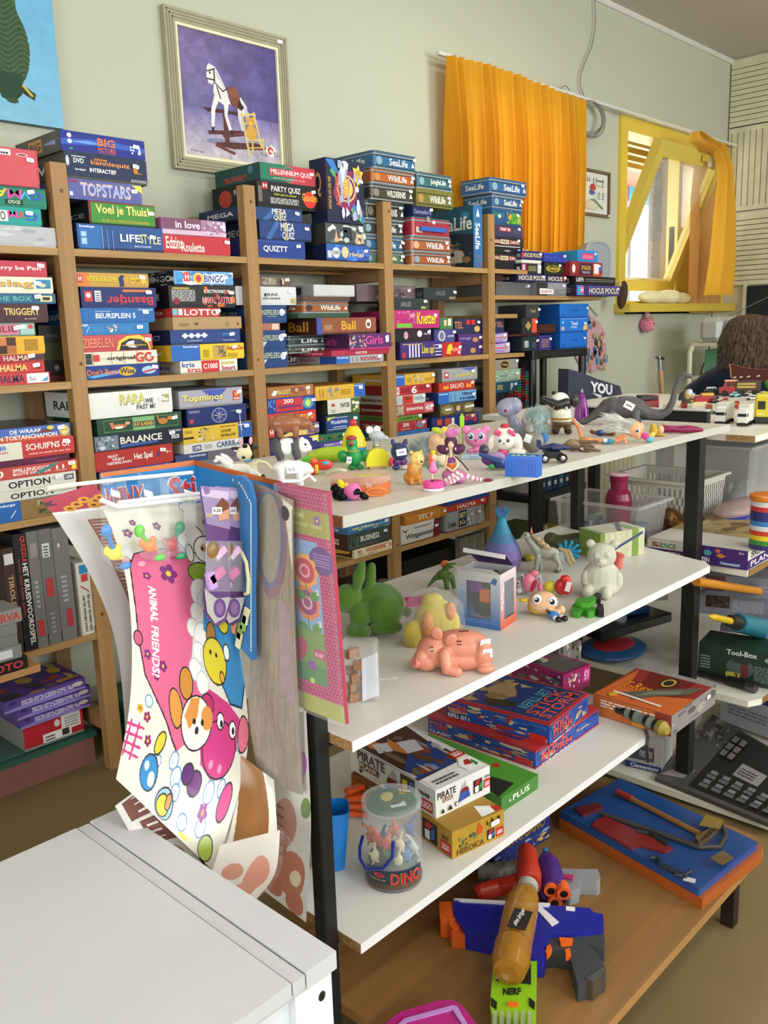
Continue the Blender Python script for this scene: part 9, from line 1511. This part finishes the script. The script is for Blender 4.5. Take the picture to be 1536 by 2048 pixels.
# ---- lowest board
z4=.0305;G4='things on the right unit lowest board'
rbox('building_kit','white and blue construction kit carton near the floor','box',(1250,1532),(1322,1549),z4,.105,.12,'a4a29c','r .0 .02 1 .2 1c3474;t .15 .05 .92 .17 d8dce8 Clementoni;r .1 .3 .8 .72 4a4850;t .4 .4 .75 .6 b0b0b8 meccano','','',G4)
a=[atZ(x,y,z4)for x,y in((1310,1562),(1400,1600),(1540,1656),(1640,1560),(1425,1435))]
o=MB().prism([(p.x,p.y)for p in(a[0],a[2],a[3],a[4])],z4,z4+.012,'4c4a48','z');o=o.build('board_game_sheet','glosscard');tag(o,'large dark printed board game sheet with window pictures near the floor','game board',G4)
S5=lambda u,v,d=0:a[0].lerp(a[2],u).lerp(a[4].lerp(a[3],u),v)+V((0,0,.0121+d))
q=MB();prt(q,S5,'r .28 .05 1 .98 1e1c1a;r .5 .4 .72 .6 8c8a86;l .52 .44 .66 .56 333 3;b .0 .6 .26 .98 6c6a66 8a8884 2c2a28;p 8a8882 .02 .05 .2 .1 .24 .25 .1 .2;'+';'.join('r %.2f %.2f %.2f %.2f 5c5e60;r %.2f %.2f %.2f %.2f 75797c'%(u,v,u+.075,v+.05,u+.01,v+.06,u+.07,v+.11)for u in(.34,.45,.56,.67,.78,.89)for v in(.1,.23))+';'+';'.join('r %.2f %.2f %.2f %.2f 6c6a62'%(u,v,u+.05,v+.09)for u in(.3,.37,.8,.87)for v in(.55,.66,.78)));q.build('printed_design','glosscard',o)
rbox('white_kit_box','white and blue flat carton at the right edge under the third board','box',(1440,1440),(1600,1500),z4+.012+.001,.12,.2,'9a9ca0','r 0 .85 1 1 1c3474;l .1 .3 .6 .6 6c6c70 3','r 0 .85 1 1 1c3474','',G4)
# ================================================================== black plastic rack, wall goods
rk=thing('plastic_rack','black plastic rack behind the bookcase end with blue boxes on top','rack',(3.8,2.5,0));x0,x1,y0,y1=3.555,4.045,2.405,2.68
for z in(1.2,.83,.505,.12):MB().cbox(((x0+x1)/2,(y0+y1)/2,z-.02),((x1-x0)/2,(y1-y0)/2,.02),'1f2022',ch=.004).box((x0+.06,y0-.002,z-.024),(x1-.06,y0,z-.018),'2c2e30').build('rack_shelf','plastic',rk)
for x in(x0+.022,x1-.022):
 for y in(y0+.02,y1-.02):
  for za,zb_ in((.8405-.37,.79),(.83,1.16),(.505,.79),(.12,.465)):
   if zb_-za>.3 or za>.5:MB().tube([(x,y,za+.0005),(x,y,zb_-.0005)],.019,'1c1c1e',n=14).build('leg','plastic',rk)
GX='boxes on the black rack';zr_=1.2005
def bxy(fr,xl,yt,xr,Y,dep,zb,col,lab,D='',side='',ht=None,**kw):
 ox,oy,s=FR[fr];X0_=solX(ox+xl/s,Y,zb+.03);X1_=solX(ox+xr/s,Y,zb+.03);z1=zb+ht if ht else solZ(oy+yt/s,X0_,Y);gbox(X0_,X1_,Y,dep,zb,z1,col,lab,D,side or '-',GX,**kw);return z1+.0006
z=zr_;BL='t .4 .45 .62 .6 1a4a90 Trend;r .08 .15 .15 .3 1a4a90;r .88 .7 .98 .76 1a4a90'
z=bxy('C',1038,1290,1245,2.41,.27,z,'1668c4','bright blue carton, lowest of three on the black rack',BL,'',scol='12509c')
z=bxy('C',1036,1176,1250,2.41,.27,z,'1b70cc','bright blue carton with white printed panel, middle of three','t .38 .5 .62 .75 d8e4f0 Teed;l .38 .3 .6 .45 d8e4f0 2;r .04 .15 .16 .4 c8a090;p e0c070 .82 .1 .98 .2 .95 .6 .84 .45;r .03 .93 .97 .95 a8c8e8;c .1 .7 .02 .1 d8e4f0','',scol='12509c')
z=bxy('C',1034,1066,1255,2.41,.27,z,'1a6cc8','bright blue carton, topmost of three on the black rack',BL,'',scol='12509c')
z=bxy('C',745,1320,866,2.408,.16,zr_,'1d2a30','dark box with barcode on the rack','r .15 .25 .4 .7 d8d8d8;l .17 .28 .38 .66 222 5;c .75 .4 .14 .25 34484c');z2_=bxy('C',875,1310,968,2.408,.16,zr_,'3c2c78','violet box with gold lettering on the rack','l .2 .2 .8 .8 b08a58 4')
z=bxy('C',640,1280,880,2.42,.2,max(z,z2_),'4c1c18','flat dark red box on the rack boxes',stk=False,ht=.01);z5_=bxy('C',745,1175,862,2.41,.16,z,'242a2a','charcoal box with orange label on the rack','p a89050 .2 .5 .4 .8 .6 .5 .4 .2;p d8502c .62 .05 .98 .05 .95 .5 .98 .95 .62 .95 .66 .5');bxy('C',868,1205,1002,2.41,.16,z,'3c1814','dark maroon slatted box on the rack','r .3 .4 1 .45 6a3428',stk=False,ht=.04)
bxy('C',775,1072,878,2.42,.16,z5_,'38393c','grey box with gold script, topmost left on the rack','t .3 .4 .7 .65 b09a50 Teed')
for i,c in enumerate(('b8b4ac','1f3450','24405a','1c3048','2a4a5c','1c2c44','a02c3c')):xq=3.60+i*.055;tag(MB().box((xq,2.43,.5055),(xq+.05,2.62,.70+.01*(i%3)),c).box((xq+.015,2.4295,.53),(xq+.035,2.43,.55),'c8d0c8').build('binder','card'),'%s upright on the lower black rack, %s from left'%(('pale grey album','dark blue folder','slate blue folder','black blue folder','teal folder','ink blue folder','crimson folder')[i],('first','second','third','fourth','fifth','sixth','seventh')[i]),'folder','folders on the rack')
for i,(xq,zz,hh,c)in enumerate(((3.60,.1205,.12,'2a3048'),(3.72,.1205,.1,'22265c'),(3.84,.1205,.13,'202850'),(3.60,.2415,.1,'5a5a3c'),(3.72,.2215,.09,'b88a3c'))):gbox(xq,xq+.11,2.42,.2,zz,zz+hh,c,('deep navy','royal purple','dark blue','mossy','golden')[i]+' box on the lowest black rack level','b .1 .1 .9 .9 8a7a4a c8b068;l .2 .2 .7 .6 c8c8d8 2','-',GX,stk=False)
# necklaces on a dark board
nb=thing('necklace_stand','black hanging board with bead necklaces inside the rack','necklace stand',(3.75,2.62,.84));MB().box((3.60,2.63,.835),(3.86,2.64,1.15),'16161a').build('board','matte',nb);rr=random.Random(7)
for i in range(9):
 q=MB();x=3.60+i*.034;cs=rr.choice([['c02828','2a4a9a','d8b030'],['2a7a9a','3a9a5a','c83a30'],['1c3a80','20305c','5a8ac0'],['c8c8c0','a09880','b8b8b0'],['7a2028','a83038','501418']]);sz=rr.uniform(.005,.010);zt=1.10+rr.uniform(-.02,.02);zl=.88+rr.uniform(0,.06);n=int((zt-zl)/(sz*1.9))
 for s in(0,1):
  for j in range(n):q.ell((x+s*.016,2.618,zt-j*sz*1.9),(sz,sz*.8,sz),cs[(j//2+i)%3],n=7)
 q.build('necklace','plastic',nb)['kind']='stuff'
 # pink heart board with key rings
hb=thing('keyring_board','pink hanging board crowded with key rings and small cards','key ring board',tuple(atY(1190,748,YW-.02)));P=[atY(x,y,YW-.012)for x,y in((1140,630),(1176,628),(1200,645),(1212,670),(1213,730),(1185,746),(1160,730),(1145,700))];q=MB().prism([(p.x,p.z)for p in P],YW-.014,YW-.004,'c89ca4');q.build('board','card',hb);rr=random.Random(8)
for i in range(46):
 u,v=rr.random(),rr.random();p=atY(1165+u*48,640+v*98,YW-.022);k=i%3;q=MB()
 if k:q.ell(tuple(p),(rr.uniform(.008,.016),.006,rr.uniform(.012,.024)),rr.choice(['a08460','b89a70','8a5a3c','3c3430','c8a060','a87850']),n=8)
 else:q.cbox(tuple(p),(.016,.002,.02),rr.choice(['5a8ab8','d88aa4','3a6aa0','d8b4bc','4a9ac0']),rot3(0,rr.uniform(-15,15),0))
 q.build('key_ring','plastic',hb)
MB().tube([tuple(atY(1178,612,YW-.01)),tuple(atY(1196,632,YW-.012))],.003,'9c948c',n=5).build('cord','plastic',hb)
# YOU cushion
cu=thing('cushion','navy cushion printed YOU leaning against the wall behind the dinosaur','cushion',tuple(atY(1190,830,2.08)));P=[(1137,738),(1160,744),(1195,758),(1240,772),(1244,790),(1242,840),(1190,845),(1135,840)];n=len(P)
A_=[atY(x,y,2.08)for x,y in P];B2_=[p+V((.03,.07,0))for p in A_];q=MB();q.add(A_+B2_,[list(range(n)),list(range(n,2*n))[::-1]]+[(i,n+i,n+(i+1)%n,(i+1)%n)for i in range(n)],'20243c');q.build('cover','cloth',cu)
q=MB();o0,o1,o2=atY(1180,784,2.078),atY(1224,786,2.078),atY(1180,762,2.078);q.add([tuple(o0+(o1-o0)*x+(o2-o0)*y+V((0,-.002,-.012*x)))for x,y in glyphs('YOU',.05)[0]],glyphs('YOU',.05)[1],'d8d8dc');q.add([tuple(atY(x,y,2.076))for x,y in((1184,786),(1204,790),(1202,797),(1196,794))],[(3,2,1,0)],'c8ccd4');q.build('lettering','card',cu)
tsp=thing('side_bench','grey bench holding the navy cushion and blue cloth','bench',(3.3,1.9,0));p=A_[6];MB().box((p.x-.06,2.0,p.z-.03),(p.x+.8,2.38,p.z-.001),'4a4a4c').build('bench_top','matte',tsp)
for dx in(-.04,.7):MB().box((p.x+dx,2.05,0),(p.x+dx+.04,2.09,p.z-.031),'2c2c2e').build('leg','matte',tsp)
p=atY(1208,812,2.03);e=thing('blue_cloth','folded light blue cloth in front of the navy cushion','cloth',(p.x,2.03,A_[6].z));blobmesh('fold',[('e',(p.x,2.035,p.z-.02),(.10,.03,.055),(0,20,0))],'8ab8c8',.01,'cloth',Matrix(),e)
# hammer behind the dinosaur
a,b_=atY(1321,740,1.9),atY(1327,830,1.9);e=thing('hammer','upright hammer with wooden handle standing behind the dinosaur','hammer',tuple(b_));MB().tube([tuple(a)+(.011,),tuple(b_)+(.013,),tuple(b_+V((0,0,-.1)))+(.013,)],.01,'b08a5c',n=10).build('handle','pine_upright',e);c=atY(1320,716,1.9);MB().tube([tuple(c),tuple(a)],.010,'a8acb0',n=10).cbox(tuple(c),(.024,.012,.006),'a0a4a8',rot3(0,10,0),ch=.002).build('head','metal',e);MB().box((b_.x-.05,1.86,b_.z-.13),(b_.x+.05,1.94,b_.z-.1),'3a3a3c').build('stand','matte',e)
MB().box((b_.x-.02,1.88,0),(b_.x+.02,1.92,b_.z-.13),'3a3a3c').build('stand','matte',e)
# radio on a cream trolley
p=atY(1412,690,2.35);tr=thing('trolley','cream tubular trolley against the right wall under the radio','trolley',(p.x+.3,2.35,0));zt=atY(1412,690,2.35).z
for y in(2.05,2.45):MB().tube([(p.x,y,0),(p.x,y,zt-.04),(p.x+.04,y,zt),(p.x+.7,y,zt),(p.x+.74,y,zt-.04),(p.x+.74,y,0)],.016,'c8c4ac',n=8).build('tube_frame','plastic',tr)
for z in(zt+.002,zt-.2):MB().box((p.x+.02,2.05,z-.01),(p.x+.72,2.45,z+.01),'c4bca0').build('trolley_shelf','plastic',tr)
MB().box((p.x+.1,2.1,zt-.19),(p.x+.6,2.4,zt-.03),'5a8a6c').build('green_file','card',tr)
e=thing('radio','silver portable radio with aerial on the trolley','radio',(p.x+.2,2.35,zt+.012));MB().cbox((p.x+.24,2.35,zt+.09),(.2,.07,.075),'a8aaa4',ch=.03).build('body','plastic',e);MB().lathe([(.055,0),(.06,.004),(.03,.006),(0,.004)],'8c8e88',(p.x+.12,2.278,zt+.085),20,rot3(90,0,0)).build('speaker','plastic',e);MB().tube([(p.x+.3,2.36,zt+.16),tuple(atY(1545,590,2.3))],.003,'b8b8b8',n=6).build('aerial','metal',e)
tag(MB().tube([tuple(atY(x,y,2.5))for x,y in((1424,622),(1422,660),(1418,700),(1405,735),(1398,760))],.004,'1a1a1a',n=5).build('cable','plastic'),'thin black cable hanging below the yellow curtain','cable')
# ================================================================== seated person seen from behind
p=atY(1500,690,1.62);pe=Toy('person','seated person from behind, short brown wavy hair, navy jacket, at the vehicle table','person',0,0,0,0,None,loc=(p.x,p.y,0));kk=pe.k;hz=p.z/kk
pe.blob('body','12182c',[('e',(4,6,hz-140),(104,60,95)),('e',(2,2,hz-82),(104,52,56)),('e',(0,0,hz-52),(62,42,34)),('e',(0,4,hz-225),(84,62,60)),('t',[(-88,6,hz-98,34),(-110,20,hz-160,28),(-96,80,hz-190,22),(-60,130,hz-180,17)]),('t',[(96,6,hz-98,34),(118,20,hz-160,28),(100,80,hz-190,22),(60,130,hz-180,17)]),('t',[(-38,30,hz-260,42),(-44,190,hz-262,34),(-44,205,120,26),(-44,205,20,20),(-44,240,14,15)]),('t',[(38,30,hz-260,42),(44,190,hz-262,34),(44,205,120,26),(44,205,20,20),(44,240,14,15)]),('t',[(0,4,hz-62,38),(0,6,hz-36,24)])],vox=7,m='cloth',sm=4)
pe.blob('head','d0a084',[('e',(0,8,hz),(32,38,44)),('t',[(0,6,hz-30,20),(0,4,hz-62,22)]),('e',(0,46,hz-6),(5,8,7)),('e',(-33,8,hz-4),(5,8,11)),('e',(33,8,hz-4),(5,8,11))],vox=3,m='skin');eyes(pe,[(-13,42,hz+4),(13,42,hz+4)],3.5)
pe.blob('hair','4a3220',[('e',(0,-2,hz+8),(50,44,50)),('e',(-30,-6,hz-16),(24,26,30)),('e',(30,-6,hz-16),(24,26,30)),('e',(0,-22,hz-18),(40,24,32)),('e',(-12,-8,hz+30),(36,32,26)),('e',(16,-6,hz+28),(34,32,26))],vox=4,m='hair',sm=1)
def f(b):
 rr=random.Random(21)
 for i in range(900):
  a=rr.uniform(-3.2,.1);z=rr.uniform(-.9,1);r_=53*(1-max(0,z)**3*.45);x,y,zz=r_*math.cos(a),45*math.sin(a)-2,hz+z*46+6;q=rr.uniform(.5,2.6);c=(.05*q,.029*q,.015*q,1);w=rr.uniform(-8,8)
  b.add([(x,y,zz),(x+2.2,y-.5,zz),(x*1.04+w*.5+1.6,y*1.05,zz-10),(x*1.04+w*.5,y*1.05,zz-10),(x*.99+w,y*1.01,zz-19)],[(0,1,2,3),(3,2,4)],c)
pe.part('hair_strands','hair',f)['kind']='stuff'
pe.blob('collar','161e36',[('t',[(-36,4,hz-60,12),(-22,-22,hz-56,12),(0,-30,hz-56,13),(22,-22,hz-56,12),(36,4,hz-60,12)])],vox=4,m='cloth')
for s in(-1,1):
 def f(b,s=s):b.ell((s*50,140,hz-180),(17,14,9),'d0a084');[b.tube([(s*50+(i-1.5)*8,148,hz-180,4.6),(s*50+(i-1.5)*8.5,162+(3,5,4,0)[i],hz-182,4.2),(s*50+(i-1.5)*8.5,168+(3,5,4,0)[i],hz-190,3.6)],4,'d0a084')for i in range(4)];b.tube([(s*50-s*16,138,hz-180,5),(s*50-s*25,150,hz-184,4)],4,'d0a084')
 pe.part('hand','skin',f)
ch=thing('chair','plain dark chair under the seated person','chair',tuple(pe.loc));s5=(hz-305)*kk
MB(pe.M).cbox((0,70,hz-308),(80,80,6),'2a2624').build('seat','plastic',ch)
for x in(-72,72):
 for y in(0,140):MB(pe.M).box((x-5,y-5,0),(x+5,y+5,hz-315),'1c1a1a').build('leg','plastic',ch)
 # ================================================================== lower shelves, far left bay
GL='upright and stacked game cases, far left lower shelf'
def upr(xl,xr,yt,col,lab,D='',name='game_case',m='card',G=(0,1020,3.792)):
 X0_=solX(G[0]+xl/G[2],F1,.6);X1_=solX(G[0]+xr/G[2],F1,.6);z1=solZ(G[1]+yt/G[2],X0_,F1);return gbox(X0_,X1_-.0006,F1,.21,Z4,min(z1,.79),col,lab,D,'-',GL,stk=False,name=name,m=m)
upr(150,248,178,'16161a','black crossword case with cream left side, standing','v .5 .05 .9 .75 e0dcd0 HET KRUISWOORDSPEL;v .5 .76 .9 .98 c8442c QUIZZLE;v .15 .3 .4 .8 a03828 voor het hele gezin');upr(250,334,158,'6d6c68','grey video case with upper square sticker, first from left','r .2 .78 .8 .9 8a8984;r .15 .1 .75 .24 a83438;l .3 .35 .6 .6 aaa 6');upr(336,436,128,'696864','grey video case with barcode label, second from left','r .2 .76 .75 .88 d0d0cc;l .3 .77 .65 .87 222 4;r .2 .42 .75 .58 a83438;l .3 .1 .6 .3 999 5');upr(438,556,145,'706f6b','grey video case with a small ring mark, third from left','c .35 .85 .07 .02 d0d0cc;r .4 .12 .8 .28 a83438;l .3 .35 .65 .6 aaa 6')
upr(590,690,410,'cfcabc','cream upright word game box against the first upright','r .2 .85 .85 .97 2a80b8;r .3 .74 .8 .84 c03a34;v .2 .05 .5 .55 333 naar het verborgen woord;v .55 .05 .85 .55 333 Een spoor van letters leidt;p a83834 .2 .68 .8 .58 .8 .6 .2 .7');upr(60,146,300,'3c2820','dark brown TIROLER book standing left of the black case','v .3 .4 .75 .75 b8946c TIROLER;r .1 .85 .9 .95 c8c8c0',name='book')
z=.4485-.0
for i,(xr,h_,c,lab,D)in enumerate(((175,.034,'1a1418','black magic case, lowest of the sloping stack','t .5 .2 .95 .8 c03a40 PHOTO'),(140,.036,'7c7c78','grey cassette case second from bottom of the stack','r .4 .2 .9 .8 c8c8cc'),(120,.03,'74746f','grey cassette case third from bottom of the stack','r .3 .2 .8 .8 b8403c;r .5 .3 .7 .8 e8e8e8'),(125,.03,'787873','grey cassette case fourth from bottom of the stack','r .3 .2 .8 .8 b8403c;r .4 .3 .75 .8 e8e8e8'),(170,.038,'84847f','grey cassette case with MINERVA in red, top of the stack','t .55 .2 .98 .8 b83430 MINERVA'))):
 X1_=solX(xr/3.792,2.3,.5);gbox(.70,X1_,2.28,.11,z,z+h_,c,lab,D,'-',GL,stk=False);z+=h_+.0006
st=thing('shelf_support','thin plank under the sloping cassette stack','plank',(.85,2.35,.43));MB().box((.69,2.28,.4285),(1.0,2.396,.448),'a87c4c').build('plank','pine_board',st);MB().box((.70,2.29,0),(.715,2.305,.428),'a87c4c').build('leg','pine_upright',st)
# tub, shoe box, purple books on the floor
tb=thing('floor_tub','clear pinkish storage tub with green lid on the floor, far left','storage tub',(1.0,2.45,0));xA,xB=.9,1.235
MB().box((xA,2.49,.001),(xB,2.70,.088),'a06c66').build('tub','tint',tb);MB().box((xA-.008,2.482,.0885),(xB+.008,2.705,.104),'3a6c60').box((xA+.03,2.51,.104),(xB-.03,2.69,.108),'5a7c74').build('lid','tint',tb)
gbox(1.022,1.213,2.50,.19,.1085,.186,'b0202c','red shoe box with barcode label on the floor tub','r .62 .35 .95 1 d8d4cc;l .68 .45 .9 .9 888 4;r .3 .1 .78 .45 e8e4e0;l .34 .15 .5 .4 222 2;r .62 .15 .74 .42 333;c .55 .75 .05 .15 d8c8c8','-','things stacked on the floor tub',stk=False,scol='8a8a86')
z=.187;SP='p 8a7ac0 0 .2 .4 .4 1 .2 1 .05 0 0;l .2 .35 .85 .75 e0d8ec 3;c .9 .6 .07 .2 c8b8b0;c .1 .7 .04 .14 3a2a60'
for i,(a_,b2)in enumerate(((1.012,1.236),(1.0,1.235),(.962,1.215))):gbox(a_,b2,2.49-.012*i,.2,z,z+.036,'58408c','%s purple swirl game box on the red shoe box'%('lowest','middle','topmost')[i],SP,'-','things stacked on the floor tub',stk=False,top='b 0 0 1 1 4a3060 c8a030 a04030 3a2a3c 6a5a80 d0a848;p c89028 .7 .1 .98 .12 .98 .2 .7 .2' if i==2 else '');z+=.0366
gbox(1.33,1.50,2.45,.2,.0005,.09,'1e5040','green letter game box on the floor right of the first upright','t .3 .3 .9 .7 d8e0d8 DOKO','-','boxes on the floor under the bookcase');gbox(1.35,1.52,2.46,.2,.091,.16,'24604c','green card game box on the other green box, floor','t .3 .3 .9 .7 e8e8e0 PART;p c83030 .1 .2 .2 .8 .3 .2','-','boxes on the floor under the bookcase')
# checker box and dark things below bays three and four
X_=atY(755,1195,2.41);gbox(2.05,2.628,2.41,.25,.221,.28,'2a2320','large chess box with checkered corner under the third bay','r .86 .0 1 1 d8d0b8;r .865 .5 .91 .98 141414;r .955 .5 .995 .98 141414;r .91 .02 .955 .48 141414','-','boxes on the floor under the bookcase',top='r 0 0 1 1 3a2c24;b 0 .1 .7 .95 4a382c 2a201a 5c4a3c;p 1a1c20 .6 .0 .85 .0 .9 .9 .65 .8;r .84 .02 .92 .2 d8d0b8;r .92 .2 1 .4 d8d0b8;r .84 .4 .92 .55 d8d0b8',stk=False)
tag(MB().box((2.0,2.42,.0),(2.64,2.68,.22),'3a2c20').build('floor_crate','matte'),'dark crate on the floor carrying the chess box','crate')
gbox(2.66,3.1,2.45,.22,.0005,.36,'0e0e10','black cabinet shaped box below the fourth bay','','-','boxes on the floor under the bookcase',stk=False)
for i in range(6):gbox(3.0+i*.03,3.027+i*.03,2.415,.03,.001,.40,('6a6658','747060')[i%2],'grey brown magazine file below the fourth bay, %s from left'%ORD[i+1].replace('second','first').replace('third','second').replace('fourth','third').replace('fifth','fourth').replace('sixth','fifth').replace('seventh','sixth'),'','-','magazine files below the fourth bay',stk=False)
rd=thing('radiator','cream ribbed radiator against the wall right of the black rack','radiator',(4.6,2.65,.1))
for i in range(16):MB().cbox((4.15+i*.055,2.66,.42),(.022,.04,.30),'b8b294',ch=.008).build('rib','plastic',rd)
MB().tube([(4.12,2.58,.75),(4.12,2.58,.5),(4.06,2.55,.42),(4.06,2.55,.05)],.014,'5a5854',n=8).build('pipe','metal',rd)
